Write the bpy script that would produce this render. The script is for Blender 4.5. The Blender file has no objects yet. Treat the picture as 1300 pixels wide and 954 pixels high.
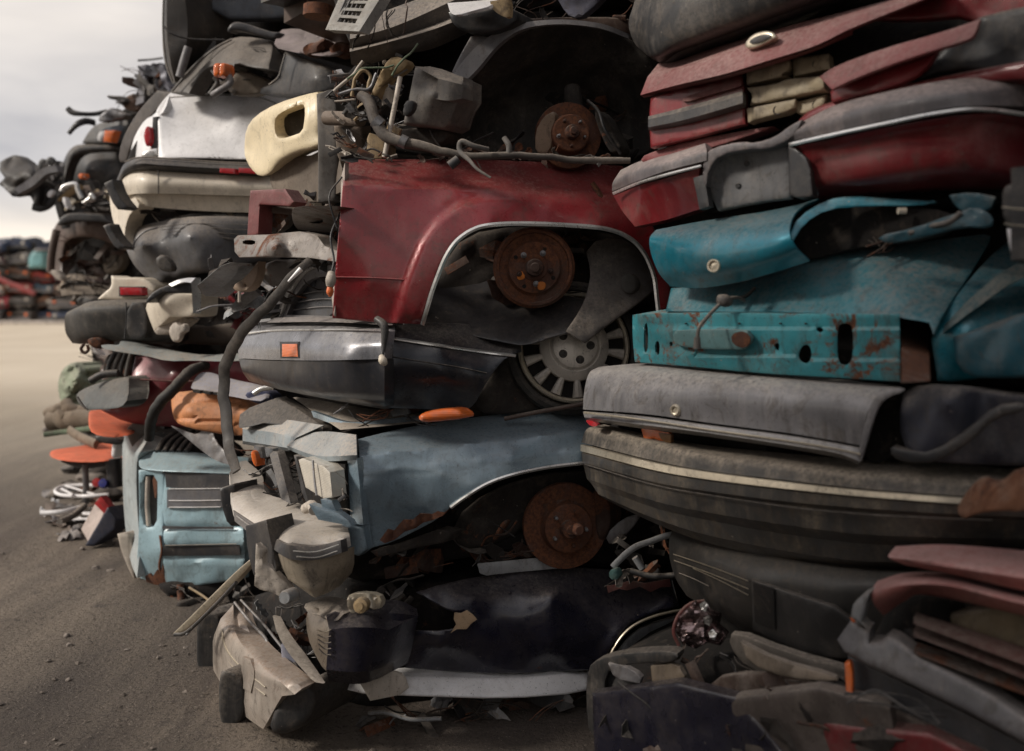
import bpy, bmesh, math, random
import numpy as np
from mathutils import Vector, Matrix, noise
from mathutils.geometry import delaunay_2d_cdt
scene = bpy.context.scene
C = scene.collection
FP, CX, HY, H = 1264.0, 650.0, 384.0, 1.45          # focal length in px, principal column, horizon row, camera height

def W(px, py, Z):
    return Vector(((px-CX)/FP*Z, Z, H-(py-HY)/FP*Z))

# ---------------------------------------------------------------- base distances of the stacks
def uu(x): return (np.asarray(x, float)-CX)/FP
def zR(x, y=0): return 2.756/(uu(x)+.79)             # face of the near right stack
def zC(x, y=0): return 3.4/(1-.25*uu(x))             # car flanks of the middle stack
def zF(x, y=0): return 3.25+(440-np.asarray(x, float))*.0039   # car noses of the middle stack
def K(v): return lambda x, y=0: np.asarray(x, float)*0+v
def zp(pts):
    p = np.array(pts, float); q = p[:, :2]/100
    n = len(p)
    if n <= 3:
        A = np.c_[np.ones(n), q]; sol = np.linalg.lstsq(A, p[:, 2], rcond=None)[0]
        return lambda x, y: sol[0]+sol[1]*np.asarray(x, float)/100+sol[2]*np.asarray(y, float)/100
    def ker(a, b):
        r = np.sqrt(((a[:, None, :]-b[None])**2).sum(-1)); return r
    M = np.zeros((n+3, n+3)); M[:n, :n] = ker(q, q); M[:n, n:] = np.c_[np.ones(n), q]; M[n:, :n] = M[:n, n:].T
    w = np.linalg.lstsq(M, np.r_[p[:, 2], 0, 0, 0], rcond=None)[0]
    def f(x, y):
        x = np.atleast_1d(np.asarray(x, float)); y = np.atleast_1d(np.asarray(y, float))+0*x
        a = np.c_[x, y]/100
        return ker(a, q)@w[:n]+np.c_[np.ones(len(a)), a]@w[n:]
    return f
def zadd(f, g):
    return lambda x, y: np.atleast_1d(f(x, y))+np.atleast_1d(g(x, y))
def mkz(z):
    if callable(z): return z
    if isinstance(z, (int, float)): return K(z)
    if isinstance(z, tuple): return zadd(mkz(z[0]), mkz(z[1]))
    return zp(z)

# ---------------------------------------------------------------- objects
OFF = {}
def meta(o, label=None, cat=None, group=None, kind=None):
    if label: o['label'] = label
    if cat: o['category'] = cat
    if group: o['group'] = group
    if kind: o['kind'] = kind
    return o
def thing(name, label, cat, loc, group=None):
    o = bpy.data.objects.new(name, None); C.objects.link(o); o.empty_display_size = .1
    o.location = loc; OFF[o.name] = Vector(loc)
    return meta(o, label, cat, group)
def put(name, bm, mat, parent=None, label=None, cat=None, group=None, kind=None, ang=38):
    me = bpy.data.meshes.new(name)
    if parent is not None: off = OFF[parent.name]
    elif kind == 'structure': off = Vector((0, 0, 0))
    else:
        vs = [v.co for v in bm.verts]
        off = Vector((sum(v.x for v in vs)/len(vs), sum(v.y for v in vs)/len(vs), min(v.z for v in vs)))
    for v in bm.verts: v.co -= off
    bm.normal_update(); bm.to_mesh(me); bm.free()
    for p in me.polygons: p.use_smooth = True
    me.set_sharp_from_angle(angle=math.radians(ang))
    if mat: me.materials.append(mat)
    o = bpy.data.objects.new(name, me); C.objects.link(o)
    if parent is not None: o.parent = parent
    else: o.location = off
    OFF[o.name] = off
    return meta(o, label, cat, group, kind)

# ---------------------------------------------------------------- curves in the plane
def chaikin(pts, it=2, closed=True):
    P = [(p[0], p[1], len(p) > 2) for p in pts]
    for _ in range(it):
        Q = []; n = len(P)
        for i in range(n):
            a, b, c = P[i-1], P[i], P[(i+1) % n]
            if not closed and i in (0, n-1): Q.append(b); continue
            if b[2]: Q.append(b); continue
            Q.append((b[0]+(a[0]-b[0])*.25, b[1]+(a[1]-b[1])*.25, False))
            Q.append((b[0]+(c[0]-b[0])*.25, b[1]+(c[1]-b[1])*.25, False))
        P = Q
    return np.array([(p[0], p[1]) for p in P])
def resample(P, step, closed=True):
    P = np.asarray(P, float)
    if closed: P = np.vstack([P, P[:1]])
    out = []
    for a, b in zip(P[:-1], P[1:]):
        L = np.hypot(*(b-a)[:2]); k = max(1, int(round(L/step)))
        if L < step*.35 and out: continue
        for j in range(k): out.append(a+(b-a)*j/k)
    if not closed: out.append(P[-1])
    return np.array(out)
def catmull(P, n):
    P = np.asarray(P, float); m = len(P)
    if m == 2: return np.array([P[0]+(P[1]-P[0])*t for t in np.linspace(0, 1, n+1)])
    out = []
    for i in range(m-1):
        p0 = P[i-1] if i > 0 else 2*P[0]-P[1]
        p3 = P[i+2] if i+2 < m else 2*P[-1]-P[-2]
        p1, p2 = P[i], P[i+1]
        for j in range(n):
            t = j/n
            out.append(.5*(2*p1+(p2-p0)*t+(2*p0-5*p1+4*p2-p3)*t*t+(3*p1-p0-3*p2+p3)*t**3))
    out.append(P[-1]); return np.array(out)
def inside(P, poly):
    x, y = P[:, 0], P[:, 1]; r = np.zeros(len(P), bool); n = len(poly)
    for i in range(n):
        x1, y1 = poly[i]; x2, y2 = poly[(i+1) % n]
        if y1 == y2: continue
        c = ((y1 > y) != (y2 > y)) & (x < (x2-x1)*(y-y1)/(y2-y1)+x1); r ^= c
    return r
def dist(P, poly):
    d = np.full(len(P), 1e9); n = len(poly)
    for i in range(n):
        a = poly[i]; b = poly[(i+1) % n]; e = b-a; L = (e**2).sum()+1e-9
        t = np.clip(((P-a)@e)/L, 0, 1); q = a+t[:, None]*e
        d = np.minimum(d, np.hypot(P[:, 0]-q[:, 0], P[:, 1]-q[:, 1]))
    return d
BD = Vector((.5, .85, 0)).normalized()
def fbm(co, sc, seed, oct=3):
    return noise.fractal(Vector((co[0]*sc+seed*7.3, co[1]*sc+seed*3.1, co[2]*sc-seed*5.7)), 1.0, 2.0, oct)

def crease(co, sc, seed):
    v = Vector((co[0]*sc+seed*7.3, co[1]*sc+seed*3.1, co[2]*sc-seed*5.7))
    a = 1-4*abs(noise.noise(v)); b = 1-4*abs(noise.noise(v*2.1+Vector((5.2, 1.3, 2.2))))
    return .45*a+.25*b+.5*noise.fractal(v, 1, 2, 4)
def dentv(w, dent, ds, seed):
    return dent*.4*fbm(w, ds, seed) if dent < .0105 else dent*.75*crease(w, ds*.8, seed)

def thicken(bm, V, faces, back, vec, thin):
    """V front points, faces; closes the solid backwards"""
    fr = [bm.verts.new(v) for v in V]
    for f in faces:
        try: bm.faces.new([fr[i] for i in f])
        except ValueError: pass
    bm.normal_update()
    # turn the front towards the camera
    s = 0
    for f in bm.faces: s += f.normal.dot(Vector((0, 0, H))-f.calc_center_median())*f.calc_area()
    if s < 0:
        for f in list(bm.faces): f.normal_flip()
        bm.normal_update()
    src = list(bm.faces); be = [e for e in bm.edges if len(e.link_faces) == 1]
    loops = []
    for e in be:
        l = e.link_loops[0]; loops.append((l.vert, l.link_loop_next.vert))
    bk = {}
    for v in fr:
        if not v.link_faces: continue
        bk[v] = bm.verts.new(v.co-v.normal*thin if thin else v.co+vec*back)
    for f in src:
        try: bm.faces.new([bk[v] for v in reversed(f.verts)])
        except ValueError: pass
    for a, b in loops:
        try: bm.faces.new([b, a, bk[a], bk[b]])
        except ValueError: pass
    for v in fr:
        if not v.link_faces: bm.verts.remove(v)

def shell(outline, z, r=.015, back=.1, holes=(), res=7, dent=0., ds=4., seed=0, rnd=1, thin=0, vec=None, hr=None, fn=None, bm=None):
    r = r*.62; z = mkz(z); hr = r if hr is None else hr
    poly = resample(chaikin(outline, rnd), res)
    hp = [resample(chaikin(h, rnd), res*.7) for h in holes]
    Zm = float(np.mean(z(poly[:, 0], poly[:, 1]))); rp = r*FP/Zm
    pts = [poly]+hp; cons = []; k = 0
    for q in pts:
        n = len(q); cons += [(k+i, k+(i+1) % n) for i in range(n)]; k += n
    allp = list(np.vstack(pts))
    def okp(Q, need):
        if len(Q) == 0: return Q
        m = inside(Q, poly); d = dist(Q, poly); m &= d > need
        for h in hp: m &= ~inside(Q, h); m &= dist(Q, h) > min(need, res*.5)
        return Q[m]
    if rp > 1.2:
        for kf in (.1, .32, .66):
            q = poly; nx = np.roll(q, -1, 0)-np.roll(q, 1, 0); nn = np.c_[-nx[:, 1], nx[:, 0]]; nn /= np.linalg.norm(nn, axis=1)[:, None]+1e-9
            area = (q[:, 0]*np.roll(q[:, 1], -1)-np.roll(q[:, 0], -1)*q[:, 1]).sum()
            if area < 0: nn = -nn
            Q = q+nn*kf*rp; allp += list(okp(Q, kf*rp*.93))
    mn, mx = poly.min(0), poly.max(0)
    gx, gy = np.meshgrid(np.arange(mn[0]+res/2, mx[0], res), np.arange(mn[1]+res/2, mx[1], res))
    G = np.c_[gx.ravel(), gy.ravel()]; G[:, 0] += (np.round((G[:, 1]-mn[1])/res).astype(int) % 2)*res*.4
    allp += list(okp(G, max(res*.45, rp*.9 if rp > 1.2 else 0)))
    A = np.array(allp)
    vo, eo, fo, _, _, _ = delaunay_2d_cdt([Vector(p) for p in A], cons, [], 0, 1e-4)
    P = np.array([(v.x, v.y) for v in vo])
    tri = [tuple(f) for f in fo]
    cen = np.array([P[list(f)].mean(0) for f in tri])
    m = inside(cen, poly)
    for h in hp: m &= ~inside(cen, h)
    tri = [t for t, k2 in zip(tri, m) if k2]
    Z = np.atleast_1d(z(P[:, 0], P[:, 1])).astype(float)
    if r > 0:
        d = dist(P, poly)*Zm/FP; t = np.clip(d/r, 0, 1); Z = Z+r*(1-np.sqrt(1-(1-t)**2))
    if hr > 0 and hp:
        for h in hp:
            d = dist(P, h)*Zm/FP; t = np.clip(d/hr, 0, 1); Z = Z+hr*(1-np.sqrt(1-(1-t)**2))
    if fn is not None: Z = Z+fn(P[:, 0], P[:, 1])
    V = []
    for (x, y), zz in zip(P, Z):
        w = W(x, y, zz)
        if dent: w = W(x, y, zz+dentv(w, dent, ds, seed))
        V.append(w)
    bm = bm or bmesh.new()
    thicken(bm, V, tri, back, vec or BD, thin)
    return bm

def loft(rails, z, n=8, m=5, smooth=False, back=.1, thin=0, vec=None, dent=0., ds=4., seed=0, fn=None):
    z = mkz(z)
    R = []
    cnt = {len(r) for r in rails}
    for r in rails:
        a = np.array([(p[0], p[1], p[2] if len(p) > 2 else 0.) for p in r], float)
        a = catmull(a, n)
        if len(cnt) > 1:
            s = np.r_[0, np.cumsum(np.hypot(np.diff(a[:, 0]), np.diff(a[:, 1])))]; t = np.linspace(0, s[-1], max(cnt)*n)
            a = np.c_[[np.interp(t, s, a[:, k]) for k in range(3)]].T
        R.append(a)
    R = np.array(R)
    rows = []
    if smooth:
        rr = catmull(R.reshape(len(R), -1), m); rows = rr.reshape(len(rr), -1, 3)
    else:
        for a, b in zip(R[:-1], R[1:]):
            for j in range(m): rows.append(a+(b-a)*j/m)
        rows.append(R[-1]); rows = np.array(rows)
    nr, nc = rows.shape[:2]
    V = []
    for row in rows:
        Z = np.atleast_1d(z(row[:, 0], row[:, 1]))+row[:, 2]
        if fn is not None: Z = Z+fn(row[:, 0], row[:, 1])
        for (x, y, _), zz in zip(row, Z):
            w = W(x, y, zz)
            if dent: w = W(x, y, zz+dentv(w, dent, ds, seed))
            V.append(w)
    F = [(i*nc+j, i*nc+j+1, (i+1)*nc+j+1, (i+1)*nc+j) for i in range(nr-1) for j in range(nc-1)]
    bm = bmesh.new(); thicken(bm, V, F, back, vec or BD, thin)
    return bm

def tube(pts, rad, z=None, sides=10, n=6, world=False, flat=None, bm=None, wob=0., seed=0):
    """pts (px,py,Z) or world points; rad float or list"""
    P = np.array([tuple(p) if world else tuple(W(p[0], p[1], p[2] if len(p) > 2 else float(mkz(z)(p[0], p[1])))) for p in pts], float)
    rr = np.full(len(P), rad, float) if not hasattr(rad, '__len__') else np.array(rad, float)
    Q = catmull(np.c_[P, rr], n); P = Q[:, :3]; rr = Q[:, 3]
    if wob:
        for i in range(len(P)):
            P[i] += np.array([fbm(P[i], 9, seed+k) for k in (0, 11, 23)])*wob
    bm = bm or bmesh.new(); rings = []; up = None
    for i in range(len(P)):
        t = Vector(P[min(i+1, len(P)-1)]-P[max(i-1, 0)]).normalized()
        if up is None:
            up = Vector((0, -1, 0)) if abs(t.y) < .9 else Vector((0, 0, 1))
        a = (up-t*up.dot(t)).normalized(); b = t.cross(a); up = a
        ring = []
        for k in range(sides):
            th = 2*math.pi*k/sides; ca, sa = math.cos(th), math.sin(th)
            if flat: ca *= flat
            ring.append(bm.verts.new(Vector(P[i])+(a*ca+b*sa)*rr[i]))
        rings.append(ring)
    for r0, r1 in zip(rings[:-1], rings[1:]):
        for k in range(sides):
            bm.faces.new((r0[k], r0[(k+1) % sides], r1[(k+1) % sides], r1[k]))
    bm.faces.new(list(reversed(rings[0]))); bm.faces.new(rings[-1])
    return bm

def frame(axis):
    a = Vector(axis).normalized(); u = Vector((0, 0, 1)); u = (u-a*u.dot(a)).normalized(); return a, a.cross(u), u
def lathe(prof, cen, axis, n=48, wob=0., seed=0, bm=None, skip=None):
    """prof [(radius, height along axis)] axis points towards the viewer side"""
    a, s, u = frame(axis); bm = bm or bmesh.new(); rings = []
    for (r, h) in prof:
        ring = []
        for k in range(n):
            th = 2*math.pi*k/n; p = cen+a*h+(s*math.cos(th)+u*math.sin(th))*r
            if wob: p += a*wob*fbm(p, 12, seed)+(p-cen-a*h).normalized()*wob*.7*fbm(p, 9, seed+3) if r > .001 else Vector((0, 0, 0))
            ring.append(bm.verts.new(p))
        rings.append(ring)
    for r0, r1 in zip(rings[:-1], rings[1:]):
        for k in range(n):
            bm.faces.new((r0[k], r1[k], r1[(k+1) % n], r0[(k+1) % n]))
    if prof[0][0] > .0005: bm.faces.new(rings[0])
    if prof[-1][0] > .0005: bm.faces.new(list(reversed(rings[-1])))
    bmesh.ops.recalc_face_normals(bm, faces=bm.faces)
    return bm
def box(cen, size, axes=None, bev=.004, wob=0., seed=0, seg=1, sub=0, bm=None):
    """axes: (x dir, y dir, z dir)"""
    b = bmesh.new(); bmesh.ops.create_cube(b, size=1)
    if sub: bmesh.ops.subdivide_edges(b, edges=b.edges[:], cuts=sub, use_grid_fill=True)
    X, Y, Zd = axes or (Vector((1, 0, 0)), Vector((0, 1, 0)), Vector((0, 0, 1)))
    for v in b.verts:
        v.co = Vector(cen)+X*v.co.x*size[0]+Y*v.co.y*size[1]+Zd*v.co.z*size[2]
    if bev and not sub: bmesh.ops.bevel(b, geom=b.edges[:], offset=bev, segments=seg+1, affect='EDGES', profile=.6)
    if wob:
        for v in b.verts: v.co += Vector((fbm(v.co, 5, seed), fbm(v.co, 5, seed+9), fbm(v.co, 5, seed+17)))*wob
    if bm is not None:
        me = bpy.data.meshes.new('t'); b.to_mesh(me); bm.from_mesh(me); bpy.data.meshes.remove(me); b.free(); return bm
    return b
def rotaxes(rx=0, ry=0, rz=0):
    from mathutils import Euler
    m = Euler((math.radians(rx), math.radians(ry), math.radians(rz))).to_matrix()
    return (m@Vector((1, 0, 0)), m@Vector((0, 1, 0)), m@Vector((0, 0, 1)))

# ---------------------------------------------------------------- materials
MC = {}
def paint(col, rough=.45, metal=0., dust=.35, rust=0., coat=0., grime=.4, bump=.12, streak=.3, sc=1., dcol=(.34, .29, .24)):
    key = (tuple(col), rough, metal, dust, rust, coat, grime, bump, streak, sc, dcol)
    if key in MC: return MC[key]
    m = bpy.data.materials.new('surface_%02d' % len(MC)); m.use_nodes = True; MC[key] = m
    nt = m.node_tree; N = nt.nodes; Lk = nt.links; bs = N['Principled BSDF']
    geo = N.new('ShaderNodeNewGeometry')
    def nz(scale, det=6, ro=.6, mp=None, dis=0.):
        t = N.new('ShaderNodeTexNoise'); t.inputs['Scale'].default_value = scale*sc; t.inputs['Detail'].default_value = det
        t.inputs['Roughness'].default_value = ro; t.inputs['Distortion'].default_value = dis
        if mp:
            k = N.new('ShaderNodeMapping'); k.inputs['Scale'].default_value = mp; Lk.new(geo.outputs['Position'], k.inputs[0]); Lk.new(k.outputs[0], t.inputs['Vector'])
        else: Lk.new(geo.outputs['Position'], t.inputs['Vector'])
        return t.outputs['Fac']
    def mr(x, a, b, c=0., d=1.):
        r = N.new('ShaderNodeMapRange'); r.inputs[1].default_value = a; r.inputs[2].default_value = b; r.inputs[3].default_value = c; r.inputs[4].default_value = d
        Lk.new(x, r.inputs[0]); return r.outputs[0]
    def ma(op, x, y):
        t = N.new('ShaderNodeMath'); t.operation = op; t.use_clamp = True
        for i, q in enumerate((x, y)):
            if isinstance(q, (int, float)): t.inputs[i].default_value = q
            else: Lk.new(q, t.inputs[i])
        return t.outputs[0]
    def mix(f, a, b):
        t = N.new('ShaderNodeMix'); t.data_type = 'RGBA'; Lk.new(f, t.inputs[0])
        for i, q in ((6, a), (7, b)):
            if isinstance(q, tuple): t.inputs[i].default_value = (*q, 1)
            else: Lk.new(q, t.inputs[i])
        return t.outputs[2]
    big = nz(3.5, 5); fine = nz(75, 10, .78); mid = nz(15, 12, .74, dis=.8); blot = nz(4.5, 12, .7, dis=.5)
    c0 = tuple(col); cd = tuple(v*.6 for v in col); cl = tuple(min(1, v*1.15+.004) for v in col)
    base = mix(mr(big, .35, .65), cd if grime > .3 else tuple(v*.82 for v in col), cl)
    if grime:
        st = nz(34, 8, .66, (1, 1, .12)); g = ma('MULTIPLY', mr(st, .52, .66), streak*1.1)
        base = mix(ma('MULTIPLY', g, mr(blot, .4, .55)), base, (.045, .036, .028))
        sp = ma('MULTIPLY', mr(mid, .54, .62), grime*1.1); base = mix(sp, base, (.060, .047, .036))
    sep = N.new('ShaderNodeSeparateXYZ'); Lk.new(geo.outputs['Normal'], sep.inputs[0])
    up = mr(sep.outputs['Z'], .3, .9)
    sdst = ma('MULTIPLY', mr(blot, .48, .60), dust*.55)
    df = ma('ADD', ma('MULTIPLY', up, min(1, dust*1.5)), sdst)
    grain = mr(fine, .36, .58, .12, 1.)
    if streak: df = ma('ADD', df, ma('MULTIPLY', mr(nz(24, 8, .7, (1, 1, .09)), .5, .68), dust*streak*.8))
    df = ma('MULTIPLY', df, grain)
    base = mix(df, base, dcol)
    # scratches, chips and spatter
    scr = nz(170, 4, .85, (.22, .22, 2.4)); sf = ma('MULTIPLY', mr(scr, .64, .70), .5 if grime > .1 else .15); base = mix(ma('MULTIPLY', sf, mr(blot, .42, .5)), base, tuple(min(1, v*1.7+.09) for v in col))
    spk = ma('MULTIPLY', mr(nz(120, 5, .8), .60, .65), .75 if grime > .1 else .25); base = mix(spk, base, (.035, .027, .021))
    chip = ma('MULTIPLY', mr(nz(42, 6, .7), .68, .70), .8 if grime > .1 else .2); base = mix(chip, base, (.30, .26, .22))
    rgh = ma('ADD', rough, ma('MULTIPLY', df, .45)); rgh = ma('ADD', rgh, ma('MULTIPLY', mr(mid, .4, .7), .22)); rgh = ma('ADD', rgh, ma('MULTIPLY', spk, .3))
    met = None
    if rust:
        rn = nz(6, 14, .78, dis=.5); lo = .70-rust*.34
        rf = mr(rn, lo, lo+.05); rc = mix(mr(fine, .35, .65), (.045, .018, .012), (.20, .075, .032))
        base = mix(rf, base, rc); rgh = ma('MAXIMUM', rgh, ma('MULTIPLY', rf, .85))
        inv = ma('SUBTRACT', 1., rf); met = ma('MULTIPLY', inv, metal)
    Lk.new(base, bs.inputs['Base Color']); Lk.new(rgh, bs.inputs['Roughness'])
    if met is not None and metal: Lk.new(met, bs.inputs['Metallic'])
    elif metal:
        Lk.new(ma('MULTIPLY', ma('SUBTRACT', 1., df), metal), bs.inputs['Metallic'])
    if coat:
        bs.inputs['Coat Weight'].default_value = coat; Lk.new(ma('ADD', ma('MULTIPLY', df, .7), .12), bs.inputs['Coat Roughness'])
    bp = N.new('ShaderNodeBump'); bp.inputs['Strength'].default_value = min(1, bump*3); bp.inputs['Distance'].default_value = .004
    Lk.new(ma('ADD', ma('MULTIPLY', fine, .5), ma('MULTIPLY', mid, .5)), bp.inputs['Height'])
    b2 = N.new('ShaderNodeBump'); b2.inputs['Strength'].default_value = .35; b2.inputs['Distance'].default_value = .005*(1 if bump > .07 else .4)
    Lk.new(nz(7, 2, .5), b2.inputs['Height']); Lk.new(bp.outputs[0], b2.inputs['Normal']); Lk.new(b2.outputs[0], bs.inputs['Normal'])
    return m
def lens(col, rough=.18):
    key = ('lens', col)
    if key in MC: return MC[key]
    m = bpy.data.materials.new('lens_%02d' % len(MC)); m.use_nodes = True; MC[key] = m
    nt = m.node_tree; N = nt.nodes; bs = N['Principled BSDF']; geo = N.new('ShaderNodeNewGeometry')
    v = N.new('ShaderNodeTexWave'); v.inputs['Scale'].default_value = 60; v.bands_direction = 'Z'; nt.links.new(geo.outputs['Position'], v.inputs['Vector'])
    b = N.new('ShaderNodeBump'); b.inputs['Strength'].default_value = .25; b.inputs['Distance'].default_value = .003; nt.links.new(v.outputs['Fac'], b.inputs['Height']); nt.links.new(b.outputs[0], bs.inputs['Normal'])
    t = N.new('ShaderNodeTexNoise'); t.inputs['Scale'].default_value = 40; t.inputs['Detail'].default_value = 6; nt.links.new(geo.outputs['Position'], t.inputs['Vector'])
    r = N.new('ShaderNodeValToRGB'); r.color_ramp.elements[0].position = .35; r.color_ramp.elements[1].position = .7
    r.color_ramp.elements[0].color = (*col, 1); r.color_ramp.elements[1].color = (*[c*.75+.06 for c in col], 1)
    nt.links.new(t.outputs['Fac'], r.inputs[0]); nt.links.new(r.outputs[0], bs.inputs['Base Color'])
    bs.inputs['Roughness'].default_value = rough; bs.inputs['Coat Weight'].default_value = .5
    return m
RED = paint((.27, .020, .026), .24, .15, .18, 0, .8, .28, .06, .25)
MAROON = paint((.20, .013, .018), .3, .1, .28, .08, .4, .35, .08, .3)
DUSTYRED = paint((.20, .045, .045), .5, 0, .55, .1, 0, .4, .1, .3, dcol=(.36, .24, .22))
SLATE = paint((.25, .34, .405), .22, .25, .24, .14, .8, .25, .06, .25, dcol=(.30, .29, .28))
SLATEDUST = paint((.26, .30, .32), .5, 0, .8, .12, 0, .3, .1, .2, dcol=(.50, .44, .38))
TEAL = paint((.004, .18, .25), .28, .25, .30, .16, .5, .3, .08, .35)
TEALRUST = paint((.04, .29, .34), .45, 0, .25, .5, 0, .4, .15, .5)
NAVY = paint((.010, .010, .024), .22, .1, .16, .12, .5, .2, .06, .2)
BLACKP = paint((.018, .019, .022), .42, 0, .28, 0, .1, .3, .1, .35)
BLACKD = paint((.022, .022, .023), .45, 0, .34, 0, 0, .5, .15, .5)
DARKGREY = paint((.045, .045, .048), .42, 0, .36, 0, 0, .4, .12, .4)
GREYP = paint((.16, .155, .16), .42, 0, .5, 0, .2, .45, .1, .4, dcol=(.34, .30, .27))
GREYDUST = paint((.13, .12, .11), .6, 0, .7, 0, 0, .5, .15, .5)
BUMPG = paint((.04, .038, .035), .45, 0, .42, 0, 0, .6, .12, .7, dcol=(.26, .225, .18))
STEEL = paint((.26, .26, .27), .42, .7, .4, .2, 0, .4, .15, .4)
GALV = paint((.34, .35, .36), .45, .3, .5, .2, 0, .35, .12, .4)
RUST = paint((.115, .048, .03), .8, .1, .22, .75, 0, .5, .5, .3)
RUSTD = paint((.055, .026, .018), .8, .1, .25, .6, 0, .6, .5, .3)
CHROME = paint((.85, .84, .81), .24, .75, .10, .05, 0, .12, .02, .1)
CHROMED = paint((.72, .64, .50), .3, .7, .22, .14, 0, .3, .05, .2)
RUBBER = paint((.015, .014, .013), .6, 0, .25, 0, 0, .4, .2, .2)
UNDER = paint((.022, .017, .014), .8, 0, .16, .3, 0, .7, .6, .4)
CORE = paint((.009, .007, .006), .9, 0, .06, .25, 0, .5, .6, .2, dcol=(.06, .045, .035))  # near-black: shade of the gaps between parts put into the colour
WHITE = paint((.86, .85, .85), .35, 0, .16, .0, .4, .14, .03, .12, dcol=(.55, .47, .38))
CREAM = paint((.74, .66, .54), .4, 0, .25, .08, .1, .2, .06, .15, dcol=(.42, .33, .22))
CREAMY = paint((.78, .66, .44), .42, 0, .25, 0, .1, .2, .06, .1, dcol=(.42, .33, .2))
LBLUE = paint((.32, .47, .53), .35, .1, .25, .25, .3, .3, .08, .35, dcol=(.42, .38, .32))
SILVER = paint((.62, .58, .53), .3, .15, .45, .05, .2, .4, .08, .3, dcol=(.50, .43, .35))
BEIGE = paint((.60, .53, .45), .5, 0, .5, .0, 0, .4, .08, .4)
TAN = paint((.42, .30, .16), .5, 0, .35, .1, 0, .5, .1, .4)
ORANGEB = paint((.62, .25, .10), .5, 0, .25, .1, 0, .35, .06, .5, dcol=(.5, .3, .18))
SEATO = paint((.72, .12, .04), .6, 0, .18, 0, 0, .2, .1, .2, dcol=(.55, .3, .2))
HUBCAP = paint((.66, .61, .54), .34, .3, .15, .05, 0, .3, .06, .25)
BROWN = paint((.10, .06, .045), .5, 0, .4, .1, .1, .5, .1, .4)
LAV = paint((.26, .27, .34), .4, 0, .45, 0, .1, .3, .08, .3)
GREEN = paint((.16, .22, .14), .8, 0, .4, 0, 0, .6, .4, .3)
WOOD = paint((.22, .17, .12), .8, 0, .4, 0, 0, .5, .3, .3)
PINK = paint((.42, .15, .13), .5, 0, .55, .05, .1, .4, .1, .4, dcol=(.48, .30, .27))
FOIL = paint((.30, .22, .22), .12, .95, .1, 0, 0, .1, .1, .1)
STONE = paint((.20, .17, .15), .85, 0, .4, 0, 0, .5, .5, .2)
LORANGE = lens((.85, .17, .02)); LRED = lens((.5, .012, .02)); LCLEAR = lens((.62, .57, .48), .12)
GLASS = lens((.03, .04, .045), .08)
EXPO, SKYM, SUNP = .95, 7.2, 1.5
# ================================================================ camera, air, light, ground
def zF(x, y=0): return 3.25+(440-np.asarray(x, float))*.0060
def zM(x, y=0):
    a, b = zF(x), zC(x); return .5*(a+b+np.sqrt((a-b)**2+.006))
cam = bpy.data.cameras.new('camera'); co = bpy.data.objects.new('camera', cam); C.objects.link(co)
co.location = (0, 0, H); co.rotation_euler = (math.pi/2, 0, 0)
cam.sensor_width = 36; cam.lens = 36*FP/1300; cam.shift_y = -(477-HY)/1300; cam.clip_end = 3000; cam.clip_start = .05
cam.dof.use_dof = True; cam.dof.focus_distance = 3.55; cam.dof.aperture_fstop = 1.8
scene.camera = co
scene.view_settings.view_transform = 'Standard'; scene.view_settings.look = 'None'
scene.view_settings.exposure = EXPO; scene.view_settings.gamma = 1
w = bpy.data.worlds.new('World'); scene.world = w; w.use_nodes = True
nt = w.node_tree; N = nt.nodes; bg = N['Background']
sky = N.new('ShaderNodeTexSky'); sky.sky_type = 'NISHITA'; sky.sun_disc = False
SUNE, SUNA = 33, -108        # sun elevation, compass direction from +Y (behind the camera on the left)
sky.sun_elevation = math.radians(SUNE); sky.sun_rotation = math.radians(SUNA); sky.dust_density = 3
tc = N.new('ShaderNodeTexCoord'); mp = N.new('ShaderNodeMapping'); mp.inputs['Scale'].default_value = (1.2, 1.2, 4.5)
nt.links.new(tc.outputs['Generated'], mp.inputs[0])
nz_ = N.new('ShaderNodeTexNoise'); nz_.inputs['Scale'].default_value = 2.2; nz_.inputs['Detail'].default_value = 6; nz_.inputs['Roughness'].default_value = .5; nz_.inputs['Distortion'].default_value = .3
nt.links.new(mp.outputs[0], nz_.inputs['Vector'])
rp = N.new('ShaderNodeValToRGB'); e = rp.color_ramp.elements
e[0].position = .34; e[0].color = (.42, .41, .42, 1); e[1].position = .66; e[1].color = (.74, .70, .66, 1)
nt.links.new(nz_.outputs['Fac'], rp.inputs[0])
sep = N.new('ShaderNodeSeparateXYZ'); nt.links.new(tc.outputs['Generated'], sep.inputs[0])
gr = N.new('ShaderNodeValToRGB'); e = gr.color_ramp.elements
e[0].position = 0; e[0].color = (1.15, 1.08, .98, 1); e[1].position = .5; e[1].color = (.93, .93, .96, 1)
k = e.new(.045); k.color = (1.12, 1.04, .93, 1); k = e.new(.11); k.color = (.84, .84, .86, 1); k = e.new(.25); k.color = (.88, .85, .82, 1)
nt.links.new(sep.outputs['Z'], gr.inputs[0])
mu = N.new('ShaderNodeMix'); mu.data_type = 'RGBA'; mu.blend_type = 'MULTIPLY'; mu.inputs[0].default_value = 1
nt.links.new(rp.outputs[0], mu.inputs[6]); nt.links.new(gr.outputs[0], mu.inputs[7])
sc_ = N.new('ShaderNodeMix'); sc_.data_type = 'RGBA'; sc_.blend_type = 'MULTIPLY'; sc_.inputs[0].default_value = 1; sc_.clamp_result = False
dt = N.new('ShaderNodeVectorMath'); dt.operation = 'DOT_PRODUCT'; dt.inputs[1].default_value = (-.92, -.06, .12); nt.links.new(tc.outputs['Generated'], dt.inputs[0])
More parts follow.
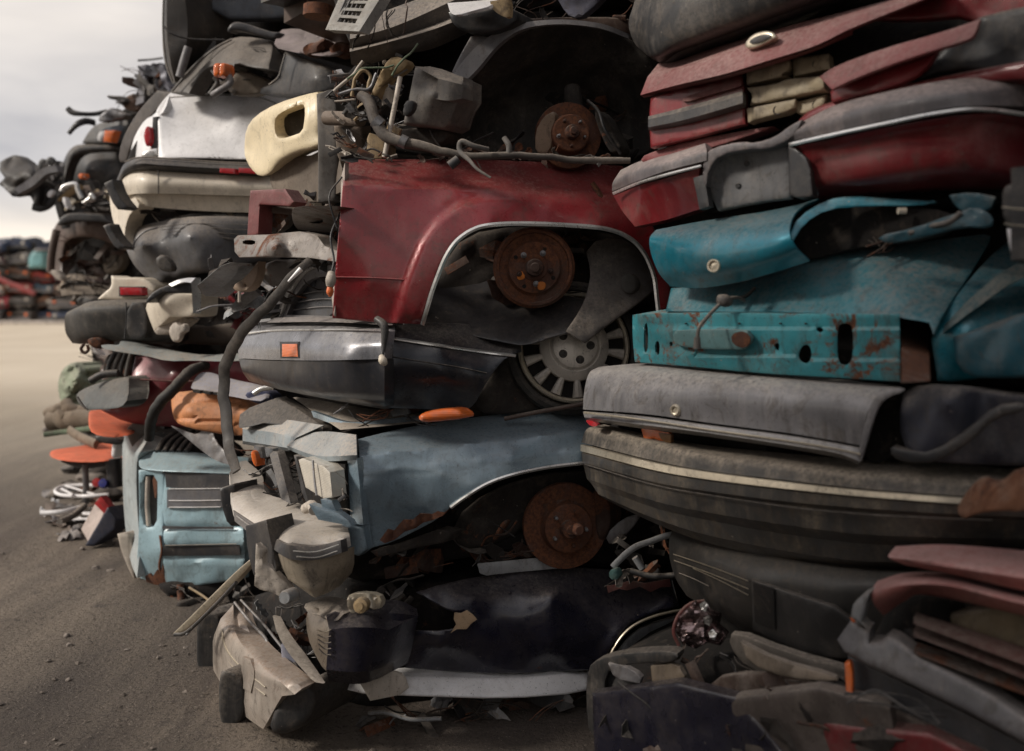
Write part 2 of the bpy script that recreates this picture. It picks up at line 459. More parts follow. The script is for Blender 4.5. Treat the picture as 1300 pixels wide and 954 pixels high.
dr = N.new('ShaderNodeMapRange'); dr.inputs[1].default_value = -.50; dr.inputs[2].default_value = .26; dr.inputs[3].default_value = .12; dr.inputs[4].default_value = 1.06; nt.links.new(dt.outputs['Value'], dr.inputs[0])
m3 = N.new('ShaderNodeMix'); m3.data_type = 'RGBA'; m3.blend_type = 'MULTIPLY'; m3.inputs[0].default_value = 1; m3.clamp_result = False
nt.links.new(mu.outputs[2], m3.inputs[6]); nt.links.new(dr.outputs[0], m3.inputs[7]); nt.links.new(m3.outputs[2], sc_.inputs[6]); sc_.inputs[7].default_value = (SKYM, SKYM, SKYM, 1)
mx = N.new('ShaderNodeMix'); mx.data_type = 'RGBA'; mx.inputs[0].default_value = .93
nt.links.new(sky.outputs[0], mx.inputs[6]); nt.links.new(sc_.outputs[2], mx.inputs[7]); nt.links.new(mx.outputs[2], bg.inputs[0])
bg.inputs[1].default_value = .1
sun = bpy.data.lights.new('sun', 'SUN'); so = bpy.data.objects.new('sun', sun); C.objects.link(so)
sun.energy = SUNP; sun.angle = math.radians(10); sun.color = (1, .925, .83)
a_, e_ = math.radians(SUNA), math.radians(SUNE)
sd = Vector((math.sin(a_)*math.cos(e_), math.cos(a_)*math.cos(e_), math.sin(e_)))
so.rotation_euler = sd.to_track_quat('Z', 'Y').to_euler(); so.location = sd*20+Vector((0, 0, 5))

# ground: one sheet to the horizon, denser near the camera
def ground():
    bm = bmesh.new(); xs = sorted(set([-900, -400, -200, -100, -60, -40]+[x*.5 for x in range(-60, 41)]+[30, 60, 120, 300, 900]+[x*.125 for x in range(-32, 20)]))
    ys = sorted(set([-900, -200, -50, -15]+[y*.5 for y in range(-20, 60)]+[y*.125 for y in range(16, 72)]+[32, 36, 42, 50, 60, 75, 90, 120, 200, 500, 1500]))
    g = []
    for y in ys:
        row = []
        for x in xs:
            z = 0
            if abs(x) < 32 and abs(y) < 70:
                v = Vector((x, y, 0)); z = .035*noise.fractal(v*.35, 1, 2, 3)+(.012*noise.fractal(v*2.2+Vector((3, 1, 0)), 1, 2, 4) if abs(x) < 6 and y < 12 else 0)
                z *= min(1, (70-abs(y))/30)
            row.append(bm.verts.new((x, y, z)))
        g.append(row)
    for a, b in zip(g[:-1], g[1:]):
        for i in range(len(a)-1): bm.faces.new((a[i], a[i+1], b[i+1], b[i]))
    m = bpy.data.materials.new('packed_dirt'); m.use_nodes = True; t = m.node_tree; N = t.nodes; bs = N['Principled BSDF']; geo = N.new('ShaderNodeNewGeometry')
    def nz(sc, det, ro, mpv=None, rz=0, dis=0):
        n = N.new('ShaderNodeTexNoise'); n.inputs['Scale'].default_value = sc; n.inputs['Detail'].default_value = det; n.inputs['Roughness'].default_value = ro; n.inputs['Distortion'].default_value = dis
        k = N.new('ShaderNodeMapping'); k.inputs['Scale'].default_value = mpv or (1, 1, 1); k.inputs['Rotation'].default_value = (0, 0, rz)
        t.links.new(geo.outputs['Position'], k.inputs[0]); t.links.new(k.outputs[0], n.inputs['Vector']); return n.outputs['Fac']
    def mix(f, a, b, lo, hi):
        r = N.new('ShaderNodeMapRange'); r.inputs[1].default_value = lo; r.inputs[2].default_value = hi; t.links.new(f, r.inputs[0])
        x = N.new('ShaderNodeMix'); x.data_type = 'RGBA'; t.links.new(r.outputs[0], x.inputs[0])
        for i, q in ((6, a), (7, b)):
            if isinstance(q, tuple): x.inputs[i].default_value = (*q, 1)
            else: t.links.new(q, x.inputs[i])
        return x.outputs[2]
    c = mix(nz(.5, 6, .6), (.062, .048, .039), (.118, .093, .075), .35, .65)
    c = mix(nz(1.1, 7, .62, (1, .16, 1), .25, .4), c, (.06, .048, .041), .5, .62)       # wheel tracks along the aisle
    c = mix(nz(.9, 6, .6, (1, .12, 1), .1, .3), c, (.24, .195, .15), .50, .66)
    c = mix(nz(9, 8, .7), c, (.08, .065, .055), .56, .72)
    c = mix(nz(60, 8, .8), c, (.045, .035, .028), .54, .60)
    c = mix(nz(95, 6, .8), c, (.34, .29, .24), .60, .66)
    # sunlit far yard and shaded near dirt, put into the colour by distance
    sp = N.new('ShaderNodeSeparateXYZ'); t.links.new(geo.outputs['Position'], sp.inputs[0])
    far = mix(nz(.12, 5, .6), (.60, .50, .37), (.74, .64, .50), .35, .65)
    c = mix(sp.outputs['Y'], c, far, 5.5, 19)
    t.links.new(c, bs.inputs['Base Color']); bs.inputs['Roughness'].default_value = .93
    bp = N.new('ShaderNodeBump'); bp.inputs['Strength'].default_value = .9; bp.inputs['Distance'].default_value = .02
    ad = N.new('ShaderNodeMath'); t.links.new(nz(9, 8, .7), ad.inputs[0]); t.links.new(nz(55, 6, .7), ad.inputs[1]); t.links.new(ad.outputs[0], bp.inputs['Height']); t.links.new(bp.outputs[0], bs.inputs['Normal'])
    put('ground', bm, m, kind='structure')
ground()

def gravel():
    R = random.Random(8); bm = bmesh.new()
    for i in range(1500):
        if i % 5 == 0: y = 2.9+R.random()**2*3.2; x = R.uniform(-.5*y-.1, -.18*y)
        elif i % 5 < 3: y = R.uniform(3.2, 9); x = R.uniform(-.56*y, -.30*y)
        else: y = R.uniform(2.6, 4.4); x = R.uniform(-1.6, 1.2)
        s = R.uniform(.002, .006)*(1+1.8*(R.random() > .95)); c = Vector((x, y, .004+.03*noise.fractal(Vector((x, y, 0))*.35, 1, 2, 3)))
        vs = []
        for k in range(6):
            th = k/6*6.283+R.uniform(-.3, .3); vs.append(bm.verts.new(c+Vector((math.cos(th)*s*R.uniform(.7, 1.3), math.sin(th)*s*R.uniform(.7, 1.3), R.uniform(-.2, .3)*s))))
        t = bm.verts.new(c+Vector((R.uniform(-.3, .3)*s, R.uniform(-.3, .3)*s, s*R.uniform(.3, .6))))
        for k in range(6): bm.faces.new((vs[k], vs[(k+1) % 6], t))
    put('gravel', bm, paint((.11, .09, .075), .9, 0, .2, 0, 0, .5, .3, .1), None, 'loose grit and gravel scattered over the dirt of the aisle', 'gravel', kind='stuff', ang=10)
gravel()
# ================================================================ helpers for wreck parts
def S(nm, par, mat, outline, z, label=None, **kw):
    sp = {k: kw.pop(k) for k in ('cat', 'group', 'kind', 'ang') if k in kw}
    return put(nm, shell(outline, z, **kw), mat, par, label, **sp)
def Lf(nm, par, mat, rails, z, label=None, **kw):
    sp = {k: kw.pop(k) for k in ('cat', 'group', 'kind', 'ang') if k in kw}
    return put(nm, loft(rails, z, **kw), mat, par, label, **sp)
def T(nm, par, mat, pts, rad, label=None, **kw):
    sp = {k: kw.pop(k) for k in ('cat', 'group', 'kind', 'ang') if k in kw}
    return put(nm, tube(pts, rad, **kw), mat, par, label, **sp)
def nrm(*v): return Vector(v).normalized()
def disc(par, px, py, Z, R, ax, hub=.33, mat=None, seed=0, name='brake_disc', holes=5, drum=False):
    """rusty brake disc or drum with a raised hat, studs and hub"""
    c = W(px, py, Z); a, s, u = frame(ax); mat = mat or RUST
    if drum: prof = [(0, .035), (R*.30, .035), (R*.34, .03), (R*.62, .028), (R*.66, .012), (R*.70, .008), (R*.84, .010), (R*.86, .018), (R*.93, .018), (R*.96, .004), (R, 0), (R, -.03), (R*.97, -.035), (R*.97, -.075), (R*.9, -.08)]
    else: prof = [(0, .05), (R*.52, .05), (R*.56, .046), (R*.58, .01), (R*.62, 0), (R*.99, 0), (R, -.003), (R, -.010), (R*.96, -.011), (R*.96, -.017), (R, -.018), (R, -.026), (R*.9, -.03)]
    d = put(name, lathe(prof, c, a, 64, wob=.0012, seed=seed), mat, par)
    top = .035 if drum else .05
    put('hub', lathe([(0, .045), (R*.10, .044), (R*.12, .036), (R*.19, .034), (R*.21, .024), (R*.22, .0), (R*.22, -.01)], c+a*top, a, 28, seed=seed), RUSTD, d)
    for k in range(holes):
        th = 2*math.pi*k/holes+seed*.7; p = c+(s*math.cos(th)+u*math.sin(th))*R*.40+a*top
        put('wheel_stud', lathe([(0, .022), (R*.035, .021), (R*.04, .018), (R*.045, .0), (R*.075, -.001), (R*.075, -.004)], p, a, 12), RUSTD if k % 2 else STEEL, d)
    if drum:
        for k in range(4):
            th = 2*math.pi*k/4+.5; p = c+(s*math.cos(th)+u*math.sin(th))*R*.52+a*.029
            put('vent_slot', lathe([(0, .001), (R*.05, .001), (R*.055, -.002)], p, a, 14), CORE, d)
    return d
def strip(par, nm, mat, pts, w_, z, off=-.004, label=None, t=.004, n=8, **kw):
    """narrow raised trim following a curve in the panel's surface; w_ half width in px"""
    zz = mkz(z); q = [(p[0], p[1], (p[2] if len(p) > 2 else 0)+off) for p in pts]
    up = []; dn = []; P = np.array([p[:2] for p in q], float)
    for i in range(len(P)):
        tt = P[min(i+1, len(P)-1)]-P[max(i-1, 0)]; tt /= np.linalg.norm(tt)+1e-9; nn = np.array([-tt[1], tt[0]])
        up.append((*(P[i]-nn*w_), q[i][2]+.002)); dn.append((*(P[i]+nn*w_), q[i][2]+.002))
    mid = [(p[0], p[1], p[2]-.002) for p in q]
    bk = t
    return put(nm, loft([up, mid, dn], zz, n=n, m=2, thin=0, back=bk, vec=Vector((0, 1, 0)), **kw), mat, par, label)
SCR = [RUSTD, RUST, STEEL, UNDER, BLACKP, DARKGREY, BLACKD, RUSTD, UNDER, GALV]
def scraps(par, poly, z, n, seed, size=(.03, .12), mats=None, names=None, flat=.25):
    """bent brackets, torn sheet, rods and hoses in the gaps of one wreck, each a part of its own"""
    R = random.Random(seed); zz = mkz(z); P = np.array(poly, float); mn, mx = P.min(0), P.max(0); k = 0; tries = 0
    mats = mats or SCR
    while k < n and tries < n*30:
        tries += 1
        x, y = R.uniform(mn[0], mx[0]), R.uniform(mn[1], mx[1])
        if not inside(np.array([[x, y]]), P)[0]: continue
        Z = float(np.atleast_1d(zz(x, y))[0])+R.uniform(-.04, .12); c = W(x, y, Z); s = R.uniform(*size); kind = R.random()
        if kind < .34:
            d = Vector((R.uniform(-1, 1), R.uniform(-.5, .5), R.uniform(-.6, .4))).normalized(); pts = [c+d*s*t+Vector((R.uniform(-1, 1), R.uniform(-1, 1), R.uniform(-1, 1)))*s*.22 for t in (-1.6, -.6, .5, 1.6)]
            if kind < .12: put('pipe', tube(pts, s*R.uniform(.05, .09), world=True, sides=8, wob=.003), R.choice(mats), par)
            else:
                b = bmesh.new()
                for q in range(R.randint(1, 4)):
                    tube([p+Vector((R.uniform(-1, 1), R.uniform(-1, 1), R.uniform(-1, 1)))*s*.35 for p in pts], R.uniform(.0015, .003), world=True, sides=6, bm=b)
                put('cable', b, R.choice(mats), par)
        elif kind < .8:
            b = bmesh.new(); ax = rotaxes(R.uniform(-70, 40), R.uniform(-60, 60), R.uniform(-60, 60)); nx, ny = R.randint(4, 7), 3; V = []
            bend = R.uniform(-1.2, 1.2); wd = [R.uniform(.25, .75) for _ in range(nx)]; md = R.uniform(-.3, .3)
            for i in range(nx):
                a = (i/(nx-1)-.5)*2
                for j in range(ny):
                    q = (j-1)*wd[i]*(.25 if i in (0, nx-1) and R.random() < .6 else 1)
                    V.append(c+ax[0]*(a+R.uniform(-.1, .1))*s+ax[2]*q*s*.7+ax[1]*(bend*s*.3*a*a+(md*s if j == 1 else 0)+R.uniform(-.10, .10)*s))
            F = [(i*ny+j, (i+1)*ny+j, (i+1)*ny+j+1, i*ny+j+1) for i in range(nx-1) for j in range(ny-1)]
            thicken(b, V, F, 0, BD, .002); put('torn_sheet', b, R.choice(mats), par, ang=16)
        else:
            ax = rotaxes(R.uniform(-40, 40), R.uniform(-60, 60), R.uniform(-50, 50)); t_ = R.uniform(.0025, .005)
            b = box(c, (s*1.6, t_, s*.5), ax, .0008); box(c+ax[1]*s*.2+ax[2]*s*.25, (s*1.6, s*.4, t_), ax, .0008, bm=b); box(c+ax[0]*s*.8+ax[1]*s*.1, (t_, s*.3, s*.55), ax, .0008, bm=b)
            put('bracket', b, R.choice(mats), par)
        k += 1
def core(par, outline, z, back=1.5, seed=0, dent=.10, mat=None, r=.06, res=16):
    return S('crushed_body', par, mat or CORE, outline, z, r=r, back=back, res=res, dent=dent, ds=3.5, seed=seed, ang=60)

# ================================================================ MIDDLE STACK, seen from the flank (noses to the left)
# ---- black and slate wreck at the foot
c1 = thing('crushed_car', 'crushed black sedan with dirty silver bumper, lowest of the middle stack', 'crushed car', W(560, 925, 3.7))
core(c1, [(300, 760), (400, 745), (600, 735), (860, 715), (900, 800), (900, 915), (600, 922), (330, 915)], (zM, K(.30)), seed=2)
S('fender', c1, NAVY, [(528, 752, 1), (560, 742), (610, 731), (700, 720), (770, 722), (800, 727), (852, 732, 1), (862, 770, 1), (830, 778), (795, 795), (770, 830), (765, 850, 1), (640, 856), (560, 852), (515, 848, 1), (514, 808), (518, 800, 1), (568, 801), (604, 788), (592, 780), (570, 776), (552, 766)],
  (zC, zp([(528, 752, .05), (610, 731, .13), (700, 720, .13), (800, 727, .13), (852, 732, .12), (540, 762, .0), (600, 760, .0), (700, 757, -.02), (850, 757, 0), (560, 820, -.02), (700, 820, -.03), (515, 830, .03), (560, 852, .08), (700, 856, .08), (780, 820, -.03)])),
  r=.012, back=.006, thin=.004, res=6, dent=.012, ds=5, seed=3)
S('primer_patch', c1, paint((.52, .36, .22), .6, 0, .3, .25, 0, .3, .1, .2), [(577, 778, 1), (584, 779, 1), (592, 775, 1), (600, 781, 1), (605, 787, 1), (597, 793, 1), (592, 799, 1), (580, 799, 1), (572, 804, 1), (579, 793, 1), (576, 786, 1)], (zC, K(-.03)), r=.001, back=.004, res=3, dent=.01, ds=12)
S('rust_patch', c1, paint((.16, .05, .045), .6, 0, .3, .35, 0, .4, .1, .2), [(770, 744, 1), (785, 742, 1), (800, 737, 1), (818, 741, 1), (850, 735, 1), (852, 745, 1), (838, 746, 1), (826, 752, 1), (812, 745, 1), (796, 750, 1), (786, 748, 1), (772, 753, 1)], (zC, K(-.034)), r=.001, back=.004, res=4, dent=.01, ds=12)
# wheel opening with pale fender liner behind it
strip(c1, 'wheel_arch_trim', CHROMED, [(769, 850), (780, 822), (800, 798), (830, 783), (868, 774)], 1.6, (zC, K(-.02)))
S('inner_liner', c1, GALV, [(772, 850, 1), (785, 822), (805, 800), (835, 788), (880, 778, 1), (880, 850, 1)], (zC, K(.10)), r=.02, back=.02, dent=.02, seed=5)
# white sill panel and yellowish piece at the bottom
S('sill_panel', c1, WHITE, [(445, 864), (520, 857), (640, 862), (742, 852), (748, 866), (746, 880), (640, 888), (520, 884), (440, 880)], (zC, zp([(445, 860, .06), (640, 860, .02), (742, 852, .04), (600, 880, -.03), (500, 880, 0), (740, 880, .0)])), r=.02, back=.1, dent=.015, seed=4)
S('torn_panel', c1, BEIGE, [(456, 866, 1), (500, 852, 1), (512, 856), (520, 880), (470, 890, 1)], (zC, K(-.05)), r=.004, back=.006, dent=.02, seed=6, res=5)
# headlamp corner: dusty shell and black side
Lf('corner_panel', c1, NAVY, [[(414, 781, .03), (440, 778, .02), (470, 780, .03), (492, 790, .07)], [(418, 800, -.03), (440, 797, -.05), (470, 797, -.04), (493, 800, .02)], [(414, 850, -.02), (440, 853, -.04), (465, 852, -.03), (484, 846, .03)], [(417, 864, .05), (440, 868, .04), (460, 868, .04), (480, 862, .08)]],
   K(3.12), back=.16, seed=3, dent=.008, m=5)
S('fender_flare', c1, paint((.17, .135, .10), .25, .3, .35, 0, .3, .5, .06, .5), [(388, 778), (400, 770), (412, 782), (423, 795, 1), (421, 815), (418, 850), (412, 852), (400, 832), (390, 808)], zp([(388, 778, 3.32), (410, 775, 3.26), (422, 800, 3.11), (417, 850, 3.10), (400, 830, 3.18)]), r=.02, back=.05, res=4)
S('lamp_housing', c1, GREYDUST, [(384, 768), (400, 762), (425, 764), (440, 776), (425, 792), (408, 782), (392, 780)], zp([(384, 770, 3.38), (420, 764, 3.3), (440, 776, 3.12), (405, 782, 3.24)]), r=.01, back=.05, res=4, dent=.01)
# silver bumper nearest the ground at the aisle
zB1 = zp([(275, 775, 4.0), (290, 800, 3.72), (330, 840, 3.34), (370, 865, 3.12), (400, 880, 3.0), (300, 780, 3.9), (268, 860, 3.95), (330, 900, 3.3)])
SILV = paint((.50, .44, .38), .26, .25, .45, .06, .3, .45, .06, .5, dcol=(.30, .21, .15))
Lf('bumper', c1, SILV, [[(306, 772, .10), (309, 797, .08), (332, 829, .07), (370, 862, .06), (384, 874, .09)], [(296, 768, .0), (299, 803, .0), (320, 834, .0), (354, 864, .0), (374, 882, .05)], [(280, 786, -.01), (285, 812, -.03), (304, 836, -.03), (334, 860, -.03), (358, 884, .02)], [(277, 794, -.01), (281, 822, -.03), (299, 846, -.03), (328, 872, -.03), (352, 894, .02)], [(272, 806, .0), (275, 846, -.01), (291, 872, -.01), (318, 898, -.01), (340, 916, .04)], [(270, 815, .05), (272, 856, .04), (287, 885, .04), (312, 910, .04), (334, 926, .08)]],
   (zB1, K(-.05)), m=4, back=.06, dent=.009, seed=8)
S('bumper_end', c1, BLACKD, [(352, 892), (372, 872), (392, 868), (404, 884), (396, 912), (370, 932), (340, 930)], K(3.16), r=.03, back=.25, dent=.02, res=5)
S('bumper_joint', c1, SILV, [(308, 834, 1), (318, 838, 1), (324, 856), (318, 880, 1), (304, 872, 1), (306, 850)], (zB1, K(-.10)), r=.008, back=.06, res=3)
for k in range(2): strip(c1, 'bumper_rib', CHROMED, [(281, 800+k*9), (287, 824+k*10), (304, 846+k*10), (336, 873+k*10)], .8, (zB1, K(-.085+.01*k)))
for i, (x, y, Z) in enumerate([(264, 806, 4.08), (292, 868, 3.55)]):
    S('bumper_guard', c1, BLACKD, [(x-14, y-22+i*8), (x-4, y-30+i*12), (x+18, y-24+i*16), (x+20, y+40), (x+2, y+62), (x-14, y+50)], K(Z-.14), r=.02, back=.14, res=5)
S('bumper_end', c1, DARKGREY, [(258, 785), (276, 778), (282, 800), (272, 826), (258, 822)], K(4.08), r=.02, back=.12, res=5)
scraps(c1, [(445, 885), (745, 885), (745, 935), (445, 930)], (zC, K(.04)), 40, 15, (.03, .1))
scraps(c1, [(325, 770), (400, 765), (420, 860), (380, 862)], zp([(325, 770, 3.9), (420, 860, 3.3), (400, 765, 3.7)]), 22, 11, (.02, .08))
scraps(c1, [(440, 760), (520, 750), (520, 860), (490, 860)], (zC, K(.02)), 18, 12, (.02, .07))
T('trim_rod', c1, STEEL, [(298, 765, 3.8), (318, 790, 3.7), (338, 812, 3.55), (344, 832, 3.5), (372, 858, 3.3)], .006)
T('trim_rod', c1, STEEL, [(306, 762, 3.8), (334, 792, 3.66), (350, 812, 3.5), (378, 848, 3.3)], .005)
S('torn_strip', c1, BEIGE, [(346, 782, 1), (354, 784, 1), (362, 800), (372, 815), (384, 830), (398, 850), (410, 868, 1), (398, 866), (384, 850), (368, 832), (352, 806)], zp([(346, 782, 3.5), (410, 868, 3.1), (384, 830, 3.28)]), r=.004, back=.01, res=4, dent=.02, ds=10)
S('torn_panel', c1, LAV, [(356, 812), (372, 826), (384, 850), (388, 872), (366, 868), (358, 840)], K(3.34), r=.01, back=.01, res=5, dent=.02)
for k in range(5): strip(c1, 'flare_rib', CHROMED if k == 0 else GREYDUST, [(402+k*.6, 800+k*6), (412, 803+k*7), (420, 800+k*8)], .6, K(3.085))
b = lathe([(0, .03), (.012, .03), (.012, .022), (.022, .02), (.024, 0), (.02, -.02)], W(460, 768, 3.05), (-.2, -1, .1), 20); put('lamp_socket', b, TAN, c1)
S('lamp_socket_bracket', c1, CHROMED, [(440, 757), (452, 752), (480, 754), (486, 766), (478, 776), (462, 768), (450, 780), (442, 776)], K(3.12), r=.005, back=.02, dent=.03, ds=14, res=4)

# ---- slate blue pickup above it
c2 = thing('crushed_car', 'crushed slate blue sedan with square headlamp and rusty brake disc, in the middle stack', 'crushed car', W(560, 720, 3.6))
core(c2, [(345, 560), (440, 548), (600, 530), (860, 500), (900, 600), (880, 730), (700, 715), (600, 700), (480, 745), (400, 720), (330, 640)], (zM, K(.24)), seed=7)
zf2 = (zC, zp([(452, 556, .0), (560, 535, .0), (650, 524, .0), (745, 517, .0), (460, 572, .0), (560, 560, .0), (650, 552, 0), (745, 546, .02), (462, 620, -.03), (560, 600, -.045), (650, 580, -.05), (740, 575, -.05), (600, 618, -.06), (540, 640, -.02), (468, 690, .06), (520, 670, .05)]))
S('fender', c2, SLATE, [(454, 558, 1), (500, 546), (560, 535), (650, 524), (752, 516, 1), (752, 588, 1), (700, 594), (655, 603), (620, 614), (590, 632), (572, 644, 1), (555, 660), (530, 673), (500, 688), (468, 697, 1), (462, 640), (458, 600)], zf2, r=.006, back=.006, thin=.004, res=5, dent=.005, ds=5, seed=7, fn=lambda x, y: np.maximum(0, 578-(x-455)*.105-y)*.0052+np.where(np.abs(y-(600-(x-455)*.09)) < 3, -.003, 0.))
strip(c2, 'wheel_arch_trim', CHROME, [(572, 645), (590, 632), (620, 614), (655, 602), (700, 593), (752, 587)], 2.2, zf2, off=-.006)
S('torn_edge', c2, RUST, [(482, 686, 1), (492, 672, 1), (500, 674, 1), (512, 660, 1), (524, 660, 1), (533, 652, 1), (548, 653, 1), (560, 647, 1), (572, 644, 1), (562, 655, 1), (548, 661, 1), (536, 664, 1), (527, 671, 1), (512, 676, 1), (500, 686, 1), (488, 690, 1)], (zC, K(-.022)), r=.001, back=.006, res=3, dent=.02, ds=16)
# header panel above the lamps
Lf('header_panel', c2, SLATEDUST, [[(304, 537, .25), (350, 532, .22), (411, 540, .10)], [(308, 545, .12), (345, 549, .08), (376, 556, .02)], [(308, 560, .13), (340, 565, .08), (366, 569, .02)], [(308, 564, .2), (340, 569, .15), (366, 573, .08)]], zM, m=4, back=.02, dent=.006, vec=Vector((0, 1, -.2)))
Lf('header_panel', c2, SLATEDUST, [[(376, 553, .10), (412, 548, .12), (452, 552, .08)], [(364, 566, .0), (404, 579, -.03), (453, 578, -.03)], [(366, 571, .02), (404, 585, -.02), (453, 584, -.02)]], (zM, K(-.03)), m=6, back=.02, dent=.005, vec=Vector((0, 1, -.2)))
Lf('lamp_surround', c2, SLATE, [[(441, 583, .01), (443, 620, .01), (444, 664, .02)], [(453, 582, -.03), (457, 620, -.03), (461, 667, -.02)]], (zM, K(-.02)), m=4, back=.03, dent=.004)
S('lamp_surround', c2, SLATE, [(434, 664, 1), (462, 668, 1), (467, 697, 1), (455, 706, 1), (437, 700, 1)], (zM, K(.0)), r=.01, back=.03, res=5, dent=.01)
S('headlamp', c2, LCLEAR, [(379, 584, 1), (384, 582, 1), (411, 592, 1), (419, 600, 1), (422, 632, 1), (411, 633, 1), (388, 619, 1)], zp([(380, 583, 3.42), (420, 592, 3.2), (422, 632, 3.18), (388, 620, 3.36)]), r=.008, back=.07, res=3.5)
S('lamp_cavity', c2, CORE, [(376, 580, 1), (438, 590, 1), (441, 655, 1), (392, 640, 1)], zp([(376, 580, 3.55), (438, 590, 3.27), (441, 655, 3.27), (392, 640, 3.44)]), r=.003, back=.02)
scraps(c2, [(420, 596), (438, 598), (438, 650), (424, 648)], K(3.2), 9, 26, (.01, .025), [UNDER, RUSTD, STEEL, BEIGE])
S('lower_valance', c2, SLATE, [(392, 640, 1), (430, 652, 1), (443, 662, 1), (446, 668, 1), (404, 660, 1)], K(3.19), r=.003, back=.03, res=4)
T('lamp_rim', c2, STEEL, [(397, 585, 3.29), (399, 607, 3.26), (402, 629, 3.24)], .004)
S('lamp_bezel', c2, DARKGREY, [(373, 578, 1), (440, 588, 1), (443, 664, 1), (405, 652), (386, 640)], zp([(373, 578, 3.58), (440, 588, 3.32), (443, 664, 3.32), (386, 640, 3.5)]), r=.01, back=.03, dent=.01)
S('lamp_bracket', c2, SLATE, [(407, 634, 1), (421, 636, 1), (428, 652, 1), (411, 652, 1)], K(3.2), r=.004, back=.03, res=4)
T('adjuster_screw', c2, BEIGE, [(388, 646, 3.28), (396, 642, 3.24), (399, 648, 3.2)], .018)
S('grille_support', c2, DARKGREY, [(341, 572, 1), (352, 574, 1), (369, 640, 1), (357, 634, 1)], zp([(340, 572, 3.8), (356, 575, 3.75), (372, 640, 3.5)]), r=.004, back=.04, res=5)
S('grille_leg', c2, GALV, [(322, 566, 1), (331, 568, 1), (334, 582, 1), (324, 580, 1)], K(3.88), r=.003, back=.03, res=3)
S('grille_leg', c2, GALV, [(336, 568, 1), (346, 570, 1), (347, 580, 1), (338, 580, 1)], K(3.78), r=.003, back=.03, res=3)
S('turn_signal', c2, LORANGE, [(319, 572), (325, 574), (328, 592), (323, 592), (319, 582)], K(3.86), r=.01, back=.04, res=3)
scraps(c2, [(310, 565), (440, 600), (430, 655), (345, 632)], zp([(310, 565, 4.0), (430, 640, 3.42), (345, 632, 3.7)]), 22, 21, (.02, .06), [UNDER, BLACKP, GALV, RUSTD, STEEL])
# bumper with beige top and ribbed face, guard posts
zb2 = zp([(291, 604, 4.05), (300, 650, 3.72), (340, 675, 3.38), (366, 690, 3.12), (432, 686, 3.16), (435, 740, 3.2), (366, 740, 3.14)])
Lf('bumper', c2, SILVER, [[(306, 586, .16), (326, 605, .22), (332, 628, .22), (370, 640, .18), (400, 655, .12), (436, 672, .08)], [(293, 598, .02), (302, 620, .05), (320, 640, .05), (350, 660, .04), (385, 676, .03), (434, 674, .03)], [(291, 606, .0), (297, 640, .0), (318, 658, .0), (345, 676, .0), (372, 690, -.0), (436, 682, .0)], [(293, 640, .02), (300, 662, .0), (320, 678, .0), (345, 694, .0), (372, 706, -.01), (438, 696, .0)]],
   zb2, m=4, smooth=True, back=.03, dent=.006, seed=12)
Lf('bumper_strip', c2, DARKGREY, [[(296, 648, -.01), (318, 663, -.015), (345, 681, -.02), (366, 692, -.03), (400, 694, -.03), (432, 686, -.02)], [(298, 662, -.01), (318, 678, -.02), (345, 696, -.03), (368, 710, -.04), (402, 711, -.04), (434, 702, -.03)]], zb2, m=3, back=.03)
strip(c2, 'strip_line', CHROME, [(372, 700), (400, 701), (430, 692)], .7, (zb2, K(-.045)))
strip(c2, 'strip_line', CHROME, [(376, 707), (402, 708), (428, 700)], .7, (zb2, K(-.047)))
strip(c2, 'strip_line', CHROME, [(300, 655), (320, 670), (342, 686)], .7, (zb2, K(-.03)))
Lf('bumper_corner', c2, paint((.40, .34, .26), .5, .1, .35, .2, 0, .5, .08, .6), [[(346, 700, .02), (368, 709, -.02), (402, 710, -.03), (437, 698, .0)], [(358, 722, .02), (376, 730, -.015), (404, 731, -.02), (437, 720, .01)], [(366, 736, .03), (384, 745, .0), (404, 746, -.01), (434, 732, .02)], [(386, 750, .04), (396, 757, .02), (403, 758, .02), (420, 748, .03)]], zb2, m=4, back=.05, dent=.011, seed=6)
S('bumper_guard', c2, BLACKP, [(312, 668, 1), (338, 660, 1), (342, 680), (348, 705), (352, 726), (344, 732), (322, 730, 1), (314, 700)], zp([(312, 668, 3.42), (340, 662, 3.22), (345, 750, 3.2), (320, 750, 3.36)]), r=.012, back=.12, res=5)
S('bumper_guard', c2, BLACKP, [(279, 620, 1), (298, 614, 1), (300, 640), (306, 668, 1), (290, 668), (282, 645)], K(3.9), r=.012, back=.12, res=5)
S('bumper_iron', c2, BEIGE, [(325, 690, 1), (334, 698, 1), (334, 716, 1), (344, 720), (352, 730), (366, 742), (372, 756), (362, 762), (346, 752), (332, 750), (323, 744, 1)], K(3.16), r=.006, back=.02, res=4, dent=.02, ds=12)
put('bolt_sleeve', lathe([(.008, .03), (.018, .03), (.022, .02), (.022, -.03)], W(367, 757, 3.08), (-.3, -1, .1), 20), GALV, c2)
# under the arch: disc, strut, bar
disc(c2, 718, 668, 3.50, .150, (.17, -1, .05), seed=1, hub=.3)
put('hub_bore', lathe([(0, .11), (.014, .11), (.02, .105), (.022, .06), (.05, .05), (.052, .03)], W(722, 666, 3.5), (.30, -1, .02), 28), RUST, c2)
S('brake_caliper', c2, RUSTD, [(752, 620), (768, 626), (778, 650), (774, 676), (762, 690), (756, 670), (756, 645)], K(3.5), r=.02, back=.08, res=4, dent=.02, ds=12)
T('stabiliser_bar', c2, RUSTD, [(565, 690, 3.62), (590, 694, 3.6), (615, 692, 3.56), (632, 678, 3.55), (645, 662, 3.58), (672, 652, 3.66)], .013)
S('wheel_housing', c2, UNDER, [(575, 660), (620, 622), (680, 602), (760, 595), (765, 640), (690, 650), (640, 690), (580, 700)], (zC, K(.16)), r=.03, back=.04, dent=.03, seed=4)
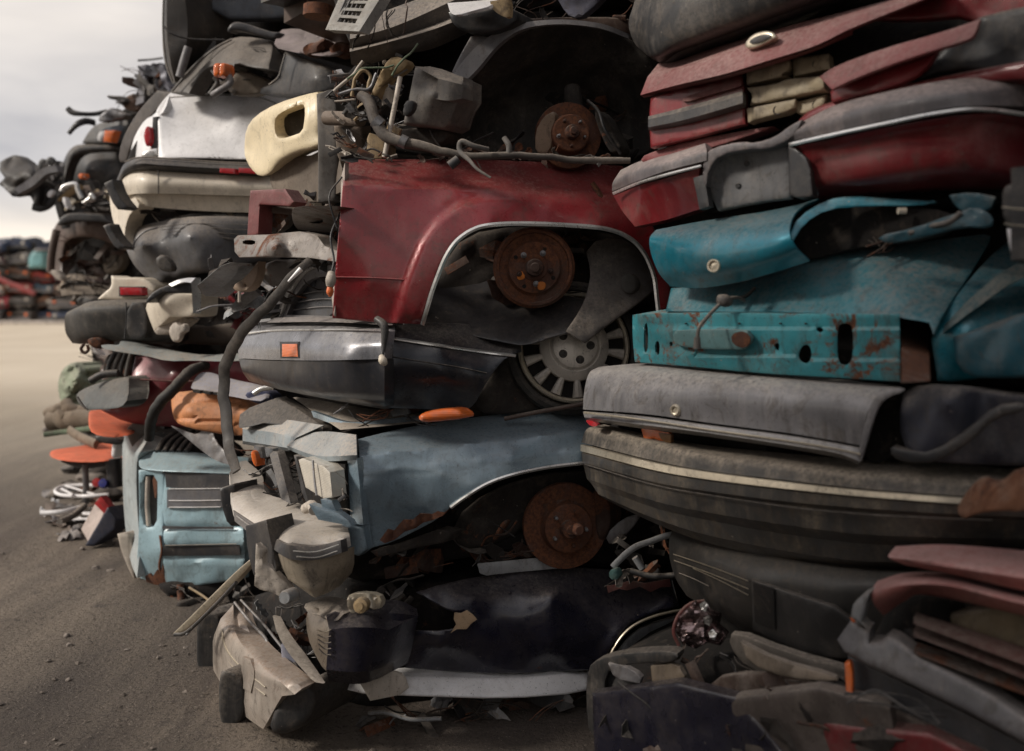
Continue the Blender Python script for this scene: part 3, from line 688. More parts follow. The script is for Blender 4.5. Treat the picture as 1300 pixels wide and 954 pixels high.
S('subframe', c2, UNDER, [(470, 700, 1), (500, 692, 1), (556, 672, 1), (575, 676, 1), (568, 688, 1), (520, 698, 1), (480, 708, 1)], (zC, K(.06)), r=.01, back=.06, dent=.03, res=6)
S('floor_sheet', c2, GALV, [(606, 716, 1), (690, 708, 1), (740, 712), (730, 720), (640, 728), (610, 732)], (zC, K(.08)), r=.004, back=.01, dent=.02, res=6)
scraps(c2, [(480, 700), (640, 670), (700, 716), (600, 735), (480, 748)], (zC, K(.12)), 20, 23, (.03, .09), [UNDER, RUSTD, CORE, BLACKD, RUSTD])
# beige hood edge and hinge bar over the engine bay
Lf('hood', c2, BEIGE, [[(372, 505, .55), (450, 512, .5), (560, 520, .4)], [(400, 525, .30), (450, 535, .25), (540, 530, .2)], [(432, 546, .12), (500, 540, .12), (590, 530, .14)]], zM, m=4, back=.02, dent=.012)
Lf('hood_edge', c2, SLATE, [[(395, 522, .22), (440, 536, .2), (480, 533, .18), (560, 526, .18)], [(398, 530, .22), (440, 543, .18), (480, 540, .16), (556, 532, .16)]], zM, m=2, back=.02)
S('radiator_support', c2, BLACKD, [(303, 540, 1), (305, 522), (352, 505, 1), (380, 520), (420, 548), (380, 552), (345, 535), (305, 545)], zp([(303, 540, 4.1), (352, 505, 4.1), (420, 548, 3.6)]), r=.01, back=.05, dent=.03, res=5)

# ---- black and grey sedan with hubcap
c3 = thing('crushed_car', 'crushed charcoal sedan with orange side marker and silver hubcap, under the dark red car', 'crushed car', W(560, 530, 3.6))
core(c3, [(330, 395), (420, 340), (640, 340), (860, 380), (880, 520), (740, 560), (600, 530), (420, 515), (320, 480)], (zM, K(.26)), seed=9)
zb3 = zp([(302, 440, 4.10), (310, 470, 3.98), (350, 440, 3.72), (400, 450, 3.42), (440, 455, 3.26), (490, 460, 3.2), (302, 490, 4.12), (400, 505, 3.46), (490, 515, 3.26), (300, 415, 4.15), (440, 415, 3.3), (490, 415, 3.24)])
Lf('bumper', c3, paint((.24, .245, .27), .22, .4, .35, 0, .4, .35, .06, .5, dcol=(.42, .39, .36)), [[(322, 414, .16), (350, 412, .12), (400, 410, .12), (450, 410, .12), (492, 411, .1)], [(308, 424, .03), (345, 421, .0), (400, 420, .0), (450, 420, .0), (492, 421, .0)], [(302, 440, .0), (340, 440, -.03), (400, 440, -.03), (450, 438, -.03), (490, 437, -.03)], [(303, 455, .02), (340, 457, -.03), (400, 458, -.03), (450, 457, -.03), (488, 456, -.02)]], zb3, m=4, back=.04, dent=.006, seed=2)
Lf('bumper_skirt', c3, paint((.02, .022, .028), .28, .1, .16, 0, .3, .3, .06, .5), [[(303, 456, .02), (340, 458, -.02), (400, 459, -.02), (450, 458, -.02), (488, 457, -.01)], [(308, 472, .02), (345, 484, -.02), (400, 494, -.02), (450, 502, -.02), (488, 508, -.01)], [(316, 484, .1), (352, 494, .08), (400, 504, .08), (450, 513, .08), (488, 520, .08)]], zb3, m=5, smooth=True, back=.05, dent=.008)
strip(c3, 'chrome_line', CHROME, [(310, 424), (345, 420), (400, 419), (450, 419), (490, 420)], 1.2, zb3, off=-.012)
S('side_marker', c3, LORANGE, [(358, 437, 1), (377, 437, 1), (378, 453, 1), (358, 453, 1)], (zb3, K(-.045)), r=.004, back=.02, res=3)
S('marker_backing', c3, BLACKP, [(355, 434, 1), (379, 434, 1), (380, 455, 1), (356, 455, 1)], (zb3, K(-.038)), r=.003, back=.02, res=3)
zf3 = (zC, zp([(490, 415, .06), (560, 405, .12), (640, 420, .12), (494, 428, -.02), (560, 436, -.03), (650, 448, -.03), (494, 470, -.045), (560, 475, -.055), (600, 480, -.05), (490, 515, .05), (540, 518, .05), (590, 518, .04)]))
S('fender', c3, paint((.022, .025, .034), .25, .2, .2, .1, .4, .3, .06, .3), [(491, 414, 1), (560, 408), (660, 420, 1), (662, 447, 1), (645, 452), (628, 470), (612, 495), (602, 515), (588, 522, 1), (545, 520), (490, 518, 1)], zf3, r=.006, thin=.004, res=5, dent=.01, ds=6, seed=5)
strip(c3, 'chrome_line', CHROME, [(494, 429), (540, 436), (600, 445), (655, 452)], 1.8, zf3, off=-.010)
strip(c3, 'body_crease', BLACKP, [(491, 452), (540, 460), (580, 466), (618, 474)], .8, zf3, off=-.004)
S('hood', c3, paint((.014, .014, .017), .35, .1, .06, .12, .2, .4, .06, .3), [(500, 415), (530, 380), (560, 350), (610, 348), (680, 370), (745, 380), (790, 395), (760, 415), (700, 428), (668, 440), (640, 436), (560, 418)], (zC, zp([(510, 412, .10), (560, 350, .3), (700, 375, .1), (790, 395, -.02), (668, 436, -.05), (720, 422, -.07), (600, 415, .08)])), r=.012, back=.03, dent=.02, seed=9)
# rubber duster on seam
T('hanging_clip', c3, BLACKP, [(478, 405, 3.2), (488, 415, 3.18), (487, 440, 3.17), (485, 452, 3.16)], [.012, .014, .008, .006])
T('clip_end', c3, CREAM, [(484, 452, 3.15), (486, 458, 3.14), (489, 462, 3.15)], [.008, .014, .009])
# pop-up lamp opening and grille of the nose
zg = zp([(345, 405, 3.95), (430, 405, 3.5), (365, 345, 3.9), (430, 340, 3.52)])
S('nose_panel', c3, GREYP, [(342, 408, 1), (352, 392), (372, 355), (384, 342), (415, 336), (432, 338, 1), (432, 410, 1)], zg, r=.01, back=.04, res=5, holes=[[(364, 400, 1), (372, 380), (388, 358), (402, 352), (428, 350, 1), (430, 402, 1)]])
S('lamp_pocket', c3, paint((.05, .055, .065), .25, .2, .3, 0, .3), [(360, 404), (372, 380), (388, 355), (430, 348), (434, 404)], (zg, K(.07)), r=.01, back=.03, res=6, dent=.01)
for k in range(3):
    strip(c3, 'pocket_rib', GREYP, [(382-k*5, 374+k*10), (405, 370+k*10), (430, 370+k*10)], .7, (zg, K(.05)))
for k in range(5):
    y = 405-k*11; x = 330+k*7
    S('grille_slot', c3, BLACKP, [(x, y-7, 1), (x+19, y-9, 1), (x+17, y-1, 1), (x-1, y+1, 1)], K(3.90), r=.001, back=.02, res=4)
    S('grille_bar', c3, WHITE if k % 2 == 0 else GREYP, [(x-2, y+1, 1), (x+18, y-1.5, 1), (x+18, y+2, 1), (x-3, y+4.5, 1)], K(3.87), r=.002, back=.03, res=3)
Lf('grille_surround', c3, paint((.62, .60, .57), .35, .1, .25), [[(345, 409, .0), (350, 396, .0), (362, 368, .0), (378, 346, .0), (394, 336, .0)], [(352, 409, -.03), (357, 397, -.03), (369, 370, -.03), (384, 349, -.03), (398, 340, -.03)]], zg, m=3, back=.03)
Lf('bumper_ledge', c3, GREYP, [[(345, 404, .05), (390, 402, .06), (440, 404, .08), (490, 408, .08)], [(338, 410, .0), (390, 409, -.01), (440, 410, .0), (492, 413, .0)]], (zb3, K(.02)), m=3, back=.03, dent=.006)
# wheel: tyre, cap with vents
wc = W(728, 441, 3.54); wa = nrm(.05, -1, .16)
ty = put('wheel', lathe([(.228, -.1), (.238, -.08), (.242, -.04), (.242, -.02), (.236, .0), (.222, .006), (.208, .0), (.200, -.02)], wc, wa, 64), RUBBER, c3)
put('rim', lathe([(.190, -.05), (.180, .0), (.184, .018), (.192, .024), (.198, .018), (.200, .0)], wc, wa, 72), CHROMED, ty)
a, s, u = frame(wa)
put('hubcap', lathe([(0, .066), (.060, .064), (.078, .058), (.084, .048), (.088, .046), (.092, .048), (.112, .040), (.122, .030), (.124, .010)], wc, wa, 72, wob=.0006), HUBCAP, ty)
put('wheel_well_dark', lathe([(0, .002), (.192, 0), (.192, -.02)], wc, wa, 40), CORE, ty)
for k in range(14):
    th = 2*math.pi*(k+.35)/14; rd = s*math.cos(th)+u*math.sin(th); tg = a.cross(rd)
    b = bmesh.new(); q = []
    for r_, w2, h in ((.120, .011, .030), (.150, .016, .030), (.180, .020, .018)):
        for sg, hh in ((-1, -.012), (-.7, 0), (0, .004), (.7, 0), (1, -.012)): q.append(wc+rd*r_+tg*w2*sg+a*(h+hh))
    thicken(b, q, [(i*5+j, i*5+j+1, i*5+j+6, i*5+j+5) for i in range(2) for j in range(4)], 0, BD, .003); put('vane', b, HUBCAP, ty, ang=25)
for k in range(5):
    th = 2*math.pi*k/5+.65; put('lug_cap', lathe([(0, .006), (.005, .006), (.009, .003), (.011, .0035), (.013, .001), (.015, -.001)], wc+(s*math.cos(th)+u*math.sin(th))*.053+a*.0655, a, 18), BLACKD, ty)
T('kerb_scuff', c3, BROWN, [(640, 532, 3.46), (680, 524, 3.47), (745, 512, 3.48)], .008)
S('wheel_housing', c3, UNDER, [(600, 515), (612, 490), (640, 455), (690, 420), (800, 400), (815, 470), (800, 505), (745, 515), (690, 522), (620, 528)], (zC, K(.13)), r=.03, back=.05, dent=.03, seed=14, holes=[])
scraps(c3, [(400, 500), (600, 525), (590, 535), (420, 540)], (zM, K(.06)), 8, 33, (.02, .05))

# orange lens lying on the slate fender
S('lamp_lens', None, LORANGE, [(530, 531), (536, 524), (555, 519), (580, 518), (592, 526), (590, 532), (560, 535), (538, 537)], K(3.24), 'orange plastic lamp lens lying loose on top of the slate blue fender', cat='lamp lens', r=.03, back=.05, res=3, hr=.01)

# ---- red car
c4 = thing('crushed_car', 'crushed dark red car with chrome wheel arch trim and rusty brake drum', 'crushed car', W(560, 410, 3.6))
core(c4, [(480, 230), (620, 215), (860, 225), (880, 390), (700, 420), (560, 405), (470, 380)], (zC, K(.34)), seed=13)
arch = [(536, 413), (541, 396), (548, 372), (556, 350), (566, 326), (580, 306), (600, 292), (622, 286), (660, 284), (720, 286), (770, 291), (800, 303), (818, 322), (830, 350), (834, 378), (836, 396)]
zf4 = (zC, zp([(432, 203, .0), (560, 203, .0), (700, 205, .0), (780, 208, .02), (434, 228, .0), (560, 232, .0), (700, 238, 0), (790, 240, .02), (430, 300, -.02), (500, 300, -.03), (560, 262, -.035), (700, 258, -.035), (800, 270, -.03), (528, 400, -.045), (560, 320, -.06), (620, 282, -.065), (760, 286, -.065), (470, 360, -.03), (425, 400, .03), (530, 412, .0), (845, 330, -.05)]))
def redfn(x, y):
    d = np.full(len(x), 1e9); A = np.array(arch, float); P = np.c_[x, y]
    for a, b in zip(A[:-1], A[1:]):
        e = b-a; t = np.clip(((P-a)@e)/(e**2).sum(), 0, 1); d = np.minimum(d, np.hypot(*(P-(a+t[:, None]*e)).T))
    return np.maximum(0, 236+(x-436)*.035-y)*.0036-.016*np.clip((40-d)/9, 0, 1)
S('fender', c4, RED, [(439, 203, 1), (520, 202), (620, 203), (720, 207), (790, 211, 1), (800, 225), (815, 258), (835, 300), (850, 350), (852, 392, 1), (838, 394, 1), (834, 372), (828, 346), (816, 320), (799, 301), (770, 290), (720, 285), (660, 283), (620, 285), (598, 291), (578, 305), (564, 325), (553, 352), (543, 385), (535, 412, 1), (480, 410), (422, 404, 1), (426, 340), (432, 270), (436, 225)], zf4, r=.006, thin=.004, res=4.5, dent=.005, ds=5, seed=17, ang=30, fn=redfn)
strip(c4, 'wheel_arch_trim', CHROME, arch, 2.8, zf4, off=-.028)
strip(c4, 'body_crease', RED, [(424, 352), (470, 353), (520, 356), (552, 360)], 1.2, zf4, off=-.003)
Lf('fender_edge', c4, paint((.55, .47, .42), .6, 0, .4, .3), [[(433, 225, .05), (432, 270, .05), (428, 330, .05), (421, 378, .06)], [(438, 206, .02), (436, 270, .02), (431, 335, .02), (424, 402, .02)]], zC, m=2, back=.02)
strip(c4, 'rust_streak', RUST, [(752, 232), (760, 244), (768, 262), (772, 278)], 3, zf4, off=-.002)
strip(c4, 'rust_streak', RUST, [(720, 276), (750, 274), (790, 282), (812, 292)], 2.2, zf4, off=-.002)
disc(c4, 678, 340, 3.42, .140, (.03, -1, -.03), seed=3, drum=True, name='brake_drum', holes=5)
for (x, y) in ((661, 350), (687, 363)):
    S('orange_paint_mark', c4, paint((.75, .22, .02), .6, 0, .1, .1), [(x-5, y-3), (x, y-6), (x+6, y-3), (x+4, y+5), (x-4, y+6)], K(3.385), r=.001, back=.004, res=2)
T('control_arm', c4, RUSTD, [(572, 330, 3.75), (600, 322, 3.68), (632, 330, 3.6), (656, 342, 3.52)], [.02, .024, .02, .02], wob=.01)
T('control_arm', c4, UNDER, [(560, 360, 3.8), (600, 345, 3.7), (640, 362, 3.6)], .014)
S('wheel_housing', c4, UNDER, [(545, 400), (560, 340), (590, 298), (660, 286), (770, 292), (820, 320), (832, 380), (790, 400), (740, 395), (700, 360), (600, 370)], (zC, K(.24)), r=.05, back=.04, dent=.03, seed=18)
S('splash_flap', c4, paint((.085, .076, .07), .6, 0, .42, 0, 0, .6, .15, .6), [(744, 320, 1), (760, 302), (800, 305), (822, 330), (832, 368, 1), (812, 384), (790, 400), (762, 420), (742, 436, 1), (718, 421, 1), (736, 395), (746, 370), (750, 345)], (zC, zp([(744, 320, .08), (800, 305, .04), (832, 370, .0), (742, 436, -.10), (718, 421, -.08), (770, 380, -.03), (750, 350, .02)])), r=.01, back=.008, res=6, dent=.012, seed=6)
S('access_cover', c4, paint((.07, .066, .06), .6, 0, .5), [(788, 352), (800, 346), (809, 356), (808, 368), (798, 374), (789, 366)], (zC, K(-.032)), r=.004, back=.03, res=3)
scraps(c4, [(560, 330), (620, 300), (760, 300), (740, 380), (600, 370)], (zC, K(.12)), 18, 41, (.03, .08), [UNDER, RUSTD, CORE, RUSTD])
# dangling lamp socket with bulb at the nose
T('wire', c4, BLACKP, [(432, 270, 3.26), (420, 300, 3.22), (424, 330, 3.2), (420, 350, 3.18)], .0035)
T('wire', c4, BLACKP, [(434, 225, 3.26), (418, 250, 3.2), (428, 290, 3.2)], .003)
T('bulb_socket', c4, BEIGE, [(421, 346, 3.18), (420, 356, 3.17), (419, 364, 3.17)], [.012, .017, .012])
T('signal_bulb', c4, LORANGE, [(419, 364, 3.17), (419, 371, 3.17), (420, 377, 3.17)], [.009, .012, .005])
scraps(c4, [(430, 196), (560, 192), (780, 198), (785, 206), (560, 202), (430, 202)], (zC, K(.03)), 14, 43, (.015, .04), [UNDER, RUSTD, BLACKD])
# ---- engine bay car on top of the red one
c5 = thing('crushed_car', 'crushed brown grey car with bare engine bay and brake disc, on the red car', 'crushed car', W(620, 200, 3.7))
core(c5, [(440, 60), (600, 20), (860, 0), (900, 120), (880, 215), (700, 205), (560, 200), (450, 190)], (zM, K(.42)), seed=21)
WELL = paint((.035, .03, .026), .7, 0, .3, .1, 0, .6, .2, .5)
S('wheel_housing', c5, WELL, [(520, 190), (545, 130), (590, 90), (625, 50), (680, 28), (760, 30), (820, 60), (850, 120), (840, 205), (700, 205)], (zC, zp([(520, 190, .12), (600, 90, .1), (690, 35, .05), (820, 60, .12), (700, 120, .42), (760, 150, .4), (620, 150, .36), (840, 205, .2), (700, 200, .3)])), r=.03, back=.05, dent=.03, seed=23, res=7)
Lf('arch_flange', c5, GREYP, [[(572, 98, .0), (598, 66, -.01), (625, 44, -.01), (660, 30, -.01), (710, 25, .0), (762, 30, .02), (800, 44, .04)], [(590, 104, -.02), (606, 88, -.02), (634, 56, -.02), (665, 37, -.02), (710, 31, -.01), (760, 36, .01), (798, 49, .03)]], (zC, K(.02)), m=3, smooth=True, back=.02)
S('inner_fender', c5, GREYP, [(571, 98), (583, 72), (598, 46, 1), (625, 42, 1), (612, 70), (600, 92), (588, 103)], (zC, K(.03)), r=.01, back=.02, dent=.01, res=4)
disc(c5, 722, 172, 3.52, .118, (.14, -1, .02), seed=5)
S('dust_shield', c5, paint((.22, .15, .10), .7, 0, .3, .2, 0, .5), [(680, 196), (679, 168), (690, 148), (706, 140), (704, 160), (698, 196)], K(3.49), r=.006, back=.02, res=4, dent=.01)
S('brake_caliper', c5, UNDER, [(752, 140), (765, 142), (782, 170), (792, 192), (778, 198), (766, 180)], K(3.47), r=.02, back=.07, res=4, dent=.02, ds=10)
T('suspension_strut', c5, UNDER, [(726, 112, 3.62), (728, 130, 3.6), (732, 150, 3.58)], [.03, .034, .03])
T('brake_hose', c5, BLACKD, [(746, 128, 3.5), (760, 142, 3.46), (768, 165, 3.44), (788, 196, 3.46)], .006)
S('battery_box', c5, GREYDUST, [(527, 86, 1), (552, 84), (587, 100, 1), (587, 124, 1), (578, 138), (570, 165), (540, 160), (512, 158, 1), (520, 120)], zp([(527, 86, 3.36), (587, 100, 3.3), (570, 165, 3.36), (512, 158, 3.36), (550, 120, 3.27)]), r=.016, back=.12, res=4, dent=.01, seed=3, ds=10)
Lf('battery_box_lid', c5, GREYDUST, [[(526, 84, 0), (556, 88, 0), (588, 98, 0)], [(556, 100, -.03), (572, 104, -.03), (588, 108, -.02)], [(552, 126, -.02), (570, 128, -.03), (588, 125, -.01)]], K(3.3), m=4, back=.06)
S('box_notch', c5, BLACKD, [(514, 128), (526, 128), (524, 140), (516, 148), (511, 146)], K(3.27), r=.004, back=.02, res=3)
S('tank', c5, WELL, [(500, 165), (540, 162), (575, 165), (560, 185), (520, 192), (490, 180)], K(3.42), r=.02, back=.1, dent=.01, res=5)
T('radiator_hose', c5, paint((.07, .058, .05), .65, 0, .5), [(457, 122, 3.4), (468, 128, 3.38), (476, 152, 3.34), (486, 170, 3.32), (510, 180, 3.3), (545, 188, 3.28), (580, 197, 3.27), (640, 199, 3.26), (700, 200, 3.28), (760, 205, 3.3), (800, 204, 3.3)], [.017, .02, .019, .02, .018, .015, .013, .012, .011, .012, .010], wob=.006, seed=2)
T('hose_clamp', c5, STEEL, [(476, 153, 3.33), (484, 160, 3.33)], .024)
T('hose_clamp', c5, STEEL, [(508, 178, 3.29), (516, 182, 3.29)], .022)
T('hose_loop', c5, GREYDUST, [(620, 190, 3.24), (602, 186, 3.22), (586, 180, 3.22), (584, 192, 3.22), (596, 204, 3.2), (606, 215, 3.18), (623, 226, 3.17)], [.008, .009, .009, .009, .007, .005, .004])
T('connector', c5, DARKGREY, [(571, 211, 3.2), (582, 202, 3.2)], [.016, .014])
T('hose_stub', c5, GREYDUST, [(646, 198, 3.26), (646, 185, 3.26), (640, 175, 3.27)], [.011, .010, .009])
T('strut_bar', c5, BEIGE, [(508, 98, 3.34), (502, 130, 3.33), (494, 170, 3.33), (488, 200, 3.32)], .0085)
S('tan_bracket', c5, TAN, [(470, 122, 1), (488, 82), (500, 70), (520, 78), (512, 90), (492, 100), (478, 122), (472, 126)], K(3.44), r=.006, back=.04, res=4, dent=.03, ds=12)
S('tan_panel', c5, TAN, [(466, 168), (478, 172), (492, 182), (490, 202), (466, 202)], K(3.42), r=.006, back=.05, res=4, dent=.015)
T('filter_canister', c5, BEIGE, [(492, 104, 3.5), (494, 124, 3.5), (495, 134, 3.5)], .028)
T('cross_tube', c5, paint((.16, .12, .09), .6, 0, .4, .2), [(414, 150, 3.62), (440, 151, 3.56), (458, 152, 3.5)], [.026, .026, .026])
S('support_column', c5, GREYDUST, [(402, 120, 1), (424, 112), (428, 140), (430, 200), (426, 255, 1), (404, 258, 1), (404, 190)], K(3.72), r=.01, back=.05, dent=.02, res=6)
S('support_column', c5, paint((.22, .17, .13), .7, 0, .5, .1), [(424, 160, 1), (460, 158, 1), (462, 200, 1), (444, 205), (430, 210)], K(3.66), r=.01, back=.05, dent=.02, res=6)
S('apron_panel', c5, paint((.20, .16, .125), .7, 0, .5, .1), [(345, 195), (390, 200), (410, 190), (436, 200), (432, 258), (350, 255), (340, 220)], zp([(345, 195, 4.05), (430, 200, 3.72), (350, 255, 4.05), (430, 258, 3.72)]), r=.01, back=.05, dent=.04, seed=8)
for i, (pt, m_) in enumerate([([(425, 115), (445, 100), (455, 85), (462, 78)], BEIGE), ([(446, 120), (450, 100), (460, 88), (470, 96), (466, 112)], TAN), ([(430, 120), (450, 116), (470, 112), (478, 95)], STEEL), ([(440, 100), (460, 88), (480, 86), (500, 84)], GREEN), ([(424, 128), (440, 130), (452, 126)], BEIGE), ([(545, 165), (549, 175), (556, 186)], BLACKD), ([(448, 200), (470, 190), (490, 196), (498, 203)], BLACKP), ([(498, 98), (508, 80), (522, 66), (530, 55)], GREEN), ([(412, 122), (418, 116), (428, 110), (434, 118)], DARKGREY)]):
    T('wire', c5, m_, [(x, y, 3.4) for x, y in pt], .006 if i < 3 else .0035, wob=.01, seed=i)
scraps(c5, [(425, 85), (510, 70), (520, 160), (470, 165), (430, 160)], K(3.5), 40, 51, (.015, .05), [BEIGE, TAN, UNDER, RUSTD, STEEL, GREYDUST, BLACKD])
scraps(c5, [(415, 100), (520, 75), (525, 150), (470, 200), (420, 200)], K(3.42), 44, 55, (.012, .035), [BEIGE, TAN, UNDER, RUSTD, STEEL, BLACKP, BLACKD, DARKGREY])
scraps(c5, [(430, 194), (600, 190), (780, 198), (780, 206), (560, 206)], K(3.30), 22, 56, (.01, .03), [UNDER, RUSTD, BLACKD, BROWN, GREYDUST])
scraps(c5, [(560, 180), (700, 170), (680, 200), (560, 198)], K(3.45), 14, 52, (.02, .06), [UNDER, RUSTD, BLACKD, DARKGREY])
scraps(c5, [(640, 120), (800, 100), (820, 200), (760, 200), (690, 120)], (zC, K(.2)), 12, 53, (.03, .09), [UNDER, RUSTD, CORE])

# ---- topmost car of the middle stack
c6 = thing('crushed_car', 'crushed dark car with ribbed sill and grille hanging out, topmost in the middle stack', 'crushed car', W(620, 60, 3.8))
core(c6, [(400, -90), (900, -110), (900, 5), (620, 12), (560, 30), (470, 70), (440, 60)], (zM, K(.35)), seed=25)
Lf('sill_panel', c6, paint((.10, .09, .085), .5, 0, .55, .1, 0, .5), [[(445, 32, .1), (500, 10, .1), (560, -12, .1), (640, -50, .1)], [(444, 50, .0), (500, 34, .0), (560, 8, .0), (640, -30, .0)], [(444, 62, .03), (500, 48, .03), (560, 28, .03), (640, -10, .03)], [(444, 66, -.02), (500, 52, -.02), (560, 34, -.02), (640, 0, -.02)], [(446, 82, .02), (500, 66, .02), (545, 56, .02), (620, 20, .04)]], K(3.45), m=3, back=.05, dent=.01)
g = S('grille', c6, paint((.42, .41, .38), .45, .2, .4), [(438, -20, 1), (494, -20, 1), (456, 40, 1), (413, 38, 1)], zp([(438, -20, 3.35), (494, -20, 3.3), (456, 40, 3.18), (413, 38, 3.22)]), r=.004, back=.05, res=4,
    holes=[[(428+i*4.4+0, 28-i*9, 1), (451+i*5.3, 30-i*9.6, 1), (454+i*5.4, 24-i*9.6, 1), (431+i*4.4, 22.5-i*9, 1)] for i in range(5)], rnd=0)
S('grille_mesh', c6, BLACKP, [(436, -20), (488, -20), (452, 34), (418, 32)], K(3.36), r=.004, back=.02, res=6)
for k in range(6):
    T('grille_bar', c6, GREYP, [(424+k*5.4, 33, 3.24), (444+k*6.2, -12, 3.31)], .003)
S('white_flap', c6, WHITE, [(568, 4, 1), (600, 2), (634, -2, 1), (624, 8), (600, 14), (580, 20), (572, 17)], zp([(568, 4, 3.3), (634, -2, 3.35), (600, 14, 3.18)]), r=.006, back=.02, res=4, dent=.015, ds=9)
S('under_tray', c6, BLACKP, [(568, 10), (600, 16), (640, 6), (665, 20), (640, 40), (600, 44), (575, 34)], K(3.36), r=.02, back=.1, dent=.02, res=6)
S('tan_tab', c6, TAN, [(622, 2, 1), (646, -2, 1), (648, 12), (646, 24), (632, 18), (624, 10)], K(3.28), r=.004, back=.02, res=4, dent=.02)
S('torn_panel', c6, paint((.10, .10, .13), .4, .2, .4), [(700, -20), (790, -30), (745, 20), (725, 24), (712, 8)], K(3.5), r=.01, back=.03, dent=.04, res=7)
S('rusty_plate', c6, BROWN, [(590, 30), (690, 22), (800, 22), (860, 40), (840, 60), (720, 26), (640, 44)], (zC, K(.15)), r=.01, back=.05, dent=.03)
RW = random.Random(4)
for i in range(11):
    x = 446+RW.uniform(0, 80); y = 28-(x-446)*.32; T('hanging_wire', c6, RW.choice([BROWN, BLACKP, UNDER, GREYDUST]), [(x+4, y, 3.3), (x+RW.uniform(-8, 6), y+RW.uniform(8, 20), 3.28), (x+RW.uniform(-10, 10), y+RW.uniform(22, 50), 3.3)], RW.uniform(.0012, .0028), wob=.02, seed=i)
T('disc_edge', c6, RUST, [(405, 8, 3.9), (404, 22, 3.9)], .06)
scraps(c6, [(500, 10), (760, -10), (800, 25), (640, 40), (560, 50)], K(3.6), 16, 61, (.03, .1), [UNDER, RUSTD, BLACKD, DARKGREY, BROWN])

# ---- brackets between the stacks and the long black rubber strip
c7 = thing('radiator_support', 'bent grey steel radiator support with slotted rails beside the dark red car', 'steel bracket', W(350, 330, 3.8))
STB = paint((.22, .20, .185), .42, .3, .4, .5, 0, .5, .15, .5)
S('lower_rail', c7, STB, [(297, 304, 1), (302, 299, 1), (340, 298, 1), (380, 294, 1), (402, 298, 1), (412, 312, 1), (432, 320, 1), (434, 334, 1), (395, 328, 1), (340, 326, 1), (304, 327, 1), (298, 320, 1)], zp([(296, 303, 3.8), (434, 325, 3.3), (350, 312, 3.5), (360, 294, 3.62), (360, 328, 3.56)]), r=.006, back=.08, res=4, dent=.012, ds=10, holes=[[(308, 305), (324, 305), (324, 311), (308, 311)]], rnd=1)
S('upper_rail', c7, STB, [(370, 268), (376, 262), (410, 261), (432, 262), (432, 292, 1), (380, 294), (372, 284)], zp([(370, 275, 3.55), (432, 275, 3.35)]), r=.014, back=.09, res=4, dent=.008, ds=10, holes=[[(392, 277), (410, 277), (410, 284), (392, 284)]], rnd=1)
S('upright', c7, DUSTYRED, [(314, 300, 1), (316, 262), (318, 242, 1), (362, 240, 1), (373, 256, 1), (368, 262, 1), (330, 260, 1), (328, 298, 1)], zp([(314, 300, 3.75), (318, 242, 3.75), (373, 256, 3.6)]), r=.008, back=.07, res=4, dent=.006, rnd=1)
S('upright_web', c7, STB, [(330, 262), (368, 264), (362, 285), (345, 296), (330, 298)], K(3.82), r=.008, back=.05, res=5, dent=.02)
S('gusset', c7, GALV, [(250, 363, 1), (280, 338, 1), (296, 332), (304, 338), (300, 352), (270, 377, 1), (258, 376)], zp([(250, 363, 3.85), (300, 338, 3.7)]), r=.012, back=.08, res=4, dent=.008)
S('gusset', c7, paint((.38, .27, .19), .55, 0, .5, .1), [(294, 364), (312, 352), (328, 332, 1), (327, 350), (318, 368), (302, 372)], K(3.74), r=.008, back=.04, res=4, dent=.01, holes=[[(309, 361), (313, 361), (313, 365), (309, 365)]])
S('rail_end', c7, STB, [(340, 330), (380, 330), (402, 340), (385, 356), (350, 368), (330, 350)], K(3.8), r=.02, back=.07, res=5, dent=.03, seed=4)
T('bracket_pin', c7, BEIGE, [(304, 370, 3.7), (304, 384, 3.7)], .006)
scraps(c7, [(330, 262), (428, 240), (430, 296), (340, 298)], K(3.78), 18, 72, (.02, .06), [STB, STEEL, RUSTD, BLACKD, UNDER, BROWN])
scraps(c7, [(260, 330), (430, 330), (420, 350), (340, 410), (280, 400)], zp([(260, 330, 4.1), (430, 330, 3.6), (340, 400, 3.9)]), 34, 71, (.02, .07), [STB, STEEL, RUSTD, BLACKD, GALV, UNDER])
b = tube([(394, 330, 3.42), (372, 352, 3.40), (345, 380, 3.42), (312, 420, 3.5), (292, 455, 3.58), (286, 490, 3.6), (288, 530, 3.58), (294, 565, 3.55), (301, 596, 3.5)], [.014, .017, .019, .021, .023, .023, .024, .022, .018], flat=.35, wob=.012, seed=5)
put('rubber_strip', b, paint((.045, .04, .037), .5, 0, .4), None, 'long black rubber trim strip hanging in a curve in front of the middle stack', 'rubber strip')
b = tube([(382, 342, 3.36), (366, 358, 3.34)], [.010, .004]); put('strip_clip', b, CHROME, c7)
# chrome trim poking out over the dirt
t = thing('chrome_moulding', 'long dirty chrome moulding sticking out low over the dirt from the middle stack', 'metal moulding', W(220, 805, 3.6))
S('moulding', t, CHROMED, [(219, 805, 1), (232, 793), (270, 755), (300, 725), (318, 710, 1), (320, 716, 1), (300, 738), (270, 768), (240, 798), (226, 808)], zp([(219, 805, 3.75), (270, 760, 3.6), (318, 712, 3.45)]), r=.008, back=.03, res=3, dent=.004)
T('moulding_lip', t, BLACKP, [(222, 806, 3.74), (238, 802, 3.68), (272, 770, 3.58), (300, 740, 3.5)], .007)
T('moulding_bead', t, STEEL, [(237, 806, 3.68), (250, 792, 3.66), (275, 770, 3.6)], .005)
# ================================================================ NEAR RIGHT STACK, seen from the tail ends
def corner(pts): return (zR, zp(pts))
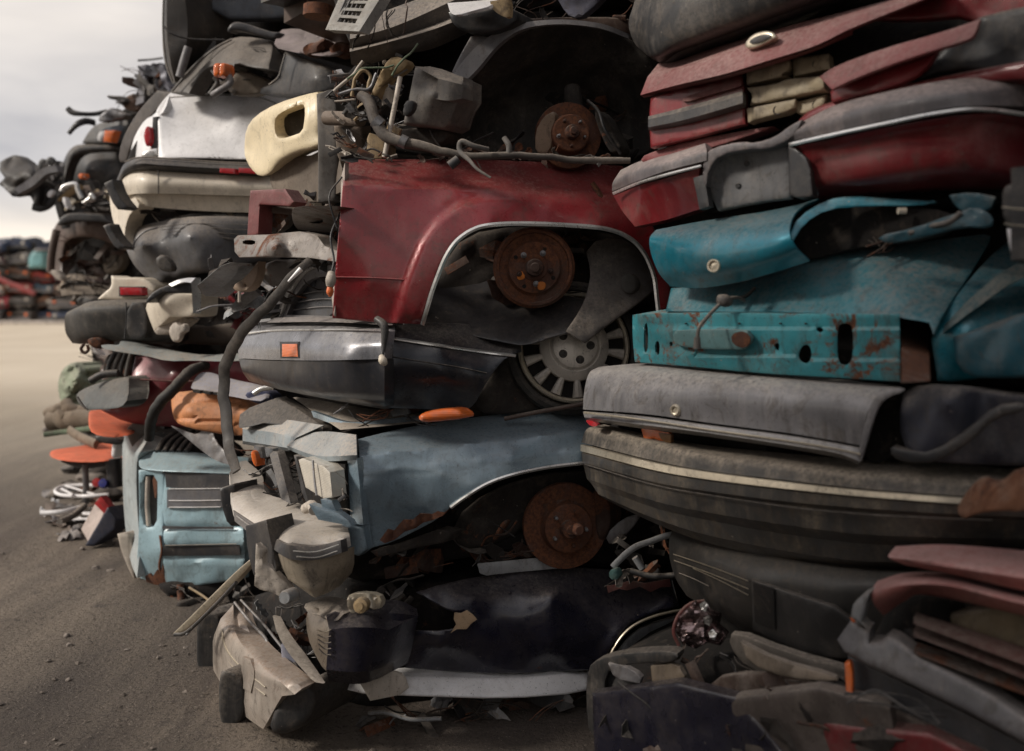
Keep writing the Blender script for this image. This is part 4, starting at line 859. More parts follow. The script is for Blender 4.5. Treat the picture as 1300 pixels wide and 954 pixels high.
# ---- top bumper
r0 = thing('crushed_car', 'crushed black car with a rounded plastic bumper overhanging the dusty red car at upper right', 'crushed car', W(1000, 20, 3.0))
core(r0, [(830, -160), (1200, -200), (1500, -300), (1500, 0), (1100, 0), (900, 40), (840, 20)], (zR, K(.22)), seed=31)
Lf('bumper', r0, BLACKD, [[(818, -60, .2), (860, -70, .05), (940, -90, 0), (1100, -150, 0)], [(806, 0, .12), (850, -14, .0), (930, -30, -.04), (1100, -90, -.04)], [(798, 30, .12), (836, 28, -.01), (900, 6, -.04), (1080, -50, -.04)], [(806, 56, .14), (832, 68, .02), (880, 50, .0), (1060, -15, .0)], [(818, 66, .2), (835, 76, .12), (880, 60, .12), (1060, 0, .14)]], zR, m=5, smooth=True, back=.1, dent=.01)
S('floor_pan', r0, CORE, [(840, 60), (960, 10), (1200, -40), (1400, -60), (1400, 0), (1150, 10), (1000, 40), (900, 70)], (zR, K(.25)), r=.03, back=.3, dent=.05)
T('hanging_wire', r0, BLACKD, [(960, 48, 2.85), (968, 40, 2.84), (985, 30, 2.82), (1000, 10, 2.8)], .003)

# ---- dusty red trunk lid car
r1 = thing('crushed_car', 'crushed dark red car with pinkish dusty trunk lid and beige lamp housings, upper right', 'crushed car', W(1000, 280, 2.9))
core(r1, [(840, 110), (960, 70), (1120, 20), (1400, -60), (1450, 120), (1300, 200), (1000, 270), (830, 270)], (zR, K(.20)), seed=33)
Lf('trunk_lid', r1, DUSTYRED, [[(838, 78, .22), (900, 62, .16), (960, 45, .12), (1020, 28, .1), (1100, 8, .1), (1200, -20, .1)], [(822, 98, .08), (880, 84, .03), (950, 62, .0), (1020, 48, .0), (1090, 20, .0), (1200, -12, .0)], [(813, 121, .05), (860, 108, -.03), (920, 94, -.05), (985, 74, -.05), (1035, 58, -.04), (1080, 36, -.03)], [(815, 123, .1), (860, 112, .03), (920, 98, .02), (985, 79, .02), (1035, 62, .02), (1080, 42, .02)]], zR, m=5, smooth=False, back=.02, dent=.012, ds=6, seed=4)
fz = (zR, K(-.03))
S('lock_cover', r1, CHROMED, [(945, 56), (955, 44), (972, 39), (984, 42), (985, 49), (972, 56), (958, 62), (948, 62)], fz, r=.012, back=.03, res=3)
S('lock_recess', r1, BLACKP, [(950, 53), (960, 46), (974, 43), (980, 46), (970, 52), (956, 57)], (zR, K(-.037)), r=.003, back=.02, res=3)
S('tail_panel', r1, MAROON, [(826, 124, 1), (870, 110), (942, 92, 1), (946, 120), (946, 158, 1), (900, 170), (826, 188, 1), (824, 150)], (zR, K(.06)), r=.01, back=.03, dent=.006, res=6)
Lf('black_strip', r1, DARKGREY, [[(823, 148, .04), (870, 136, .03), (942, 116, .03)], [(823, 152, .02), (870, 141, .01), (943, 121, .01)], [(823, 162, .02), (870, 152, .01), (943, 131, .01)], [(823, 165, .04), (870, 156, .03), (943, 135, .03)]], zR, m=2, back=.03)
S('dust_ledge', r1, DUSTYRED, [(866, 124), (900, 114), (940, 104), (942, 110), (900, 121), (868, 131)], (zR, K(.04)), r=.004, back=.02, res=4)
for i, (q, dz) in enumerate([([(948, 90, 1), (1002, 76, 1), (1003, 88), (990, 96), (1000, 96, 1), (948, 108, 1)], .05), ([(1006, 74, 1), (1052, 68, 1), (1054, 88, 1), (1007, 98, 1)], .07), ([(948, 112, 1), (985, 107), (1000, 100), (1046, 97, 1), (1048, 114, 1), (1000, 124), (952, 134, 1), (956, 122)], .05), ([(948, 138, 1), (1000, 128), (1010, 126, 1), (1010, 140), (960, 152), (950, 156, 1)], .05), ([(1010, 130, 1), (1050, 120, 1), (1046, 136), (1012, 148)], .08)]):
    h = S('lamp_housing', r1, paint((.40, .33, .22), .5, 0, .35, .05, 0, .5, .1, .5), q, (zR, K(dz)), r=.012, back=.05, res=4, dent=.014, ds=12, seed=i, rnd=1)
    cx = sum(p[0] for p in q)/len(q); cy = sum(p[1] for p in q)/len(q)
    put('lamp_hole', lathe([(0, 0), (.009, 0), (.012, .003), (.014, 0)], W(cx+8, cy, float(zR(cx))+dz-.006), (-.5, -.8, 0), 16), BLACKD, h)
S('quarter_panel', r1, DUSTYRED, [(1040, 98, 1), (1060, 84), (1120, 62), (1200, 40), (1245, 24, 1), (1238, 45), (1228, 52), (1160, 72), (1090, 98), (1056, 114, 1)], (zR, zp([(1040, 98, -.02), (1245, 24, .0), (1140, 60, -.01), (1100, 95, -.05), (1230, 50, -.04)])), r=.008, back=.02, dent=.01, res=6)
S('inner_panel', r1, MAROON, [(1054, 116, 1), (1090, 100), (1190, 66, 1), (1180, 82), (1160, 100), (1110, 118), (1056, 130, 1)], (zR, K(.02)), r=.008, back=.03, dent=.012, res=5)
S('roof_skin', r1, MAROON, [(1080, 22), (1160, 0), (1300, -25), (1400, -40), (1400, 20), (1300, 60), (1250, 62), (1240, 20), (1150, 28)], (zR, K(.10)), r=.02, back=.02, dent=.02)
S('black_flap', r1, BLACKP, [(1230, 26), (1290, 10), (1400, -10), (1400, 90), (1300, 90), (1200, 90), (1160, 104), (1190, 70)], (zR, K(.08)), r=.02, back=.05, dent=.03, seed=3)

# ---- red bumper with chrome line
r2 = thing('crushed_car', 'crushed dark red car with grey topped bumper and thin chrome line, over the teal car', 'crushed car', W(1000, 285, 2.8))
core(r2, [(830, 195), (1000, 150), (1400, 60), (1450, 250), (1200, 262), (1000, 275), (850, 290)], (zR, K(.22)), seed=35)
zb = corner([(778, 240, .20), (786, 262, .22), (810, 230, .05), (840, 225, .0), (900, 210, 0), (1000, 200, 0), (1300, 150, 0), (800, 290, .12), (1200, 240, 0)])
BTOP = paint((.12, .11, .115), .42, 0, .5, 0, .1, .4, .05, .6, dcol=(.44, .36, .33))
S('bumper_shelf', r2, DUSTYRED, [(820, 195), (880, 178), (960, 163), (990, 160), (900, 190), (830, 208), (812, 206)], (zR, K(.10)), r=.01, back=.06, dent=.01)
Lf('bumper', r2, BTOP, [[(788, 216, .12), (815, 204, .10), (850, 196, .08), (895, 182, .07)], [(778, 232, .0), (812, 215, -.02), (850, 205, -.03), (897, 191, -.03)], [(777, 243, .0), (812, 229, -.03), (850, 216, -.04), (897, 204, -.04)]], zb, m=4, smooth=True, back=.08, dent=.004)
strip(r2, 'chrome_line', CHROME, [(778, 246), (812, 232), (850, 221), (890, 211)], 1.8, (zb, K(-.045)))
Lf('bumper_lower', r2, MAROON, [[(779, 249, .02), (812, 236, -.02), (850, 225, -.03), (888, 214, -.03)], [(790, 268, .02), (815, 262, .01), (850, 250, .0), (886, 240, .0)], [(806, 288, .06), (825, 284, .04), (850, 278, .03), (890, 265, .03)]], zb, m=5, smooth=True, back=.06, dent=.008)
S('bumper_end_block', r2, BLACKP, [(880, 226, 1), (894, 222, 1), (900, 262, 1), (888, 266, 1)], (zR, K(-.03)), r=.004, back=.04, res=4)
RECESS = paint((.15, .15, .155), .45, .1, .45, .05, 0, .5, .08, .5)
S('plate_recess', r2, RECESS, [(893, 200), (902, 192), (960, 182), (1004, 170), (1004, 252, 1), (960, 258), (912, 268, 1), (898, 240)], (zR, zp([(893, 200, -.02), (1004, 170, .0), (950, 215, .05), (912, 268, .03), (1004, 252, .04), (905, 240, .02)])), r=.015, back=.03, res=5, dent=.006)
S('recess_brow', r2, BTOP, [(893, 200), (904, 188), (940, 180), (960, 182), (985, 174), (1003, 160), (1018, 152, 1), (1014, 168), (1000, 180), (975, 190), (950, 190), (915, 197), (900, 215), (897, 240), (892, 230)], (zR, K(-.035)), r=.012, back=.06, res=4, dent=.006)
for x, y in ((948, 208), (937, 236)):
    put('plate_slot', lathe([(0, .002), (.006, .002), (.008, 0)], W(x, y, float(zR(x))+.035), (-.5, -.85, 0), 14), BLACKD, r2)
zr = corner([(1000, 190, .0), (1005, 230, .03), (1040, 200, -.02), (1150, 180, -.03), (1240, 170, .0), (1300, 165, .10), (1420, 160, .3), (1420, 230, .3)])
Lf('bumper_corner', r2, BTOP, [[(1012, 158, .08), (1060, 134, .05), (1120, 118, .03), (1200, 102, .03), (1260, 98, .05), (1340, 92, .1)], [(1002, 170, .0), (1050, 152, -.02), (1120, 132, -.03), (1200, 118, -.03), (1260, 112, -.01), (1340, 108, .05)], [(1000, 180, .0), (1050, 170, -.03), (1120, 154, -.04), (1200, 138, -.04), (1260, 134, -.02), (1340, 138, .04)]], zr, m=4, smooth=True, back=.1, dent=.006)
strip(r2, 'chrome_line', CHROME, [(1002, 184), (1050, 173), (1120, 158), (1190, 144), (1250, 139), (1330, 150)], 2.4, (zr, K(-.05)))
Lf('bumper_corner_lower', r2, MAROON, [[(1003, 188, .02), (1050, 178, -.02), (1120, 163, -.03), (1200, 149, -.03), (1260, 145, -.01), (1340, 156, .05)], [(1016, 200, .03), (1060, 192, .01), (1120, 180, .0), (1200, 168, .0), (1260, 166, .02), (1340, 176, .08)], [(1028, 236, .0), (1070, 230, -.01), (1120, 222, -.02), (1200, 214, -.02), (1260, 214, .0), (1340, 224, .06)], [(1034, 250, .08), (1070, 248, .07), (1120, 244, .06), (1200, 238, .06), (1260, 238, .08), (1340, 248, .14)]], zr, m=5, smooth=True, back=.08, dent=.008)
S('bumper_end_cap', r2, BLACKP, [(1001, 186, 1), (1012, 190), (1028, 205), (1032, 250, 1), (1014, 252), (1002, 248, 1)], (zR, K(-.03)), r=.006, back=.05, res=4)
S('red_shoulder', r2, MAROON, [(1010, 156), (1030, 138), (1060, 128), (1140, 110), (1220, 92), (1400, 60), (1400, 100), (1240, 104), (1120, 124), (1050, 146), (1022, 160)], (zR, K(.04)), r=.02, back=.05, dent=.01)

# ---- teal car
r3 = thing('crushed_car', 'crushed teal car with curled hood and rusty perforated crossmember', 'crushed car', W(1000, 480, 2.9))
core(r3, [(880, 280), (1100, 265), (1450, 240), (1450, 500), (1200, 488), (900, 470), (860, 380)], (zR, K(.32)), seed=37)
zh = corner([(825, 310, .12), (850, 350, .10), (845, 300, .02), (930, 300, -.12), (1000, 290, -.14), (1000, 345, -.02), (1060, 260, .06), (1000, 262, .06), (860, 290, .05), (900, 358, .05)])
Lf('hood', r3, TEAL, [[(833, 292, .06), (880, 283, .06), (930, 275, .07), (985, 266, .08), (1040, 252, .12)], [(825, 302, .0), (870, 296, -.05), (925, 288, -.06), (980, 280, -.06), (1012, 268, -.02)], [(826, 320, -.0), (870, 316, -.10), (925, 308, -.12), (975, 301, -.13), (1002, 292, -.12)], [(836, 346, .0), (880, 342, -.09), (930, 334, -.12), (980, 324, -.13), (1010, 314, -.12)], [(851, 364, .04), (890, 366, -.02), (940, 358, -.05), (990, 344, -.06), (1028, 332, -.04)]], zR, m=8, smooth=True, back=.008, thin=.005, dent=.006, ds=6, seed=2)
S('hood_tongue', r3, TEAL, [(1000, 300, 1), (1014, 275), (1050, 253), (1080, 249), (1130, 252), (1190, 256, 1), (1170, 262), (1100, 262), (1050, 266), (1020, 285), (1004, 312), (1012, 330, 1), (1000, 322)], (zR, zp([(1000, 300, -.08), (1050, 255, .02), (1190, 256, .10), (1012, 330, -.06), (1100, 258, .05)])), r=.004, thin=.006, back=.01, res=4)
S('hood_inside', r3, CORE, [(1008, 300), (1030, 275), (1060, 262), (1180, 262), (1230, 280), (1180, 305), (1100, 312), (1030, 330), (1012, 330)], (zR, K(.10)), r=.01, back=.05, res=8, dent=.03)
put('emblem_boss', lathe([(0, .005), (.012, .004), (.013, .010), (.017, .010), (.018, 0)], W(907, 338, float(zR(907))-.155), (-.55, -.85, .1), 28), CHROMED, r3)
# body with sloping dull side
zt = (zR, zp([(850, 370, .12), (845, 395, .10), (960, 370, .10), (1000, 335, .16), (1100, 320, .16), (1200, 310, .24), (1000, 395, -.0), (1180, 395, .04), (1130, 350, .09), (1250, 320, .3), (1300, 290, .4)]))
S('cowl', r3, paint((.012, .18, .23), .32, .1, .4, .12, .3, .4, .06, .3, dcol=(.28, .26, .24)), [(845, 396, 1), (852, 366, 1), (930, 362), (985, 346), (1030, 330), (1090, 316), (1180, 306), (1260, 296, 1), (1252, 318), (1200, 395), (1185, 425, 1), (1178, 405), (1000, 396)], zt, r=.006, back=.02, res=7, dent=.012, ds=5, seed=5)
S('side_panel', r3, TEAL, [(1182, 430, 1), (1196, 400), (1230, 355), (1270, 312), (1310, 290), (1420, 270, 1), (1420, 420), (1300, 470, 1), (1215, 486), (1190, 484, 1)], (zR, zp([(1182, 430, .05), (1270, 312, .30), (1420, 270, .5), (1300, 400, .12), (1215, 486, .10), (1420, 420, .3), (1230, 420, .02)])), r=.02, back=.03, res=8, dent=.02, ds=4, seed=9)
Lf('side_ridge', r3, paint((.03, .14, .17), .35, .1, .6, .1, .3), [[(1200, 412, -.01), (1240, 372, .02), (1290, 336, .08), (1400, 296, .2)], [(1196, 424, -.03), (1244, 388, -.01), (1296, 354, .05), (1400, 316, .17)]], (zR, K(.06)), m=3, back=.02, dent=.005)
S('fender_rail', r3, paint((.004, .09, .13), .4, .1, .3, .2, .2, .5), [(1210, 428, 1), (1300, 396), (1400, 372, 1), (1400, 470), (1250, 484), (1215, 470)], (zR, K(.03)), r=.02, back=.1, dent=.03, res=9)
# crossmember
zx = (zR, zp([(803, 400, .16), (815, 400, .04), (900, 430, .0), (1000, 430, -.01), (1140, 430, .0), (1145, 485, .02)]))
hx = [[(818, 412), (822, 410), (823, 430), (822, 446), (818, 448), (817, 430)], [(831, 436), (836, 432), (838, 442), (836, 452), (832, 450)], [(850, 434), (854, 434), (854, 440), (850, 440)], [(983, 437), (988, 435), (990, 440), (988, 446), (984, 444)], [(1014, 446), (1020, 438), (1027, 438), (1031, 448), (1028, 460), (1020, 462), (1014, 456)], [(1063, 420), (1066, 412), (1076, 410), (1083, 416), (1083, 452), (1078, 463), (1068, 464), (1063, 456)], [(1036, 417), (1042, 415), (1046, 419), (1042, 423), (1037, 421)]]
S('crossmember', r3, TEALRUST, [(803, 401, 1), (812, 398), (900, 397), (1000, 398), (1142, 399, 1), (1143, 440), (1143, 485, 1), (1060, 480), (960, 474), (880, 466), (806, 460, 1), (803, 430)], zx, r=.006, back=.012, thin=.006, res=5, holes=hx, hr=.003, dent=.004, ds=8, fn=lambda x, y: np.where(y < 417+(x-803)*.004, .0, -.012)+np.where(y > 447+(x-803)*.035, -.012, 0.))
Lf('crossmember_top', r3, TEALRUST, [[(845, 393, .14), (960, 394, .14), (1060, 394, .14), (1172, 397, .14)], [(803, 400, .14), (900, 397, .01), (1000, 398, .0), (1143, 399, .0)]], zR, m=3, back=.01, thin=.005)
S('crossmember_end', r3, RUST, [(1144, 400, 1), (1178, 398, 1), (1180, 484, 1), (1144, 486, 1)], (zR, zp([(1144, 440, .0), (1180, 440, .14)])), r=.004, back=.01, res=6, dent=.008)
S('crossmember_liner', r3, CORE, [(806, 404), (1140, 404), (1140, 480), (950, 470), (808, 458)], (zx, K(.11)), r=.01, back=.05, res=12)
S('latch_plate', r3, paint((.13, .27, .28), .55, 0, .4, .38), [(855, 422), (862, 419), (930, 418), (948, 420, 1), (956, 432), (944, 444, 1), (900, 444), (862, 440), (855, 434)], (zx, K(-.045)), r=.006, back=.045, res=4, dent=.004)
S('rust_hole', r3, RUST, [(928, 424), (946, 420), (954, 432), (946, 443), (930, 438)], (zx, K(-.052)), r=.002, back=.01, res=3, dent=.01, ds=20)
for x, y in ((856, 453), (971, 462), (1055, 468), (1124, 472), (870, 411), (938, 411), (990, 411), (1022, 411)):
    rr = .006 if y > 445 else .0025
    put('rivet', lathe([(0, rr*.8), (rr*.7, rr*.6), (rr, 0), (rr, -.02)], W(x, y, float(zx[0](x))+float(np.atleast_1d(zx[1](x, y))[0])-.012), (-.5, -.85, 0), 14), RUST if y > 445 else BLACKD, r3)
T('hood_cable', r3, GREYDUST, [(945, 382, 2.74), (935, 378, 2.72), (920, 382, 2.70), (908, 392, 2.68), (896, 405, 2.67), (887, 418, 2.66), (885, 440, 2.66)], .005)
T('latch_knob', r3, GREYDUST, [(912, 380, 2.70), (920, 382, 2.69), (926, 384, 2.70)], [.013, .018, .012])
T('cable_ferrule', r3, GREYDUST, [(885, 428, 2.655), (885, 443, 2.655)], [.008, .011])
T('prop_rod', r3, BLACKD, [(925, 378, 2.72), (945, 377, 2.74), (958, 366, 2.76)], .005)
S('hinge_arm', r3, paint((.006, .07, .10), .4, .1, .3, .2, .2, .5), [(1112, 300), (1160, 290), (1210, 272), (1240, 262), (1262, 275), (1258, 290), (1220, 288), (1170, 302), (1125, 310)], (zR, K(-.02)), r=.006, back=.02, res=5, dent=.02, ds=10)
S('hinge_arm', r3, paint((.006, .07, .10), .4, .1, .3, .2, .2, .5), [(1205, 248, 1), (1235, 244), (1264, 250, 1), (1258, 268), (1228, 272), (1212, 262)], (zR, K(-.01)), r=.006, back=.02, res=5, dent=.02, ds=10)
T('spring', r3, CREAM, [(1140, 268, 2.4), (1150, 268, 2.4)], .008)
T('stay_rod', r3, GREYDUST, [(1220, 270, 2.2), (1205, 282, 2.22), (1180, 288, 2.26), (1155, 296, 2.3)], .006)
scraps(r3, [(1040, 275), (1200, 272), (1250, 290), (1100, 306)], (zR, K(.16)), 8, 81, (.02, .05), [BLACKD, UNDER, RUSTD])

# ---- grey trunk lid car
r4 = thing('crushed_car', 'crushed grey sedan with round lock in its dusty trunk lid and long ribbed bumper', 'crushed car', W(1000, 730, 2.9))
core(r4, [(780, 500), (1000, 500), (1450, 500), (1450, 800), (1200, 760), (900, 700), (770, 600)], (zR, K(.24)), seed=39)
GL = paint((.24, .235, .245), .34, .1, .5, 0, .3, .5, .04, .7, dcol=(.46, .42, .38))
zl = corner([(742, 500, .12), (740, 530, .12), (755, 475, .12), (775, 500, .0), (780, 535, -.02), (900, 500, -.02), (1000, 510, -.02), (1140, 530, -.02), (1100, 580, -.0), (900, 560, .0)])
Lf('trunk_lid', r4, GL, [[(760, 466, .16), (820, 462, .14), (900, 468, .12), (1000, 476, .12), (1080, 484, .12), (1143, 492, .12)], [(748, 474, .04), (820, 472, .0), (900, 477, .0), (1000, 485, .0), (1080, 491, .0), (1140, 494, .02)], [(742, 495, .02), (820, 494, -.05), (900, 500, -.05), (1000, 508, -.05), (1070, 514, -.05), (1104, 518, -.05)], [(740, 520, .0), (820, 526, -.05), (900, 537, -.05), (1000, 550, -.05), (1060, 560, -.05), (1094, 566, -.05)]], zl, m=6, smooth=True, back=.02, dent=.008, ds=5, seed=6)
Lf('lid_lip', r4, GL, [[(740, 523, .0), (820, 530, -.055), (900, 541, -.06), (1000, 554, -.06), (1060, 564, -.06), (1092, 570, -.06)], [(742, 530, -.0), (820, 540, -.07), (900, 550, -.075), (1000, 565, -.075), (1060, 575, -.075), (1090, 585, -.07)], [(744, 534, .06), (820, 545, .0), (900, 555, .0), (1000, 570, .0), (1060, 581, .0), (1088, 590, .0)]], zl, m=2, back=.02)
strip(r4, 'chrome_line', CHROMED, [(741, 524), (820, 534), (900, 546), (1000, 560), (1060, 570), (1092, 577)], 1.4, (zl, K(-.078)))
S('lid_edge', r4, GL, [(1104, 516), (1112, 503), (1126, 496), (1148, 493), (1146, 498), (1128, 504), (1116, 514), (1108, 535), (1098, 570), (1092, 588), (1088, 584), (1096, 545)], (zl, K(-.075)), r=.003, back=.02, res=3)
lk = put('lock', lathe([(0, .004), (.008, .004), (.009, .008), (.012, .009), (.016, .006), (.018, 0)], W(858, 521, float(zR(858))-.075), (-.62, -.78, .05), 30), CHROMED, r4)
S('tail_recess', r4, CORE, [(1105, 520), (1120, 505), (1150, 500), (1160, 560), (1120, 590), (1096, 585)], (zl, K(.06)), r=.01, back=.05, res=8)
S('rubber_liner', r4, paint((.028, .03, .045), .5, 0, .3), [(1143, 510), (1150, 494), (1170, 489), (1230, 492), (1300, 502), (1420, 515), (1420, 590), (1290, 592), (1230, 590), (1170, 585), (1142, 560)], (zR, zp([(1143, 500, -.0), (1150, 490, .05), (1200, 510, -.06), (1260, 540, .02), (1300, 500, .03), (1420, 540, .15), (1180, 570, -.04), (1140, 560, .0)])), r=.02, back=.05, res=7, dent=.04, ds=5, seed=12)
S('rubber_lip', r4, BLACKP, [(1130, 566), (1150, 572), (1185, 574), (1230, 545), (1262, 516), (1300, 512), (1300, 524), (1265, 530), (1235, 560), (1190, 588), (1150, 588), (1132, 580)], (zR, K(-.07)), r=.012, back=.04, res=5, dent=.02)
S('orange_lens', r4, LORANGE, [(814, 544, 1), (830, 545), (850, 550, 1), (848, 562), (838, 560), (828, 556), (818, 560, 1)], (zR, K(.03)), r=.004, back=.02, res=3)
S('brown_lens', r4, paint((.35, .17, .06), .4, 0, .3), [(836, 550, 1), (852, 552, 1), (852, 564, 1), (840, 560)], (zR, K(.02)), r=.004, back=.02, res=3)
S('red_lens', r4, LRED, [(742, 533), (754, 535), (760, 541), (750, 542)], (zl, K(-.02)), r=.004, back=.02, res=3)
zbb = corner([(738, 570, .20), (740, 600, .20), (765, 590, .03), (800, 590, -.02), (900, 600, -.04), (1000, 620, -.04), (1200, 650, -.0), (1300, 660, .05), (750, 640, .1), (900, 690, .0), (1200, 700, .05), (1420, 680, .2)])
Lf('bumper_top', r4, paint((.06, .056, .052), .5, 0, .6, 0, 0, .5, .08, .6, dcol=(.40, .34, .27)), [[(762, 540, .14), (830, 556, .12), (900, 568, .12), (1000, 578, .12), (1090, 586, .12), (1180, 590, .12), (1260, 596, .12), (1400, 605, .1)], [(745, 545, .04), (830, 562, .0), (900, 578, .0), (1000, 590, .0), (1090, 600, .0), (1180, 606, .0), (1260, 612, .0), (1400, 625, .0)], [(738, 562, .0), (830, 585, -.03), (900, 598, -.03), (1000, 610, -.03), (1090, 620, -.03), (1180, 627, -.03), (1260, 632, -.03), (1400, 640, .0)]], zbb, m=4, smooth=True, back=.03, dent=.005, seed=3)
Lf('bumper_line', r4, CHROMED, [[(737, 565, -.015), (830, 588, -.045), (900, 600, -.045), (1000, 613, -.045), (1090, 623, -.045), (1180, 630, -.045), (1240, 634, -.045)], [(737, 573, -.02), (830, 597, -.05), (900, 609, -.05), (1000, 621, -.05), (1090, 630, -.05), (1180, 637, -.05), (1238, 641, -.05)]], zbb, m=2, back=.02)
BF = paint((.05, .048, .046), .34, 0, .42, 0, .1, .65, .05, .9, dcol=(.30, .235, .16))
Lf('bumper', r4, BF, [[(738, 575, -.01), (830, 599, -.04), (900, 611, -.04), (1000, 623, -.04), (1090, 632, -.04), (1180, 639, -.04), (1260, 644, -.03), (1400, 650, .0)], [(740, 588, -.012), (830, 612, -.045), (900, 624, -.045), (1000, 637, -.045), (1090, 645, -.045), (1180, 651, -.045), (1260, 655, -.03), (1400, 660, .0)], [(741, 592, .0), (830, 616, -.03), (900, 628, -.03), (1000, 641, -.03), (1090, 649, -.03), (1180, 655, -.03), (1260, 659, -.02), (1400, 664, .02)], [(745, 608, .0), (830, 636, -.03), (900, 651, -.03), (1000, 667, -.03), (1090, 678, -.03), (1180, 682, -.03), (1260, 684, -.01), (1400, 688, .02)], [(752, 616, .02), (830, 645, -.0), (900, 661, .0), (1000, 679, .0), (1090, 690, .0), (1180, 694, .0), (1260, 695, .02), (1400, 700, .04)], [(760, 628, .03), (830, 658, .01), (900, 680, .01), (1000, 700, .01), (1090, 712, .01), (1180, 714, .01), (1260, 712, .03), (1400, 712, .05)], [(768, 634, .10), (830, 664, .09), (900, 690, .09), (1000, 712, .09), (1090, 722, .09), (1180, 722, .09), (1260, 720, .1), (1400, 718, .12)]], zbb, m=3, back=.04, dent=.004, seed=5, ang=14)
for dy, m_ in ((590, BLACKD),):
    strip(r4, 'bumper_groove', m_, [(742, dy), (830, dy+26), (900, dy+39+(dy-590)*.12), (1000, dy+54+(dy-590)*.25), (1090, dy+63+(dy-590)*.3), (1180, dy+68+(dy-590)*.3), (1260, dy+71+(dy-590)*.2)], .7, (zbb, K(-.047)))
S('rust_flake', None, paint((.18, .075, .035), .75, .1, .4, .6), [(1214, 648), (1222, 632), (1236, 614), (1250, 604), (1266, 612), (1278, 608), (1290, 596), (1330, 590), (1330, 640), (1300, 650), (1270, 648), (1240, 652), (1222, 660)], (zR, zp([(1214, 650, -.12), (1250, 604, -.10), (1330, 600, -.16), (1300, 645, -.16)])), 'rusty curled flake of sheet metal lying against the right end of the ribbed bumper', cat='rusty sheet', r=.01, back=.012, dent=.03, ds=9, res=5)

# ---- dark bumper underneath
r5 = thing('crushed_car', 'crushed black car with ribbed dark bumper curving in below the long grey bumper', 'crushed car', W(1000, 900, 3.1))
core(r5, [(880, 690), (1100, 730), (1400, 730), (1450, 1050), (1050, 1000), (900, 900)], (zR, K(.34)), seed=41)
zd = corner([(850, 690, .30), (856, 730, .30), (880, 720, .14), (960, 740, .06), (1050, 780, .06), (1100, 830, .10), (900, 790, .16), (960, 830, .16), (1150, 760, .08)])
DB = paint((.02, .019, .018), .42, 0, .2, 0, .1, .6, .1, .6, dcol=(.20, .16, .12))
Lf('bumper', r5, DB, [[(856, 668, .02), (900, 682, .02), (980, 706, .02), (1100, 724, .02), (1240, 728, .02)], [(850, 684, .0), (900, 705, -.02), (960, 728, -.02), (1060, 748, -.02), (1240, 760, -.02)], [(850, 708, .0), (900, 730, -.03), (955, 752, -.03), (1050, 790, -.02), (1240, 810, -.02)], [(858, 735, .0), (905, 762, -.02), (955, 790, -.02), (1050, 822, .0), (1240, 860, .0)], [(872, 757, .05), (915, 782, .04), (960, 808, .04), (1050, 838, .05), (1240, 890, .05)]], zd, m=5, smooth=True, back=.06, dent=.008, seed=2)
for (a_, b_) in (((855, 704), (950, 738)), ((856, 712), (950, 748)), ((880, 722), (950, 756)), ((862, 728), (900, 745))):
    strip(r5, 'rib_line', CHROMED if a_[1] != 728 else GREYDUST, [a_, ((a_[0]+b_[0])/2, (a_[1]+b_[1])/2-1), b_], .5, (zd, K(-.045)))
S('tow_hatch', r5, paint((.022, .021, .021), .5, 0, .25), [(954, 736, 1), (1060, 770, 1), (1100, 800), (1096, 838), (1040, 836), (990, 818), (956, 800, 1)], (zd, K(-.05)), r=.014, back=.04, res=6, dent=.008)
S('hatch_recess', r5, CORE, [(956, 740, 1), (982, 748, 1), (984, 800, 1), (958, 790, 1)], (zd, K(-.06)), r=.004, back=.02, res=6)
S('sill_sheet', r5, paint((.10, .085, .07), .7, 0, .5, .2), [(930, 800), (1000, 828), (1080, 850), (1120, 864), (1100, 885), (1020, 880), (950, 850), (925, 820)], (zR, K(.0)), r=.01, back=.03, dent=.03, res=7)

# ---- debris at the bottom between the stacks
r6 = thing('crushed_car', 'crushed dark wreck with flattened brown sheet metal, lowest beside the white sill', 'crushed car', W(900, 950, 3.0))
core(r6, [(745, 850), (850, 820), (1100, 870), (1300, 860), (1400, 1100), (760, 1040)], (zR, K(.16)), seed=43, back=.8)
S('window_frame', r6, BLACKD, [(746, 848), (760, 836), (800, 828), (852, 826), (862, 832), (856, 842), (810, 842), (775, 848), (766, 870), (772, 940), (748, 935), (744, 890)], (zR, K(-.12)), r=.012, back=.05, res=5, dent=.01)
S('door_skin', r6, DARKGREY, [(768, 848), (790, 846), (810, 870), (840, 930), (770, 930)], (zR, K(-.08)), r=.01, back=.03, res=6, dent=.015)
for i, (q, m_) in enumerate([([(772, 842, 1), (790, 844), (815, 858), (812, 868, 1), (780, 862)], GREYP), ([(826, 846, 1), (860, 842), (872, 864), (850, 872), (828, 866, 1)], paint((.2, .15, .1), .6, 0, .4)), ([(940, 815, 1), (985, 838), (1060, 858), (1065, 866), (1000, 862), (950, 842)], paint((.24, .19, .14), .7, 0, .5)), ([(900, 862), (960, 852), (1050, 868), (1090, 900), (960, 930), (900, 900)], BROWN), ([(1060, 870), (1180, 870), (1300, 880), (1320, 940), (1100, 960), (1040, 920)], UNDER), ([(860, 880), (930, 870), (970, 900), (940, 950), (860, 950)], GREYDUST)]):
    S('torn_panel', r6, m_, q, (zR, K(-.14+.02*i)), r=.006, back=.02, res=5, dent=.03, ds=8, seed=i)
scraps(r6, [(850, 830), (1100, 868), (1090, 900), (860, 880)], (zR, K(-.1)), 30, 91, (.015, .045), [UNDER, RUSTD, BLACKD, BROWN, UNDER, BLACKP])
scraps(r6, [(750, 872), (1300, 900), (1300, 990), (750, 990)], (zR, K(-.20)), 26, 92, (.02, .07), [UNDER, RUSTD, BLACKD, UNDER, BLACKP, BROWN])
